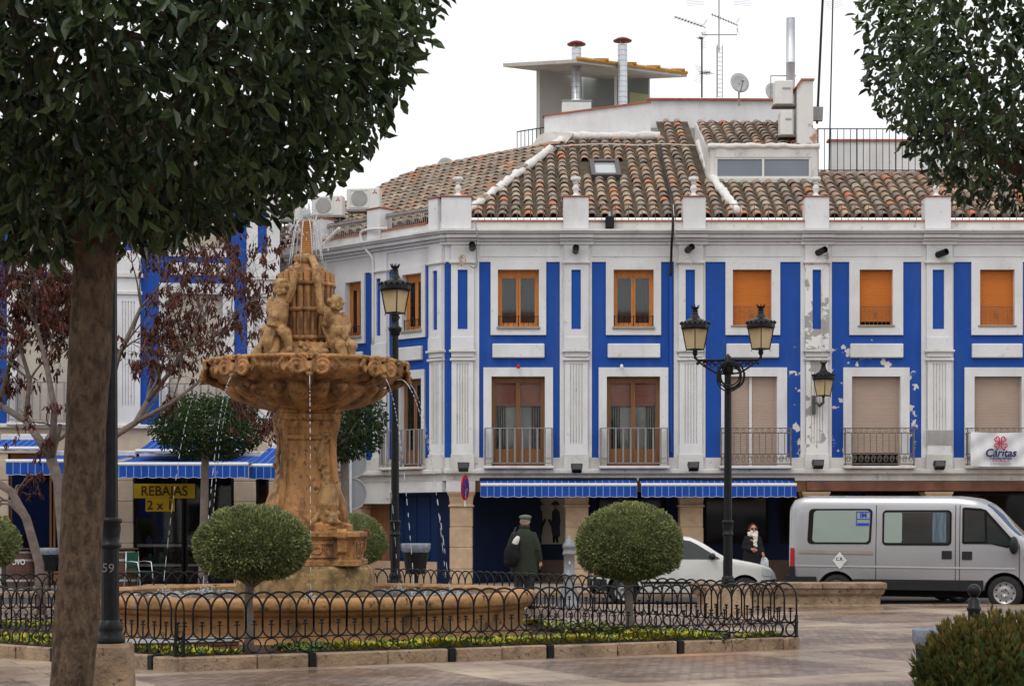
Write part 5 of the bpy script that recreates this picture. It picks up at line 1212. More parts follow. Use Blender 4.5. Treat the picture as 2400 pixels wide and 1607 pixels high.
# an arm-like drapery falling over the right side of the barrel
o = MB().tube([(.02, -.16, 5.18), (.10, -.22, 5.15), (.17, -.36, 5.0), (.20, -.43, 4.8), (.23, -.44, 4.55), (.27, -.44, 4.42)], [.05, .05, .055, .05, .045, .07], 8); o.ell((.28, -.44, 4.40), (.09, .07, .07), 10, 6); o.ell((.0, -.10, 5.14), (.13, .11, .09), 10, 8)
ob = o.build('drapery', FOUNTP, fo); fuse(ob, .014, 2)
def putto(J, name, vox=.010):
    """a plump child figure from joint points: head, neck, chest, belly, hips, and limb chains"""
    mb = MB(); V = {k: Vector(v) for k, v in J.items() if not isinstance(v, list)}
    h = V['head']; mb.ell(h, (.098, .105, .115), 14, 10)
    f = V['face'].normalized(); s = f.cross(Vector((0, 0, 1))).normalized()
    mb.ell(h+f*.10-Vector((0, 0, .015)), (.022, .022, .028), 8, 6); mb.ell(h+f*.085-Vector((0, 0, .06)), (.03, .03, .018), 8, 6)
    for sg in (-1, 1):
        mb.ell(h+f*.06+s*.055*sg-Vector((0, 0, .035)), .04, 8, 6); mb.ell(h+s*.098*sg-Vector((0, 0, .01)), (.02, .02, .03), 6, 6)
    q = random.Random(4)
    for k in range(34):                                    # curls
        d = Vector((q.gauss(0, 1), q.gauss(0, 1), abs(q.gauss(0, 1))+.1)).normalized()
        if d.dot(f) > .55: continue
        mb.ell(h+d*.105, .03, 6, 5)
    mb.tube([h-Vector((0, 0, .07)), V['neck'], V['chest']], [.05, .052, .10], 10)
    mb.tube([V['chest'], V['belly'], V['hips']], [.125, .135, .135], 12); mb.ell(V['belly']+f*.04, (.12, .12, .12), 10, 8)
    for ch, rad in (('armL', (.062, .052, .045, .04)), ('armR', (.062, .052, .045, .04)), ('legL', (.095, .085, .06, .045, .05)), ('legR', (.095, .085, .06, .045, .05))):
        pts = [Vector(p) for p in J[ch]]; mb.tube(pts, list(rad[:len(pts)]), 9)
        for p, r in zip(pts, rad): mb.ell(p, r, 8, 6)
        e, g = pts[-1], (pts[-1]-pts[-2]).normalized()
        if ch[0] == 'a':
            sd = g.cross(f); sd = sd.normalized() if sd.length > .1 else s
            mb.ell(e+g*.03, .042, 8, 6)
            for k in range(4): mb.tube([e+g*.05+sd*(k-1.5)*.018, e+g*(.095-.008*abs(k-1.5))+sd*(k-1.5)*.022], .011, 5)
            mb.tube([e+sd*.03+g*.02, e+sd*.06+g*.05], .012, 5)
    o = mb.build(name, FOUNTP, fo); return fuse(o, vox, 1, .4)
putto(dict(head=(-.30, -.42, 4.72), face=(-.2, -1, -.45), neck=(-.30, -.41, 4.61), chest=(-.31, -.42, 4.5), belly=(-.33, -.44, 4.33), hips=(-.36, -.44, 4.18),
           armL=[(-.21, -.40, 4.56), (-.14, -.43, 4.70), (-.11, -.40, 4.88)], armR=[(-.42, -.38, 4.55), (-.46, -.40, 4.40), (-.36, -.50, 4.30)],
           legL=[(-.30, -.46, 4.16), (-.22, -.54, 4.10), (-.18, -.54, 3.98), (-.17, -.53, 3.88), (-.16, -.60, 3.85)], legR=[(-.43, -.44, 4.12), (-.46, -.50, 3.98), (-.44, -.46, 3.84), (-.44, -.44, 3.76), (-.45, -.50, 3.73)]), 'putto')
putto(dict(head=(.43, -.38, 4.50), face=(.5, -.8, -.15), neck=(.44, -.36, 4.39), chest=(.45, -.37, 4.29), belly=(.47, -.39, 4.13), hips=(.50, -.38, 3.99),
           armL=[(.37, -.40, 4.34), (.31, -.46, 4.22), (.34, -.52, 4.36)], armR=[(.55, -.34, 4.34), (.60, -.36, 4.20), (.58, -.46, 4.08)],
           legL=[(.46, -.42, 3.97), (.52, -.56, 3.92), (.56, -.58, 3.80), (.56, -.57, 3.74), (.58, -.64, 3.72)], legR=[(.57, -.38, 3.97), (.66, -.46, 3.93), (.64, -.46, 3.80), (.63, -.45, 3.72), (.66, -.52, 3.70)]), 'putto')
putto(dict(head=(-.52, -.18, 4.12), face=(-.6, -.6, -.6), neck=(-.50, -.16, 4.04), chest=(-.50, -.18, 3.98), belly=(-.52, -.22, 3.88), hips=(-.50, -.14, 3.80),
           armL=[(-.55, -.26, 4.0), (-.60, -.36, 3.90), (-.58, -.40, 3.78)], armR=[(-.56, -.10, 4.0), (-.66, -.14, 3.9), (-.68, -.2, 3.8)],
           legL=[(-.50, -.2, 3.80), (-.60, -.34, 3.82), (-.62, -.34, 3.72), (-.62, -.34, 3.70), (-.66, -.38, 3.69)], legR=[(-.5, -.08, 3.8), (-.66, -.1, 3.84), (-.7, -.1, 3.74), (-.7, -.1, 3.70), (-.74, -.12, 3.69)]), 'putto')
# a kneeling cloak and clusters of fruit between the figures
o = MB(); q = random.Random(8)
for k in range(60):
    a = q.uniform(0, 6.28); r = q.uniform(.42, .66); z = 3.98-(r-.42)*1.1+q.uniform(-.02, .05); o.ell((r*math.cos(a), r*math.sin(a), z), q.uniform(.03, .06), 7, 5)
for a0 in (-2.5, -.9, 1.2): o.tube([(.40*math.cos(a0), .40*math.sin(a0), 4.35), (.50*math.cos(a0+.1), .50*math.sin(a0+.1), 4.15), (.56*math.cos(a0+.2), .56*math.sin(a0+.2), 3.95), (.62*math.cos(a0+.25), .62*math.sin(a0+.25), 3.8)], [.05, .09, .10, .08], 8)
o = o.build('fruit_carving', FOUNTP, fo); fuse(o, .016, 1)
# water
WAT = bpy.data.materials.new('falling_water'); WAT.use_nodes = True; b_ = WAT.node_tree.nodes['Principled BSDF']
b_.inputs['Base Color'].default_value = (.80, .83, .86, 1); b_.inputs['Roughness'].default_value = .12; b_.inputs['Transmission Weight'].default_value = .55; b_.inputs['IOR'].default_value = 1.33
q = random.Random(21)
def jet(ang, v, z0=3.47, r0=1.36, seed=0, lift=.35):
    mb = MB(); pts = []; N_ = 150; q = random.Random(seed)
    T = (lift+math.sqrt(lift*lift+2*9.8*(z0-.56)))/9.8
    for i in range(N_+1):
        t = T*i/N_; pts.append(Vector(((r0+v*t)*math.cos(ang), (r0+v*t)*math.sin(ang), z0+lift*t-4.9*t*t)))
    i = 0
    while i < N_-2:
        fr = i/N_; l = int(q.uniform(28, 40)) if i == 0 else max(2, int(q.uniform(1, 5))); g = int(q.uniform(1, 2+3*fr)); e = min(N_, i+l)
        seg = pts[i:e+1]
        if len(seg) > 1:
            r = .0065 if i == 0 else q.uniform(.0035, .0065); mb.tube(seg, [r*(.6 if k in (0, len(seg)-1) else 1) for k in range(len(seg))], 5)
        i = e+g
    e = pts[-1]
    for k in range(26):
        a = q.uniform(0, 6.28); rr = q.uniform(0, .16); mb.ell((e.x+rr*math.cos(a), e.y+rr*math.sin(a), .57+q.uniform(0, .14)*(1-rr*4)), q.uniform(.005, .014), 5, 4)
    stuff(mb.build('water_jet', WAT, fo, smooth=True, fix=False))
for k in range(8): jet(R(-82+45*k), .72, seed=k)
jet(R(-20), .95, seed=20)
mb = MB(); q = random.Random(9)                          # the plume on top and its drops
for k in range(7):
    a = q.uniform(0, 6.28); s = q.uniform(.02, .05); hgt = q.uniform(.12, .30)
    mb.tube([(s*.3*math.cos(a), s*.3*math.sin(a), 5.66), (s*math.cos(a), s*math.sin(a), 5.66+hgt*.5), (s*1.5*math.cos(a)+q.uniform(-.02, .02), s*1.4*math.sin(a), 5.66+hgt)], [.03, .026, .006], 6)
for k in range(130):
    a = q.uniform(0, 6.28); t = q.uniform(.0, 1); r = .05+.26*t; z = 5.74+.12*math.sin(t*2)-.5*t*t; l = q.uniform(.006, .014)
    mb.ell((r*math.cos(a), r*math.sin(a), z+q.uniform(-.1, .1)), (l, l, l*q.uniform(1, 3)), 5, 4)
for k in range(9):
    a = 2*math.pi*k/9+.3; mb.tube([(.06*math.cos(a), .06*math.sin(a), 5.70), (.12*math.cos(a), .12*math.sin(a), 5.68), (.17*math.cos(a), .17*math.sin(a), 5.55), (.21*math.cos(a), .21*math.sin(a), 5.3), (.24*math.cos(a), .24*math.sin(a), 5.06)], [.012, .010, .008, .007, .005], 5)
stuff(mb.build('water_plume', WAT, fo, smooth=True, fix=False))
mb = MB(); q = random.Random(10)
for k in range(260):
    a = q.uniform(0, 6.28); r = q.uniform(1.6, 2.4); mb.ell((r*math.cos(a), r*math.sin(a), .568), (q.uniform(.01, .05), q.uniform(.01, .05), q.uniform(.003, .014)), 6, 4)
stuff(mb.build('water_foam', WAT, fo, smooth=True, fix=False))
# ------------------------------------------------------------------ lamp posts
def lamp_post(loc, label, ztop, base_h=.5, bw=.17, arms=False, s=.78, yaw=0, num=None):
    t = thing('street_lamp', label, 'street lamp', loc, R(yaw), 'cast iron street lamps')
    mb = MB(); b2 = bw*1.08
    rings = [(b2, 0), (b2, .02), (bw*.98, base_h-.03), (bw*.9, base_h)]
    mb.lathe([(r*1.414, z) for r, z in rings]+[(0, base_h)], 4, a0=math.pi/4, a1=math.pi/4+2*math.pi); mb.build('stone_base', KERB, t)
    z0 = base_h
    MB().lathe([(0, z0), (.125, z0), (.13, z0+.02), (.125, z0+.06), (.10, z0+.085), (.11, z0+.12), (.105, z0+.16), (.08, z0+.2)], 20).build('post_foot', BLACK, t, smooth=True)
    MB().lathe([(.078, z0+.18), (.075, 1.36)], 48, mod=lambda a, r, z: 1+.05*abs(math.cos(a*6))-.03).build('lower_shaft', BLACK, t, smooth=True)
    MB().lathe([(.078, 1.33), (.095, 1.345), (.095, 1.37), (.08, 1.38), (.083, 1.44), (.092, 1.50), (.088, 1.545), (.10, 1.555), (.10, 1.585), (.07, 1.60)], 20).build('collar', BLACK, t, smooth=True)
    MB().lathe([(.066, 1.58), (.055, ztop-.35), (.055, ztop-.3)], 48, mod=lambda a, r, z: 1+.10*abs(math.cos(a*5))-.05).build('upper_shaft', BLACK, t, smooth=True)
    if not arms:
        MB().lathe([(.055, ztop-.36), (.08, ztop-.34), (.085, ztop-.3), (.11, ztop-.26), (.12, ztop-.22), (.07, ztop-.19), (.06, ztop-.1), (.085, ztop-.04), (.06, ztop)], 18).build('capital', BLACK, t, smooth=True)
        lantern(t, ztop, s)
    else:
        MB().lathe([(.055, ztop-.36), (.09, ztop-.32), (.1, ztop-.2), (.07, ztop-.15), (.06, ztop-.05), (0, ztop+.02)], 18).build('capital', BLACK, t, smooth=True)
        for sg in (-1, 1):
            m = MB(); e = .56
            m.tube([(0, 0, ztop-.10), (sg*e*.9, 0, ztop-.10), (sg*e, 0, ztop-.06), (sg*e, 0, ztop+.06)], .024, 7); m.tube([(0, 0, ztop-.34), (sg*.2, 0, ztop-.32), (sg*.40, 0, ztop-.2), (sg*.50, 0, ztop-.12)], .018, 6)
            m.ell((sg*e, 0, ztop+.03), (.045, .045, .06), 10, 6); m.ell((sg*e*.92, 0, ztop-.15), .03, 8, 5)
            for cx, cz, rr2 in ((.14, -.2, .075), (.27, -.18, .06), (.38, -.155, .045)): m.tube([(sg*(cx+rr2*math.cos(a*.5)*(1-a/30)), 0, ztop+cz+rr2*math.sin(a*.5)*(1-a/30)) for a in range(20)], .011, 5)
            m.build('arm', BLACK, t, smooth=True); lantern(t, ztop+.06, s, Matrix.Translation((sg*e, 0, 0)))
    if num: text_mesh(num, .11, mat('chalk', (.17, .165, .16), .8), 'scratched_number', t, Matrix.Translation((.0, -.082, 1.16)) @ Matrix.Rotation(R(4), 4, 'Y'))
    return t
lamp_post(G(258, 16.0), 'near black fluted lamp post on stone block beside the dark tree trunk', 4.6, .515, .175, num='59')
lamp_post(G(926, 31.2), 'tall single lantern lamp post behind the fountain basin', 5.05, .52, .18, s=.80, yaw=12)
t3 = lamp_post(G(1706, 31.8), 'lamp post with two lanterns on scrolled arms by the stone bench', 4.44, .45, .42/1.08*.95, True, .74, yaw=-6)
cb = MB(); q = random.Random(3)
for k in range(7):
    r = q.uniform(.16, .23); cx, cz = q.uniform(.0, .08), q.uniform(-.05, .03); ph = q.uniform(0, 1)
    cb.tube([(cx+r*math.cos(2*math.pi*i/22+ph), -.09-.012*k, 4.07+cz+r*1.1*math.sin(2*math.pi*i/22+ph)) for i in range(23)], .012, 5, caps=False)
cb.build('cable_coil', CABLE, None); o = bpy.data.objects['cable_coil']; o.location = G(1706, 31.8); tag(o, 'coiled black cable hanging on the twin lantern lamp post', 'cable')
# ------------------------------------------------------------------ benches, bollards, bins
def bench(loc, L_, label, rz=0):
    t = thing('stone_bench', label, 'bench', loc, rz, 'stone benches'); D_ = .55
    n = 3
    for k in range(n):
        a, b = L_*k/n, L_*(k+1)/n
        MB().bbox(a+.004 if k else a, b-.004, 0, D_, .34, .46, .02).build('seat_slab', KERB, t)
    prof = [(.06, .0), (.06, .03), (.11, .06), (.11, .20), (.08, .24), (.06, .25), (.03, .33), (.03, .336)]
    mb = MB()
    def ring(o, z): return [(o, o, z), (L_-o, o, z), (L_-o, D_-o, z), (o, D_-o, z)]
    for (o0, z0), (o1, z1) in zip(prof, prof[1:]):
        a, b = ring(o0, z0), ring(o1, z1)
        for k in range(4): mb.face([a[k], a[(k+1) % 4], b[(k+1) % 4], b[k]])
    mb.face(ring(.03, .336)); mb.build('plinth', KERB, t)
bench(G(1625, 33.9), 3.55, 'long moulded stone bench in front of the silver van')
bench(G(330, 32.6), 2.0, 'stone bench behind the fountain basin on the left')
t = thing('bollard', 'black ball topped bollard in front of the van wheel', 'bollard', G(2283, 22.0))
MB().lathe([(.085, 0), (.085, .05), (.07, .06), (.072, .50), (.085, .52), (.085, .55), (.07, .56), (.07, .64), (.05, .655), (.04, .675)], 18).build('post', BLACK, t, smooth=True)
MB().ell((0, 0, .75), (.08, .08, .08), 16, 12).build('ball', BLACK, t, smooth=True)
t = thing('cast_iron_post', 'grey cast iron drinking fountain post right of the walking man', 'post', G(1334, 34.2))
MB().lathe([(.20, 0), (.20, .06), (.16, .10), (.15, .3), (.12, .42), (.10, .5), (.095, .55), (.13, .57), (.13, .61), (.10, .63), (.10, .95), (.125, .97), (.125, 1.0), (.11, 1.02), (.11, 1.08), (.125, 1.10), (.12, 1.15), (.08, 1.2), (.07, 1.24), (.035, 1.26), (.03, 1.3), (0, 1.33)], 20).build('post', mat('grey_paint', (.24, .25, .27), .5, .15, 6, metal=.3), t, smooth=True)
MB().tube([(0, -.1, .82), (0, -.18, .83), (0, -.2, .79)], .02, 6).build('spout', GREYM, t)
BAG = glass_mat('bin_liner', (.62, .66, .74), .1, .3)
def bin_(loc, label, s=1.0, z0=.62, ph=.68):
    t = thing('litter_bin', label, 'litter bin', loc, 0, 'litter bins')
    MB().tube([(0, .12, 0), (0, .12, z0+ph*.7)], .03, 8).build('post', BLACK, t)
    MB().lathe([(0, z0), (.17*s, z0), (.24*s, z0+.5), (.225*s, z0+.5), (.16*s, z0+.02)], 20).build('bucket', BLACK, t, smooth=False)
    MB().lathe([(.226*s, z0+.38), (.25*s, z0+.42), (.262*s, z0+.52), (.25*s, z0+.535), (.21*s, z0+.50), (.18*s, z0+.35)], 30, mod=lambda a, r, z: 1+.03*math.sin(a*7)+.02*math.sin(a*13+z*30)).build('bin_liner', mat('liner_plastic', (.20, .22, .27), .25, .3, 14) if 'liner_plastic' not in bpy.data.materials else bpy.data.materials['liner_plastic'], t, smooth=True)
    return t
bin_(G(974, 32.4), 'black litter bin with translucent liner behind the fountain basin', 1.0, .66)
bin_(G(2180, 17.2), 'dark litter bin half hidden behind the bottom right bush', .62, .04, .6)
bin_(G(113, 42.3), 'dark litter bin at the cafe beside the left bare tree', 1.0, .45)
# cafe furniture at the left
BARR = mat('barrel_wood', (.09, .05, .035), .7, .3, 4, .3, 12, stretch=(5, 5, .5))
def barrel_(loc, label, txt=None):
    t = thing('wine_barrel', label, 'barrel', loc, 0, 'wine barrels used as tables')
    base = MB().lathe([(0, 0), (.26, 0), (.30, .2), (.325, .47), (.30, .74), (.265, .94), (.25, .94), (.25, .91), (0, .91)], 24).build('body', BARR, t, smooth=False)
    for z, r in ((.06, .275), (.24, .312), (.70, .312), (.88, .278)): MB().lathe([(r, z-.025), (r+.004, z), (r, z+.025)], 24).build('hoop', GREYM, base)
    MB().lathe([(0, .945), (.36, .945), (.36, .975), (0, .975)], 24).build('top', BARR, t)
    if txt: text_mesh(txt, .17, WPLAS, 'lettering', t, Matrix.Translation((.04, -.33, .66)) @ Matrix.Scale(.8, 4, (1, 0, 0)), .003)
barrel_(G(48, 42.4), 'dark wine barrel with white lettering at the left edge', 'OVO'); barrel_(G(288, 42.6), 'wine barrel standing right of the near lamp post')
def chair(loc, rz, label):
    t = thing('cafe_chair', label, 'chair', loc, rz, 'cafe chairs'); gm = mat('green_rattan', (.02, .075, .055), .6, .2, 20) if 'green_rattan' not in bpy.data.materials else bpy.data.materials['green_rattan']
    MB().bbox(-.21, .21, -.21, .21, .43, .46, .012).build('seat', gm, t); MB().bbox(-.2, .2, .19, .215, .55, .88, .01).build('backrest', gm, t)
    for sx in (-1, 1):
        MB().tube([(sx*.22, -.24, 0), (sx*.22, -.2, .45), (sx*.23, -.16, .66), (sx*.23, .05, .68), (sx*.22, .2, .66)], .014, 6).build('leg', GALV, t, smooth=True)
        MB().tube([(sx*.22, .27, 0), (sx*.22, .2, .45), (sx*.2, .21, .9)], .014, 6).build('leg', GALV, t, smooth=True)
    return t
chair(G(326, 42.3), R(60), 'green and steel cafe chair beside the barrel under the sale sign'); chair(G(75, 43.0), R(-40), 'green cafe chair by the lettered barrel at the left')
# ------------------------------------------------------------------ vehicles
def interp(tab, x):
    if x <= tab[0][0]: return tab[0][1]
    for (a, b), (c, d) in zip(tab, tab[1:]):
        if x <= c:
            t = (x-a)/(c-a); t = t*t*(3-2*t)*.35+t*.65; return b+(d-b)*t
    return tab[-1][1]
def vehicle(t, top, bot, wid, belt, tumble, paint, wheels, wr, xs):
    FR = [(0, 0), (.80, 0), (.965, .02), (1, .12), (1, .24), (1, .36), (1, .5), (1, .64), (1, .78), (1, .88), (.985, .945), (.93, .985), (.80, 1.0), (.4, 1.012), (0, 1.015)]
    def side(x, z): return interp(wid, x)*(1-tumble*max(0, (z-belt)/1.1)**1.15)
    mb = MB(); rings = []
    for x in xs:
        zb, zt = interp(bot, x), interp(top, x); r = []
        for f, h in FR:
            z = zb+(zt-zb)*h; r.append((side(x, z)*f, z))
        rings.append([(x, -y, z) for y, z in r]+[(x, y, z) for y, z in reversed(r[1:-1])])
    n = len(rings[0])
    for a, b in zip(rings, rings[1:]):
        for k in range(n): mb.face([a[k], a[(k+1) % n], b[(k+1) % n], b[k]])
    mb.face(rings[0]); mb.face(rings[-1][::-1])
    body = mb.build('body', paint, t, smooth=True)
    for wx in wheels:                                      # open the wheel arches
        c = MB(); c.lathe([(0, -2), (wr*1.2, -2), (wr*1.2, 2), (0, 2)], 36); co = c.build('cut', DARK, t, Matrix.Translation((wx, 0, wr)) @ Matrix.Rotation(R(90), 4, 'X'))
        m = body.modifiers.new('b', 'BOOLEAN'); m.operation = 'DIFFERENCE'; m.object = co; m.solver = 'EXACT'
        bake(body); bpy.data.objects.remove(co)
    smooth_by_angle(body, 32)
    w0 = interp(wid, wheels[0])
    MB().box(wheels[0]-.6, wheels[-1]+.55, -w0+.26, w0-.26, .22, wr*2.3).build('underbody', DARK, t)
    return body, side
def patch(t, side, pts, name, m, o=.006, sg=-1, parent=None):
    if len(pts) == 4:                                      # bilinear grid that hugs the curved body side
        mb = MB(); n = 12; g = []
        for j in range(n+1):
            for i in range(n+1):
                a, b = i/n, j/n; x = (pts[0][0]*(1-a)+pts[1][0]*a)*(1-b)+(pts[3][0]*(1-a)+pts[2][0]*a)*b; z = (pts[0][1]*(1-a)+pts[1][1]*a)*(1-b)+(pts[3][1]*(1-a)+pts[2][1]*a)*b
                g.append((x, sg*(side(x, z)+o+.003), z))
        mb.add(g, [(j*(n+1)+i, j*(n+1)+i+1, (j+1)*(n+1)+i+1, (j+1)*(n+1)+i) for j in range(n) for i in range(n)])
        return mb.build(name, m, parent or t, fix=False)
    mb = MB(); v = [(x, sg*(side(x, z)+o), z) for x, z in pts]; vi = [(x, sg*(side(x, z)-.02), z) for x, z in pts]; n = len(v)
    mb.face(v if sg < 0 else v[::-1])
    for k in range(n): mb.face([v[k], v[(k+1) % n], vi[(k+1) % n], vi[k]])
    return mb.build(name, m, parent or t, fix=False)
def rrect(x0, x1, z0, z1, r=.07, skew=0, n=4):
    out_ = []
    for cx, cz, a0 in ((x1-r, z1-r, 0), (x0+r, z1-r, 90), (x0+r, z0+r, 180), (x1-r, z0+r, 270)):
        for k in range(n+1):
            a = R(a0+90*k/n); z = cz+r*math.sin(a); out_.append((cx+r*math.cos(a)+skew*(z-z0), z))
    return out_
RUB = mat('rubber', (.022, .022, .023), .75, .2, 10); HUB = mat('hubcap', (.36, .36, .37), .35, .1, 6, metal=.6)
def wheel_mesh(r, w, holes=9):
    tyre = MB().lathe([(r*.66, -w/2), (r*.9, -w/2-.008), (r*.985, -w*.36), (r, -w*.2), (r, w*.2), (r*.985, w*.36), (r*.9, w/2), (r*.66, w/2)], 36)
    rim = MB().lathe([(r*.66, w*.3), (r*.66, -w*.44), (r*.63, -w*.46), (r*.58, -w*.36), (r*.44, -w*.30), (r*.30, -w*.42), (r*.16, -w*.44), (r*.14, -w*.40), (0, -w*.40)], 36)
    hol = MB()
    for k in range(holes):
        a = 2*math.pi*k/holes; hol.ell((r*.51*math.cos(a), r*.51*math.sin(a), -w*.345), (r*.055, r*.055, .012), 8, 4)
    for k in range(5):
        a = 2*math.pi*k/5; hol.ell((r*.22*math.cos(a), r*.22*math.sin(a), -w*.445), (r*.035, r*.05, .01), 8, 4)
    return tyre, rim, hol
def wheels_on(t, xs, hw, r, w):
    ty, ri, ho = wheel_mesh(r, w)
    for x in xs:
        for sg in (-1, 1):
            M = Matrix.Translation((x, sg*(hw-w*.5-.01), r)) @ (Matrix.Rotation(R(180), 4, 'Z') if sg > 0 else Matrix()) @ Matrix.Rotation(R(-90), 4, 'X')
            q = ty.build('wheel', RUB, t, M, smooth=True); ri.build('rim', HUB, q, M, smooth=True); ho.build('rim_holes', DARK, q, M)
SILV = mat('silver_paint', (.38, .38, .395), .28, .03, 2, metal=.35, coat=.4, stain=[((.30, .28, .26), .52, .75, 1.6, .45)])
WCAR = mat('white_car_paint', (.66, .655, .62), .25, .03, 2, coat=.5, stain=[((.42, .39, .34), .52, .75, 1.6, .4)])
DRED = mat('dark_red_paint', (.10, .012, .015), .25, .05, 2, coat=.5)
BPL = mat('black_plastic', (.020, .021, .022), .55, .2, 8)
LAMP = mat('headlamp_glass', (.55, .57, .58), .08, .1, 10)
VGL = mat('vehicle_glass', (.028, .034, .034), .05, .25, 1.2)
VGL2 = mat('blanked_window', (.27, .33, .30), .12, .06, 1.5)
# van: x from tail to nose, right side towards the camera (-y)
va = R(-21.5); fw = G(2352, 35.1, RZ)
van = thing('van', 'silver panel van with side windows parked behind the stone bench', 'van', (fw.x-4.13*math.cos(va)-.95*math.sin(-va)*-1*0, fw.y-4.13*math.sin(va), RZ), va)
van.location = (fw.x-4.13*math.cos(va)-.95*math.sin(va), fw.y-4.13*math.sin(va)+.95*math.cos(va), RZ)
top = [(0, 1.98), (.06, 2.10), (.25, 2.17), (3.25, 2.15), (3.62, 2.10), (3.78, 2.02), (4.42, 1.40), (4.55, 1.30), (5.0, 1.10), (5.12, .92)]
bot = [(0, .42), (.2, .36), (4.6, .34), (4.9, .36), (5.12, .42)]; wid = [(0, .90), (.1, .96), (3.6, .97), (4.4, .95), (4.9, .86), (5.12, .70)]
xs = [0, .03, .08, .16, .3]+[.5+.3*i for i in range(10)]+[3.35, 3.5, 3.62, 3.7, 3.78, 3.9, 4.05, 4.2, 4.32, 4.42, 4.48, 4.55, 4.7, 4.85, 4.95, 5.03, 5.09, 5.12]
body, side = vehicle(van, top, bot, wid, 1.0, .10, SILV, (.95, 4.15), .325, xs)
wheels_on(van, (.95, 4.15), .965, .325, .2)
for sg in (-1, 1):
    w1 = patch(van, side, rrect(.37, 1.62, 1.24, 1.93, .08, .04), 'window', DARK, .010, sg); patch(van, side, rrect(.47, 1.58, 1.275, 1.895, .07, .04), 'pane', VGL2, .016, sg, w1)
    w2_ = patch(van, side, rrect(1.84, 3.16, 1.22, 1.90, .08, .0), 'window', DARK, .010, sg); patch(van, side, rrect(1.875, 3.125, 1.255, 1.865, .07), 'pane', VGL, .016, sg, w2_)
    patch(van, side, rrect(2.80, 3.06, 1.28, 1.85, .03), 'curtain', mat('van_curtain', (.10, .14, .17), .8, .4, 9, stretch=(3, 1, .3)) if 'van_curtain' not in bpy.data.materials else bpy.data.materials['van_curtain'], .018, sg, w2_)
    if sg < 0: patch(van, side, rrect(1.88, 2.22, 1.27, 1.85, .03), 'pale_board', VGL2, .019, sg, w2_)
    d0 = [(3.36, 1.93), (3.4, 1.95), (3.70, 1.93), (3.80, 1.90), (4.35, 1.28), (4.36, 1.22), (4.2, 1.18), (4.02, 1.22), (3.9, 1.25), (3.38, 1.25), (3.36, 1.28)]
    w3 = patch(van, side, d0, 'window', DARK, .010, sg)
    patch(van, side, [(3.40, 1.29), (3.40, 1.90), (3.70, 1.885), (3.77, 1.86), (3.79, 1.30)], 'pane', VGL, .016, sg, w3); patch(van, side, [(3.835, 1.27), (3.82, 1.80), (4.30, 1.27), (4.2, 1.215)], 'pane', VGL, .016, sg, w3)
    for x in (1.72, 3.235, 3.315, 4.42): patch(van, side, [(x-.006, .42), (x+.006, .42), (x+.006, 2.0 if x < 3.5 else 1.25), (x-.006, 2.0 if x < 3.5 else 1.25)], 'panel_gap', DARK, .002, sg)
    patch(van, side, [(1.28, .36), (3.76, .36), (3.76, .56), (1.28, .56)], 'side_cladding', BPL, .018, sg); patch(van, side, [(.02, .40), (.56, .40), (.56, .60), (.02, .60)], 'side_cladding', BPL, .018, sg); patch(van, side, [(.005, .40), (.15, .40), (.13, .80), (.01, .80)], 'bumper_corner', BPL, .03, sg)
    patch(van, side, [(4.60, .40), (5.08, .46), (5.06, .70), (4.60, .72)], 'bumper_corner', BPL, .02, sg)
    patch(van, side, [(.2, 1.06), (1.66, 1.04), (1.66, 1.10), (.2, 1.12)], 'slide_rail', mat('rail_tan', (.30, .24, .2), .6) if sg < 0 else bpy.data.materials['rail_tan'], .012, sg)
    patch(van, side, [(.14, .80), (4.35, .775), (4.35, .805), (.14, .83)], 'swage_line', mat('swage_highlight', (.6, .6, .62), .2, .03, 2, metal=.3, coat=.5) if 'swage_highlight' not in bpy.data.materials else bpy.data.materials['swage_highlight'], .012, sg)  # highlight along the swage line painted in as a brighter strip
    patch(van, side, rrect(2.98, 3.17, .96, 1.12, .015), 'door_handle', BPL, .012, sg); patch(van, side, rrect(3.36, 3.55, .95, 1.11, .015), 'door_handle', BPL, .012, sg)
    patch(van, side, [(.015, .64), (.115, .64), (.115, 1.16), (.03, 1.16)], 'tail_lamp', RED, .012, sg)
    patch(van, side, [(4.50, 1.02), (4.545, 1.0), (4.545, .95), (4.50, .95)], 'indicator', mat('orange_lens', (.6, .12, .02), .3) if 'orange_lens' not in bpy.data.materials else bpy.data.materials['orange_lens'], .012, sg)
    mr_ = MB(); mr_.ell((4.33, sg*1.06, 1.23), (.09, .13, .17), 14, 10); mr_.tube([(4.33, sg*.92, 1.16), (4.33, sg*1.0, 1.18)], .04, 6); mr_.build('wing_mirror', BPL, van, smooth=True)
    patch(van, side, [(4.86, .78), (5.06, .74), (5.08, .90), (4.9, .98)], 'headlamp', LAMP, .01, sg)
ws = MB()
for i in range(8):
    for j in range(8):
        def wpn(a, b):
            x = 3.80+.60*a/8; y = -.76+1.52*b/8; z = interp(top, x)*1.0; zb = interp(bot, x); return (x+.012, y*(.96+.04*a/8), zb+(z-zb)*(1.006-.02*(abs(y)/.76)**3)+.014)
        ws.face([wpn(i, j), wpn(i+1, j), wpn(i+1, j+1), wpn(i, j+1)])
ws.build('windscreen', mat('windscreen_glass', (.16, .185, .19), .05, .3, 1.5), van, smooth=True)
MB().box(-.09, .06, -.93, .93, .36, .62).build('rear_bumper', BPL, van); MB().box(4.98, 5.17, -.80, .80, .38, .64).build('front_bumper', BPL, van)
dm_ = MB(); M = None; v = [(.98, .66), (1.17, .84), (.98, 1.02), (.79, .84)]; v = [(1.02+(a-.98)*.75, .92+(b-.84)*.95) for a, b in v]
tg = patch(van, side, v, 'diamond_sticker', WPLAS, .016); text_mesh('C.R.', .085, NVY, 'lettering', van, Matrix.Translation((1.02, -side(1.02, .9)-.019, .945)), .002)
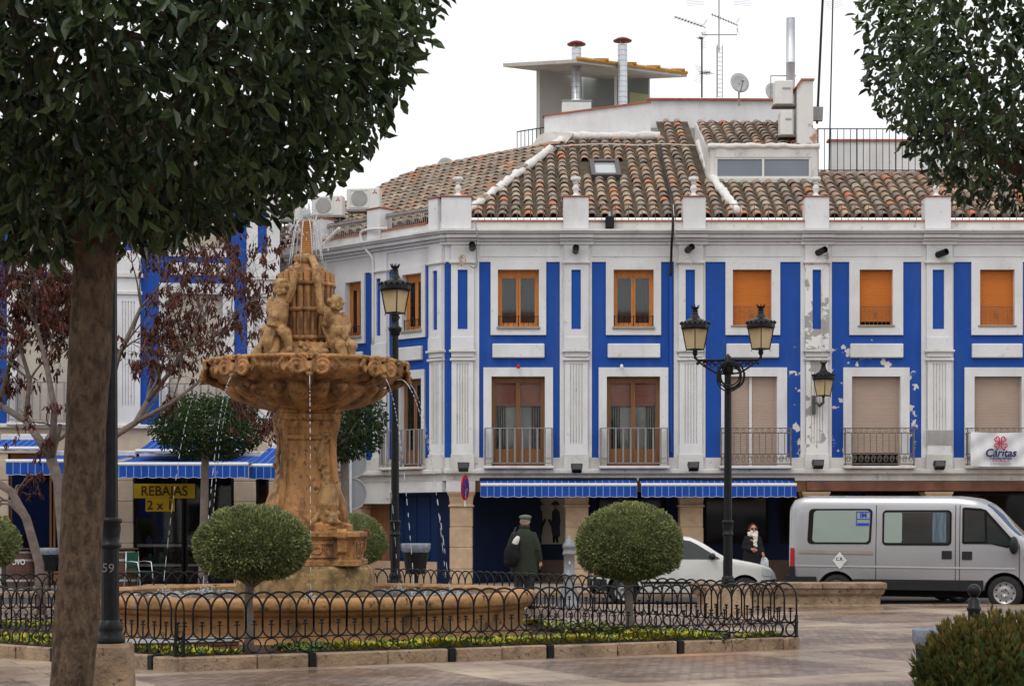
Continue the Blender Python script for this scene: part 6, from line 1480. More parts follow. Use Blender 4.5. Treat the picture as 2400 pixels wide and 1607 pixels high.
slp = math.atan2(side(1.45, 1.65)-side(1.45, 1.85), .2)
tm = text_mesh('IM', .13, mat('blue_print', (.02, .06, .42), .5), 'lettering', van, Matrix.Translation((1.47, -side(1.45, 1.8)-.021, 1.80)) @ Matrix.Rotation(-slp, 4, 'X'), .004)
bl = bpy.data.materials['blue_print']
fr_ = MB(); ys = lambda z: -side(1.45, z)-.014
for x0, x1, z0, z1 in ((1.33, 1.61, 1.86, 1.875), (1.33, 1.61, 1.60, 1.615), (1.33, 1.345, 1.615, 1.86), (1.595, 1.61, 1.615, 1.86), (1.345, 1.595, 1.72, 1.735), (1.36, 1.58, 1.615, 1.65)): fr_.box(x0, x1, -.002, 0, z0-1.74, z1-1.74)
fr_.build('window_sticker', bl, van, Matrix.Translation((0, -side(1.45, 1.74)-.021, 1.74)) @ Matrix.Rotation(-slp, 4, 'X'))
def hatch(loc, rz, paint, label, name='car'):
    t = thing(name, label, 'car', loc, rz)
    top = [(0, .80), (.05, .93), (.12, .98), (.52, 1.34), (.75, 1.385), (1.7, 1.40), (1.98, 1.36), (2.08, 1.32), (2.72, .955), (2.80, .93), (3.3, .84), (3.58, .76), (3.68, .66), (3.72, .55)]
    bot = [(0, .36), (.15, .24), (3.4, .22), (3.72, .34)]; wid = [(0, .70), (.15, .77), (.6, .80), (2.9, .80), (3.4, .75), (3.6, .66), (3.72, .54)]
    xs = [0, .03, .06, .12, .22, .34, .45, .52, .62, .75]+[.9+.2*i for i in range(5)]+[1.85, 1.98, 2.08, 2.2, 2.35, 2.5, 2.62, 2.72, 2.8, 2.95, 3.1, 3.25, 3.4, 3.5, 3.58, 3.64, 3.69, 3.72]
    body, side = vehicle(t, top, bot, wid, .86, .30, paint, (.62, 3.05), .28, xs); wheels_on(t, (.62, 3.05), .79, .28, .17)
    for sg in (-1, 1):
        w_ = patch(t, side, [(.50, .96), (.66, 1.27), (.8, 1.305), (1.28, 1.32), (1.28, .93)], 'window', VGL, .004, sg)
        w_ = patch(t, side, [(1.34, .93), (1.34, 1.32), (1.72, 1.325), (1.96, 1.29), (2.10, 1.22), (2.56, .935), (2.5, .92)], 'window', VGL, .004, sg)
        for x in (1.31, 2.62): patch(t, side, [(x-.005, .34), (x+.005, .34), (x+.005, .9), (x-.005, .9)], 'panel_gap', DARK, .002, sg)
        patch(t, side, [(.96, .43), (2.74, .43), (2.74, .48), (.96, .48)], 'rubbing_strip', BPL, .01, sg); patch(t, side, [(3.38, .30), (3.70, .38), (3.70, .52), (3.38, .50)], 'bumper_corner', BPL, .012, sg); patch(t, side, [(0.01, .34), (.28, .28), (.28, .52), (.01, .54)], 'bumper_corner', BPL, .012, sg)
        patch(t, side, [(3.40, .60), (3.62, .57), (3.60, .70), (3.40, .74)], 'headlamp', LAMP, .008, sg); patch(t, side, [(.02, .60), (.10, .58), (.10, .82), (.04, .84)], 'tail_lamp', RED, .008, sg)
        patch(t, side, [(2.68, .52), (2.72, .52), (2.72, .56), (2.68, .56)], 'indicator', bpy.data.materials['orange_lens'], .008, sg); patch(t, side, [(1.36, .82), (1.54, .82), (1.54, .87), (1.36, .87)], 'door_handle', BPL, .012, sg)
        m = MB(); m.ell((2.40, sg*.86, .98), (.06, .10, .07), 12, 8); m.tube([(2.42, sg*.72, .94), (2.41, sg*.82, .96)], .03, 6); m.build('wing_mirror', BPL, t, smooth=True)
    ws = MB()
    def grid(fn, nx3=6, ny3=8):
        for i in range(nx3):
            for j in range(ny3): ws.face([fn(i/nx3, j/ny3), fn((i+1)/nx3, j/ny3), fn((i+1)/nx3, (j+1)/ny3), fn(i/nx3, (j+1)/ny3)])
    def pt(x, y, yw):
        zb, zt = interp(bot, x), interp(top, x); return (x+.008, y, zb+(zt-zb)*(1.004-.02*(abs(y)/yw)**3)+.008)
    grid(lambda a, b: pt(2.09+.60*a, (-.56+1.12*b)*(1+.14*a), .64)); ws.build('windscreen', VGL, t, smooth=True)
    ws = MB(); grid(lambda a, b: pt(.15+.34*a, (-.6+1.2*b)*(1-.1*a), .6)); ws.build('rear_window', VGL, t, smooth=True)
    MB().box(3.66, 3.75, -.55, .55, .34, .50).build('front_bumper', BPL, t); MB().box(-.05, .04, -.70, .70, .34, .52).build('rear_bumper', BPL, t)
    MB().box(3.715, 3.76, -.25, .25, .38, .46).build('number_plate', WPLAS, t)
    return t
cf = G(1826, 37.2, RZ); hatch((cf.x-3.74, 37.2+.8, RZ), 0, WCAR, 'white hatchback car half hidden behind the right topiary ball')
hatch((G(2246, 38.4).x-3.05, 38.3+.8, RZ), 0, DRED, 'dark red car mostly hidden behind the silver van')
# ------------------------------------------------------------------ people
SKIN = mat('skin', (.46, .25, .17), .55, .08, 8)
def lumps_person(t, J, coat, trous, hair, vox=.009, coat_rings=None, shoe=DARK):
    """J: joints in metres. One continuous body, clothes as separate skins over it."""
    V = lambda k: Vector(J[k]); mb = MB(); f = V('face').normalized(); up = Vector((0, 0, 1)); s = f.cross(up).normalized(); h = V('head')
    mb.ell(h, (.078, .092, .115), 16, 12); mb.ell(h+f*.03-up*.07, (.058, .06, .055), 12, 8); mb.tube([h+f*.088+up*.02, h+f*.108-up*.02, h+f*.095-up*.03], [.012, .018, .012], 6)
    mb.tube([h+f*.088-s*.025-up*.062, h+f*.096-up*.06, h+f*.088+s*.025-up*.062], .010, 5)
    for g in (-1, 1): mb.ell(h+s*.08*g-up*.005-f*.005, (.018, .022, .034), 8, 6); mb.ell(h+f*.078+s*.032*g+up*.008, .016, 6, 5)
    mb.tube([h-up*.06, V('neck'), V('chest')], [.055, .058, .10], 10); mb.tube([V('chest'), V('waist'), V('pelvis')], [.145, .135, .15], 12)
    for sd in ('L', 'R'):
        sh, el, wr = V('sh'+sd), V('el'+sd), V('wr'+sd); mb.tube([V('chest'), sh, sh.lerp(el, .5), el, el.lerp(wr, .4), wr], [.08, .062, .052, .042, .042, .028], 9)
        d = (wr-el).normalized(); pn = Vector(J.get('palm'+sd, (0, 1, 0))); wd_ = d.cross(pn).normalized()
        mb.tube([wr, wr+d*.045, wr+d*.085], [.026, .036, .034], 8)
        for k, l in enumerate((.062, .075, .07, .055)):
            b = wr+d*.085+wd_*(k-1.5)*.0185; c1 = b+(d*.75+pn*.35).normalized()*l*.5; c2 = c1+(d*.5+pn*.75).normalized()*l*.45; mb.tube([b-d*.01, b, c1, c2], [.0098, .0098, .0092, .0075], 6)
        b = wr+d*.03-wd_*.028; mb.tube([b, b+(d*.6-wd_*.7).normalized()*.035, b+(d*.95-wd_*.45+pn*.3).normalized()*.066], [.014, .0115, .009], 6)
        hp, kn, an = V('hip'+sd), V('kn'+sd), V('an'+sd); mb.tube([V('pelvis'), hp, hp.lerp(kn, .5), kn, kn.lerp(an, .35), an], [.10, .095, .078, .056, .056, .04], 9)
        ft = Vector(J.get('foot', tuple(f))); mb.tube([an-ft*.04-up*.03, an+ft*.08-up*.045, an+ft*.16-up*.05], [.04, .038, .03], 8)
    o = mb.build('body', SKIN, t); fuse(o, vox, 3, .4)
    tr = MB()
    for sd in ('L', 'R'):
        hp, kn, an = V('hip'+sd), V('kn'+sd), V('an'+sd); tr.tube([hp+up*.12, hp, hp.lerp(kn, .5), kn, kn.lerp(an, .5), an+up*.02], [.13, .125, .105, .09, .082, .078], 12)
        sh = MB(); ft = Vector(J.get('foot', tuple(f))); sh.tube([an-ft*.07-up*.04, an-up*.035, an+ft*.08-up*.05, an+ft*.17-up*.055, an+ft*.2-up*.06], [.03, .05, .046, .04, .02], 9); sh.build('shoe', shoe, t, smooth=True)
    o = tr.build('trousers', trous, t); fuse(o, .016, 3)
    ct = MB(); rg = coat_rings or []
    ring = []
    for (cx, cy, z, rx, ry) in rg: ring.append([(cx+rx*math.cos(a*math.pi/12), cy+ry*math.sin(a*math.pi/12), z) for a in range(24)])
    for a, b in zip(ring, ring[1:]):
        for k in range(24): ct.face([a[k], a[(k+1) % 24], b[(k+1) % 24], b[k]])
    ct.face(ring[0][::-1]); ct.face(ring[-1])
    for sd in ('L', 'R'):
        sh, el, wr = V('sh'+sd), V('el'+sd), V('wr'+sd); ct.tube([sh.lerp(V('chest'), .4), sh, sh.lerp(el, .5), el, el.lerp(wr, .5), wr.lerp(el, .04)], [.08, .074, .074, .068, .062, .056], 12)
    o = ct.build('coat', coat, t); o.data.calc_loop_triangles(); fuse(o, .014, 3)
    if hair:
        hb = MB(); hb.ell(h-f*.018+up*(.022 if hair[1] else .035), (.087, .094, .108) if hair[1] else (.083, .09, .085), 14, 10); q = random.Random(1)
        for k in range(int(hair[1])):
            d = Vector((q.gauss(0, 1), q.gauss(0, 1), q.gauss(0, 1))).normalized()
            if d.dot(f) > .25 or d.z < -.55: continue
            hb.ell(h-f*.02+d*.098, .026, 6, 5)
        o = hb.build('hair', hair[0], t); fuse(o, .011, 2)
GCOAT = mat('dark_green_coat', (.030, .036, .026), .9, .18, 14, .3, 120); GTR = mat('dark_grey_trousers', (.045, .045, .048), .9, .15, 10)
man = thing('person', 'person in dark green coat and flat cap walking away with a black shoulder bag', 'person', G(1228, 33.3), R(-6), 'people')
lumps_person(man, dict(head=(.015, .04, 1.575), face=(.1, 1, -.05), neck=(.005, .01, 1.46), chest=(0, 0, 1.30), waist=(0, -.01, 1.08), pelvis=(0, 0, .93), shL=(-.165, 0, 1.335), elL=(-.26, .04, 1.10), wrL=(-.24, .16, .93), palmL=(1, .2, 0),
     shR=(.165, 0, 1.335), elR=(.25, -.05, 1.08), wrR=(.285, .02, .86), palmR=(-1, .2, 0), hipL=(-.09, 0, .90), knL=(-.10, .06, .49), anL=(-.10, -.06, .10), hipR=(.09, 0, .90), knR=(.10, .03, .49), anR=(.105, .10, .085)), GCOAT, GTR, (mat('grey_hair', (.30, .29, .28), .9, .2, 20), 0),
     coat_rings=[(0, .0, .60, .245, .175), (0, 0, .66, .25, .178), (0, 0, .9, .245, .175), (0, -.005, 1.1, .238, .17), (0, -.005, 1.22, .225, .165), (0, 0, 1.32, .195, .145), (0, 0, 1.38, .15, .12), (.0, .01, 1.43, .105, .095), (.005, .02, 1.475, .08, .078)])
MB().lathe([(.088, 1.455), (.098, 1.465), (.098, 1.50), (.078, 1.515), (.07, 1.49)], 20, (.008, .02), sy=1.0).build('collar', GCOAT, man, smooth=True)
cp = MB(); cp.ell((.02, .05, 1.655), (.118, .14, .045), 18, 10); cp.ell((.02, .04, 1.625), (.10, .118, .04), 18, 8); cp.ell((.035, .165, 1.625), (.075, .06, .012), 12, 6); o = cp.build('flat_cap', mat('grey_green_tweed', (.13, .15, .12), .95, .25, 60), man); fuse(o, .011, 2)
bg_ = thing('shoulder_bag', 'black cloth shoulder bag with a white bundle sticking out, on the walking person', 'bag', man.location, man.rotation_euler.z)
o = MB(); o.ell((-.20, -.21, .98), (.145, .10, .20), 16, 12, mod=lambda d: 1+.1*noise.noise(d*2.5)); o.ell((-.16, -.21, 1.10), (.10, .085, .12), 12, 10); o.ell((-.24, -.19, .86), (.11, .10, .1), 12, 8); o = o.build('sack', mat('black_cloth', (.012, .012, .014), .85, .2, 12), bg_); fuse(o, .016, 3)
MB().tube([(-.17, -.2, 1.16), (-.17, -.19, 1.3), (-.15, -.08, 1.46), (-.14, .05, 1.47), (-.16, .17, 1.32), (-.2, .15, 1.1), (-.22, -.1, .95)], .017, 6, sq=.5).build('strap', BPL, bg_, smooth=True)
MB().ell((0, 0, 0), (.055, .04, .115), 14, 10, mod=lambda d: 1+.12*noise.noise(d*3)).build('white_bundle', WPLAS, bg_, Matrix.Translation((-.125, -.235, 1.215)) @ Matrix.Rotation(R(28), 4, 'Y'), smooth=True)
BCO = mat('black_coat', (.012, .011, .012), .85, .2, 12); 
wo = thing('person', 'person in black coat with white fluffy scarf and sunglasses under the arcade awning', 'person', G(1764, 42.6), R(10), 'people')
lumps_person(wo, dict(head=(0, -.02, 1.41), face=(-.05, -1, -.08), neck=(0, 0, 1.31), chest=(0, 0, 1.17), waist=(0, 0, .97), pelvis=(0, 0, .84), shL=(.135, 0, 1.20), elL=(.20, .03, .98), wrL=(.20, -.12, .86), palmL=(-1, 0, 0),
     shR=(-.135, 0, 1.20), elR=(-.20, .0, .98), wrR=(-.08, -.19, .95), palmR=(1, 0, 0), hipL=(.085, 0, .80), knL=(.09, -.06, .44), anL=(.09, -.02, .09), hipR=(-.085, 0, .80), knR=(-.09, 0, .44), anR=(-.09, .06, .09)), BCO, GTR, (mat('auburn_hair', (.06, .018, .012), .7, .2, 20), 90),
     coat_rings=[(0, 0, .48, .24, .19), (0, 0, .62, .235, .185), (0, 0, .82, .22, .17), (0, 0, 1.0, .20, .155), (0, 0, 1.10, .19, .15), (0, 0, 1.19, .155, .12), (0, 0, 1.25, .11, .09), (0, 0, 1.30, .075, .07)])
sc_ = MB(); q = random.Random(6)
for k in range(70):
    a = q.uniform(0, 6.28); sc_.ell((.085*math.cos(a), .085*math.sin(a)-.01, 1.30+q.uniform(-.035, .04)), q.uniform(.025, .045), 6, 5)
for k in range(50): z = q.uniform(1.02, 1.28); sc_.ell((.015+q.uniform(-.05, .05)*(z-.85)*2, -.155-.02*(1.3-z), z), q.uniform(.02, .038), 6, 5)
sc_.build('fluffy_scarf', mat('white_wool', (.72, .68, .6), .95, .1, 20), wo, smooth=True)
sg_ = MB()
for g in (-1, 1): sg_.ell((.037*g, -.112, 1.42), (.034, .012, .026), 12, 8)
sg_.tube([(-.08, -.03, 1.425), (-.05, -.11, 1.427), (.05, -.11, 1.427), (.08, -.03, 1.425)], .006, 5); sg_.build('sunglasses', DARKGL, wo, smooth=True)
pb = thing('carrier_bag', 'crumpled pale plastic carrier bag held by the person with the scarf', 'bag', wo.location, wo.rotation_euler.z)
o = MB(); o.ell((.235, -.14, .60), (.10, .06, .17), 16, 14, mod=lambda d: 1+.22*noise.noise(d*3)); o.build('bag', mat('pale_plastic', (.5, .52, .55), .3, .15, 10), pb, smooth=False); MB().tube([(.22, -.14, .74), (.205, -.13, .80), (.225, -.135, .74)], .014, 6).build('handle', bpy.data.materials['pale_plastic'], pb)
p3 = thing('person', 'person with dark hair standing by the barrel at the left picture edge', 'person', G(12, 43.6), R(0), 'people')
lumps_person(p3, dict(head=(.03, 0, 1.60), face=(1, -.35, 0), neck=(0, 0, 1.48), chest=(0, 0, 1.32), waist=(0, 0, 1.1), pelvis=(0, 0, .95), shL=(0, .18, 1.40), elL=(.02, .24, 1.13), wrL=(.14, .18, .98), palmL=(0, -1, 0), shR=(0, -.18, 1.40), elR=(.02, -.24, 1.13), wrR=(.14, -.18, .98), palmR=(0, 1, 0),
     hipL=(0, .09, .92), knL=(.03, .1, .5), anL=(0, .1, .09), hipR=(0, -.09, .92), knR=(.03, -.1, .5), anR=(0, -.1, .09)), BCO, GTR, (DARK, 70), coat_rings=[(0, 0, .78, .15, .2), (0, 0, 1.0, .15, .2), (0, 0, 1.25, .155, .21), (0, 0, 1.38, .13, .17), (0, 0, 1.47, .075, .08)])
# ------------------------------------------------------------------ trees and shrubs
def leaf_pts(b, d, n, l, w_, curl=.15):
    s = d.cross(n).normalized(); n = s.cross(d).normalized()
    f = .22*w_
    return [b, b+d*l*.3+s*w_*.42+n*f, b+d*l*.68+s*w_*.40+n*(f-curl*l*.3), b+d*l-n*curl*l, b+d*l*.68-s*w_*.40+n*(f-curl*l*.3), b+d*l*.3-s*w_*.42+n*f]
def rand_dir(q):
    while True:
        v = Vector((q.uniform(-1, 1), q.uniform(-1, 1), q.uniform(-1, 1)))
        if .05 < v.length < 1: return v.normalized()
def crown(n, rad, size, seed, lump=.10, lf=2.2, inner=.62, droop=.55, wide=.48, keep=None):
    """leaf-sized faces filling the outer shell of an ellipsoid, about the origin; also returns outer leaf placements"""
    q = random.Random(seed); mb = MB(); outer = []
    k = 0
    while k < n:
        d = rand_dir(q); t = inner+(1.03-inner)*q.random()**.55
        L_ = 1+lump*noise.noise(d*lf+Vector((seed, 0, 0)))+lump*.5*noise.noise(d*lf*2.7+Vector((0, seed, 0)))
        p = Vector((d.x*rad[0], d.y*rad[1], d.z*rad[2]))*t*L_
        if keep and not keep(p): continue
        k += 1
        g = (rand_dir(q)*.75+d*.45+Vector((0, 0, -droop))).normalized(); nn = (d*.9+rand_dir(q)*.8+Vector((0, 0, .35))).normalized()
        if abs(g.dot(nn)) > .95: continue
        l = size*q.uniform(.5, 1.35); mb.cur = min(1, max(0, q.gauss(.34, .2)+.55*noise.noise(p*(.3/size)+Vector((seed, 5, 0)))+.10*d.z))  # upper leaves tinted lighter, painting in light from above
        pt = leaf_pts(p, g, nn, l, l*wide)
        mb.face([pt[0], pt[1], pt[2], pt[3]]); mb.face([pt[0], pt[3], pt[4], pt[5]])
        if t > .985: outer.append((p, g, nn, l))
    return mb, outer
def limb(mb, p, q_, r0, r1, seed, n=6, wob=.06):
    q = random.Random(seed); pts = [Vector(p).lerp(Vector(q_), i/n)+(Vector((q.uniform(-wob, wob), q.uniform(-wob, wob), 0)) if 0 < i < n else Vector()) for i in range(n+1)]
    mb.tube(pts, [r0+(r1-r0)*i/n for i in range(n+1)], 8); return pts
def leaf_parts(parent, outer, m, seed, cnt, c):
    q = random.Random(seed); ms = []
    for k in range(8):
        mb = MB(); mb.cur = q.uniform(.25, .9); pt = leaf_pts(Vector(), Vector((0, 1, 0)), Vector((0, 0, 1)), 1, .48, q.uniform(.05, .3)); mb.face(pt[:4]); mb.face([pt[0], pt[3], pt[4], pt[5]]); ms.append(mb.mesh('leaf', m, attr=True, fix=False))
    outer = sorted(outer, key=lambda o: (o[0].y, ))[:cnt*3]; q.shuffle(outer)
    for p, g, nn, l in outer[:cnt]:
        s = g.cross(nn).normalized(); nn = s.cross(g).normalized(); M = Matrix((s, g, nn)).transposed().to_4x4(); M.translation = p+c
        o = inst('leaf', q.choice(ms), parent); o.matrix_local = M @ Matrix.Scale(l*1.1, 4)
# near tree, left
b0 = G(150, 11.0); tr = thing('shade_tree', 'large clipped broadleaf tree with thick trunk, nearest at the left', 'tree', b0)
cc = Vector(((176-1200)*11/F, 11, EYE+(HY+42)*11/F))-b0
tk = MB(); pts = []
for i in range(71):
    t = i/70; z = t*3.35; pts.append((.205*t+.008*math.sin(t*5), .02*math.sin(t*4), z))
rs_ = [.126-.006*i/70+.026*math.exp(-i/5)+.003*math.sin(i*.4) for i in range(71)]
tk.tube(pts, rs_, 44)
kn = [(Vector((.10, -.10, 2.95)), .05), (Vector((-.03, -.12, 1.9)), .04), (Vector((.09, -.10, 1.25)), .05), (Vector((.0, -.12, .95)), .035)]
for i, v in enumerate(tk.v):                               # bark swellings, ridges and old pruning knots
    p = Vector(v); c = Vector(pts[min(70, i//44)]); d = (p-c); d.z = 0
    if d.length < 1e-4: continue
    d.normalize(); a = .009*noise.noise(Vector((p.x*9, p.y*9, p.z*2.2)))+.005*noise.noise(Vector((p.x*30, p.y*30, p.z*7)))
    for k, r in kn: a += .02*math.exp(-((p-k-Vector((c.x*.5, 0, 0))).length/r)**2)
    tk.v[i] = tuple(p+d*a)
tko = tk.build('trunk', BARK, tr, smooth=True)
lb_ = MB(); top_ = Vector(pts[-1])
for k, (dx, dy, dz, r) in enumerate([(.7, .1, 1.1, .075), (-.8, .2, 1.0, .07), (.1, -.7, 1.2, .065), (.2, .8, 1.2, .06), (1.1, -.4, .75, .05), (-.5, -.5, 1.5, .05)]): limb(lb_, top_-Vector((0, 0, .12)), top_+Vector((dx, dy, dz)), r, r*.35, k)
qt = random.Random(77)
for k in range(170):                                       # twigs reaching out to the leaf shell
    d = rand_dir(qt); e = cc+Vector((d.x*2.0, d.y*1.9, d.z*1.5))*qt.uniform(.86, .99); limb(lb_, cc+(e-cc)*qt.uniform(.35, .6)+rand_dir(qt)*.15, e, .016, .004, k, 5, .05)
lb_.build('limbs', BARK, tr, smooth=True)
cr_, outr = crown(31000, (2.06, 1.95, 1.56), .102, 3, .06, 2.4, .62, .5)
co_ = stuff(cr_.build('crown', LEAF, tr, attr=True, fix=False)); co_.location = cc
leaf_parts(tr, outr, LEAF, 5, 200, cc)
# near tree, right (trunk outside the picture)
b1 = G(2478, 13.0); tr = thing('shade_tree', 'clipped broadleaf tree crown hanging into the top right corner', 'tree', b1)
cc = Vector(((2432-1200)*13/F, 13, EYE+(HY-58)*13/F))-b1
tk = MB(); tk.tube([(.0, 0, 0), (-.01, 0, .6), (0, .01, 1.5), (-.03, 0, 2.6), (-.06, 0, 4.0)], [.15, .12, .11, .10, .09], 16); tk.build('trunk', BARK, tr, smooth=True)
lb_ = MB()
for k, (dx, dy, dz) in enumerate([(-.6, .1, .8), (.5, .3, .7), (-.2, -.6, .9), (.1, .6, .9), (-.8, -.2, .3)]): limb(lb_, (-.06, 0, 3.9), (-.06+dx, dy, 4.0+dz), .05, .018, k)
lb_.build('limbs', BARK, tr, smooth=True)
cr_, outr = crown(13500, (1.19, 1.19, 1.26), .080, 7, .08, 2.3, .55, .5)
co_ = stuff(cr_.build('crown', LEAF, tr, attr=True, fix=False)); co_.location = cc
leaf_parts(tr, outr, LEAF, 6, 120, cc)
# small ball trees behind the fountain
def ball_tree(px, d, pc, rad, label, n, seed):
    b = G(px, d); t = thing('ball_tree', label, 'tree', b, 0, 'small clipped trees behind the fountain'); c = P(pc[0], pc[1], d)-b
    tk = MB(); tk.tube([(0, 0, 0), (.02, 0, .8), (c.x*.5, 0, c.z-rad[2]*.9), (c.x, 0, c.z)], [.11, .085, .075, .05], 10); tk.build('trunk', BARK2, t, smooth=True)
    lb_ = MB()
    for k in range(6): a = k*1.05; limb(lb_, c-Vector((0, 0, rad[2]*.9)), c+Vector((math.cos(a)*rad[0]*.6, math.sin(a)*rad[0]*.6, rad[2]*.2)), .035, .012, k)
    lb_.build('limbs', BARK2, t)
    m, _ = crown(n, rad, .085, seed, .10, 2.2, .45, .3); o = stuff(m.build('crown', LEAF2, t, attr=True, fix=False)); o.location = c
ball_tree(474, 36.0, (488, 1000), (1.10, 1.0, .62), 'small dark green ball tree left of the fountain column', 7500, 12)
ball_tree(812, 36.5, (800, 985), (.90, .9, .80), 'small dark green ball tree right of the fountain column', 6500, 13)
# clipped cypress balls in the bed
def topiary(px, d, pc, rad, label, n, seed, bed=.085):
    b = G(px, d, bed); t = thing('topiary_shrub', label, 'shrub', b, 0, 'clipped ball shrubs in the fountain bed'); c = P(pc[0], pc[1], d)-b; q = random.Random(seed)
    tk = MB(); zb = c.z-rad[2]*.75
    tk.tube([(0, 0, -.03), (.01, 0, .15), (0, .01, zb*.7), (c.x*.6, 0, zb), (c.x, 0, c.z-.1)], [.075, .055, .05, .06, .03], 10)
    for k in range(9): a = k*.72; limb(tk, (c.x*.5, 0, zb*.85), c+Vector((math.cos(a)*rad[0]*.7, math.sin(a)*rad[1]*.7, -rad[2]*.35)), .022, .008, k+seed, 5, .02)
    tk.build('trunk', BARK2, t, smooth=True)
    def shape(dv):
        low = 1-.18*max(0, -dv.z-.55)/.45
        return (1+.06*noise.noise(dv*2.6+Vector((seed, 0, 0)))+.03*noise.noise(dv*7))*low
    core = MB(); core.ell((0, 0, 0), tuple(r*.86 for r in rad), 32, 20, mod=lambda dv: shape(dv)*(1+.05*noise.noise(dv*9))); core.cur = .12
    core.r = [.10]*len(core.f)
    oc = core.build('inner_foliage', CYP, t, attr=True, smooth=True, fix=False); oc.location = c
    mb = MB()
    for k in range(n):
        d_ = rand_dir(q); p = Vector((d_.x*rad[0], d_.y*rad[1], d_.z*rad[2]))*shape(d_)*q.uniform(.86, 1.0)
        g = (d_*1.0+rand_dir(q)*.75+Vector((0, 0, .25))).normalized(); s = g.cross(rand_dir(q)); 
        if s.length < .1: continue
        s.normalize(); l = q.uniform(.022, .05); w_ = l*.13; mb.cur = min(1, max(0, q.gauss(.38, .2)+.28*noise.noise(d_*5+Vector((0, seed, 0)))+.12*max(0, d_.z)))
        mb.face([p-s*w_*.5, p+s*w_*.5, p+g*l*.6+s*w_, p+g*l, p+g*l*.6-s*w_])
        s2 = g.cross(s); mb.face([p-s2*w_*.5, p+s2*w_*.5, p+g*l*.5+s2*w_*1.3+s*w_, p+g*l*.9+s2*w_*2])
    o = stuff(mb.build('crown', CYP, t, attr=True, fix=False)); o.location = c
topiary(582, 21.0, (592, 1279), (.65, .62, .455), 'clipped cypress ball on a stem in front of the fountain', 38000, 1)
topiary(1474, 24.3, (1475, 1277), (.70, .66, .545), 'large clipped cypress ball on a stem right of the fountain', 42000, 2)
topiary(-62, 24.2, (-66, 1273), (.61, .6, .43), 'clipped cypress ball cut off by the left picture edge', 16000, 3)
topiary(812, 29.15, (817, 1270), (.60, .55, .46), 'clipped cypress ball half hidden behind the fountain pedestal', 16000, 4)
# loose dwarf thuja, bottom right
b = G(2335, 13.0); t = thing('thuja_bush', 'bushy green and rust tipped dwarf conifer in the bottom right corner', 'shrub', b); q = random.Random(14); mb = MB()
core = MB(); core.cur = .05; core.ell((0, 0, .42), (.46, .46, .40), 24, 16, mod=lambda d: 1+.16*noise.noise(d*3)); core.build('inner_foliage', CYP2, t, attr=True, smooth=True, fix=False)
MB().tube([(0, 0, 0), (.01, 0, .2), (0, 0, .5)], [.05, .04, .02], 8).build('stem', BARK2, t)
for k in range(5200):
    d_ = rand_dir(q)
    if d_.z < -.5: continue
    L_ = 1+.14*noise.noise(d_*3.2)+.08*noise.noise(d_*7)
    p = Vector((d_.x*.55, d_.y*.55, .44+d_.z*.47))*1.0; p = Vector((p.x*L_, p.y*L_, .44+(p.z-.44)*L_))*q.uniform(.84, 1.0)
    ax = (d_*.55+Vector((0, 0, .8))+rand_dir(q)*.35).normalized(); sd = ax.cross(rand_dir(q)).normalized(); tone = min(1, max(0, q.gauss(.22, .12)+.7*max(0, d_.z-.2)*(q.random() < .6)))
    for j in range(6):                                     # a flat spray of scale leaves
        u = j/5; a = (u-.5)*.9; dr = (ax*math.cos(a)+sd*math.sin(a)).normalized(); l = .075*(1-.4*abs(u-.5)*2)*q.uniform(.6, 1.2); w_ = .0055; s2 = dr.cross(ax.cross(sd)).normalized()*w_
        mb.cur = min(1, max(0, tone+q.uniform(-.12, .12))); mb.face([p-s2*.5, p+s2*.5, p+dr*l*.6+s2, p+dr*l, p+dr*l*.6-s2])
stuff(mb.build('crown', CYP2, t, attr=True, fix=False))
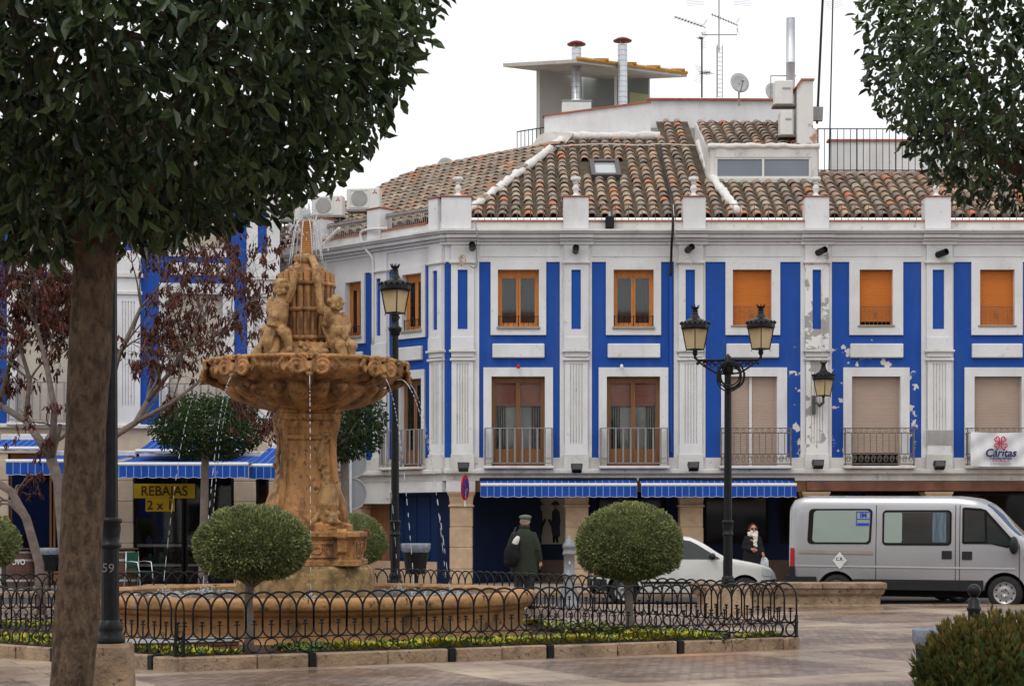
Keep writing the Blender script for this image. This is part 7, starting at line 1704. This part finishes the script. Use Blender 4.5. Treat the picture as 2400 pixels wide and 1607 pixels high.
# bare trees hung with dead red-brown leaves
def bare_tree(px, d, label, limbs, seed, pods=1.0):
    b = G(px, d); t = thing('bare_tree', label, 'tree', b, 0, 'bare trees with dead leaves'); q = random.Random(seed); wood = MB(); tw = MB(); pd = MB()
    def pod(p):
        for k in range(q.randint(3, 8)):
            g = (Vector((q.gauss(0, .35), q.gauss(0, .35), -1))).normalized(); nn = rand_dir(q); 
            if abs(g.dot(nn)) > .9: continue
            l = q.uniform(.07, .14); pd.cur = q.random(); pt = leaf_pts(p+rand_dir(q)*.045, g, nn, l, l*.30, .25); pd.face(pt[:4]); pd.face([pt[0], pt[3], pt[4], pt[5]])
    def grow(p, dr, L_, r, dep):
        n = 4; pts = [p]; dd = dr
        for i in range(n):
            dd = (dd+rand_dir(q)*.26+Vector((0, 0, .05 if dep < 3 else -.10))).normalized(); pts.append(pts[-1]+dd*L_/n)
        (wood if r > .018 else tw).tube(pts, [r*(1-.11*i) for i in range(n+1)], 6 if r > .02 else 3, caps=False)
        if dep >= 3 and q.random() < .6*pods: pod(pts[-1])
        if dep >= 4 and q.random() < .35*pods: pod(pts[2])
        if dep >= 5: 
            return
        for k in range(q.choice((2, 3, 3))):
            i = q.choice((n, n, n-1, n-2)); a = (dd+rand_dir(q)*.75).normalized(); grow(pts[i], a, L_*q.uniform(.62, .85), r*q.uniform(.5, .66), dep+1)
    for path, r0, r1, kids in limbs:
        v = [P(x, y, d+dy)-b for x, y, dy in path]; n = len(v); wood.tube(v, [r0+(r1-r0)*i/(n-1) for i in range(n)], 10)
        for k in range(kids):
            i = q.randint(max(1, n//2), n-1) if k > 1 else n-1; dr = ((v[-1]-v[-2]).normalized()+rand_dir(q)*.7+Vector((0, 0, .15))).normalized(); grow(v[i], dr, q.uniform(.55, .85), r1*.75, 1)
    wood.build('trunk', BARK2, t, smooth=True, fix=False); stuff(tw.build('twigs', BARK2, t, fix=False)); stuff(pd.build('dead_leaves', POD, t, attr=True, fix=False))
bare_tree(98, 30.5, 'bare tree whose trunk leans out at the left picture edge', [([(98, 1440, 0), (92, 1320, 0), (62, 1215, 0), (25, 1150, 0), (-40, 1110, .3)], .085, .06, 4), ([(-40, 1110, .3), (-10, 980, .2), (20, 860, 0)], .05, .035, 4)], 31, .95)
bare_tree(165, 29.5, 'gnarled bare tree with dead red leaves behind the dark trunk', [([(165, 1450, 0), (150, 1280, 0), (138, 1130, 0), (120, 1075, 0)], .10, .085, 1), ([(120, 1075, 0), (92, 1030, 0), (60, 985, .2), (10, 955, .3)], .075, .05, 3),
     ([(120, 1075, 0), (128, 960, -.2), (110, 860, -.2), (85, 760, 0)], .065, .03, 7), ([(60, 985, .2), (70, 890, .3), (40, 790, .3)], .045, .028, 5)], 32, 1.0)
bare_tree(250, 29.0, 'spreading bare tree with hanging dead leaves left of the fountain', [([(250, 1455, 0), (240, 1250, 0), (235, 1090, 0)], .10, .085, 0), ([(235, 1090, 0), (270, 1020, 0), (318, 990, 0), (345, 940, .1)], .065, .04, 4), ([(345, 940, .1), (400, 870, 0), (440, 810, -.2), (480, 740, 0)], .04, .02, 6),
     ([(235, 1090, 0), (245, 950, .3), (280, 830, .3), (330, 720, .2)], .06, .025, 7), ([(318, 990, 0), (400, 945, -.3), (460, 900, -.3)], .04, .022, 6), ([(280, 830, .3), (220, 740, .4), (200, 680, .4)], .035, .02, 4), ([(440, 810, -.2), (490, 800, 0), (535, 760, 0)], .028, .016, 4)], 33, .55)
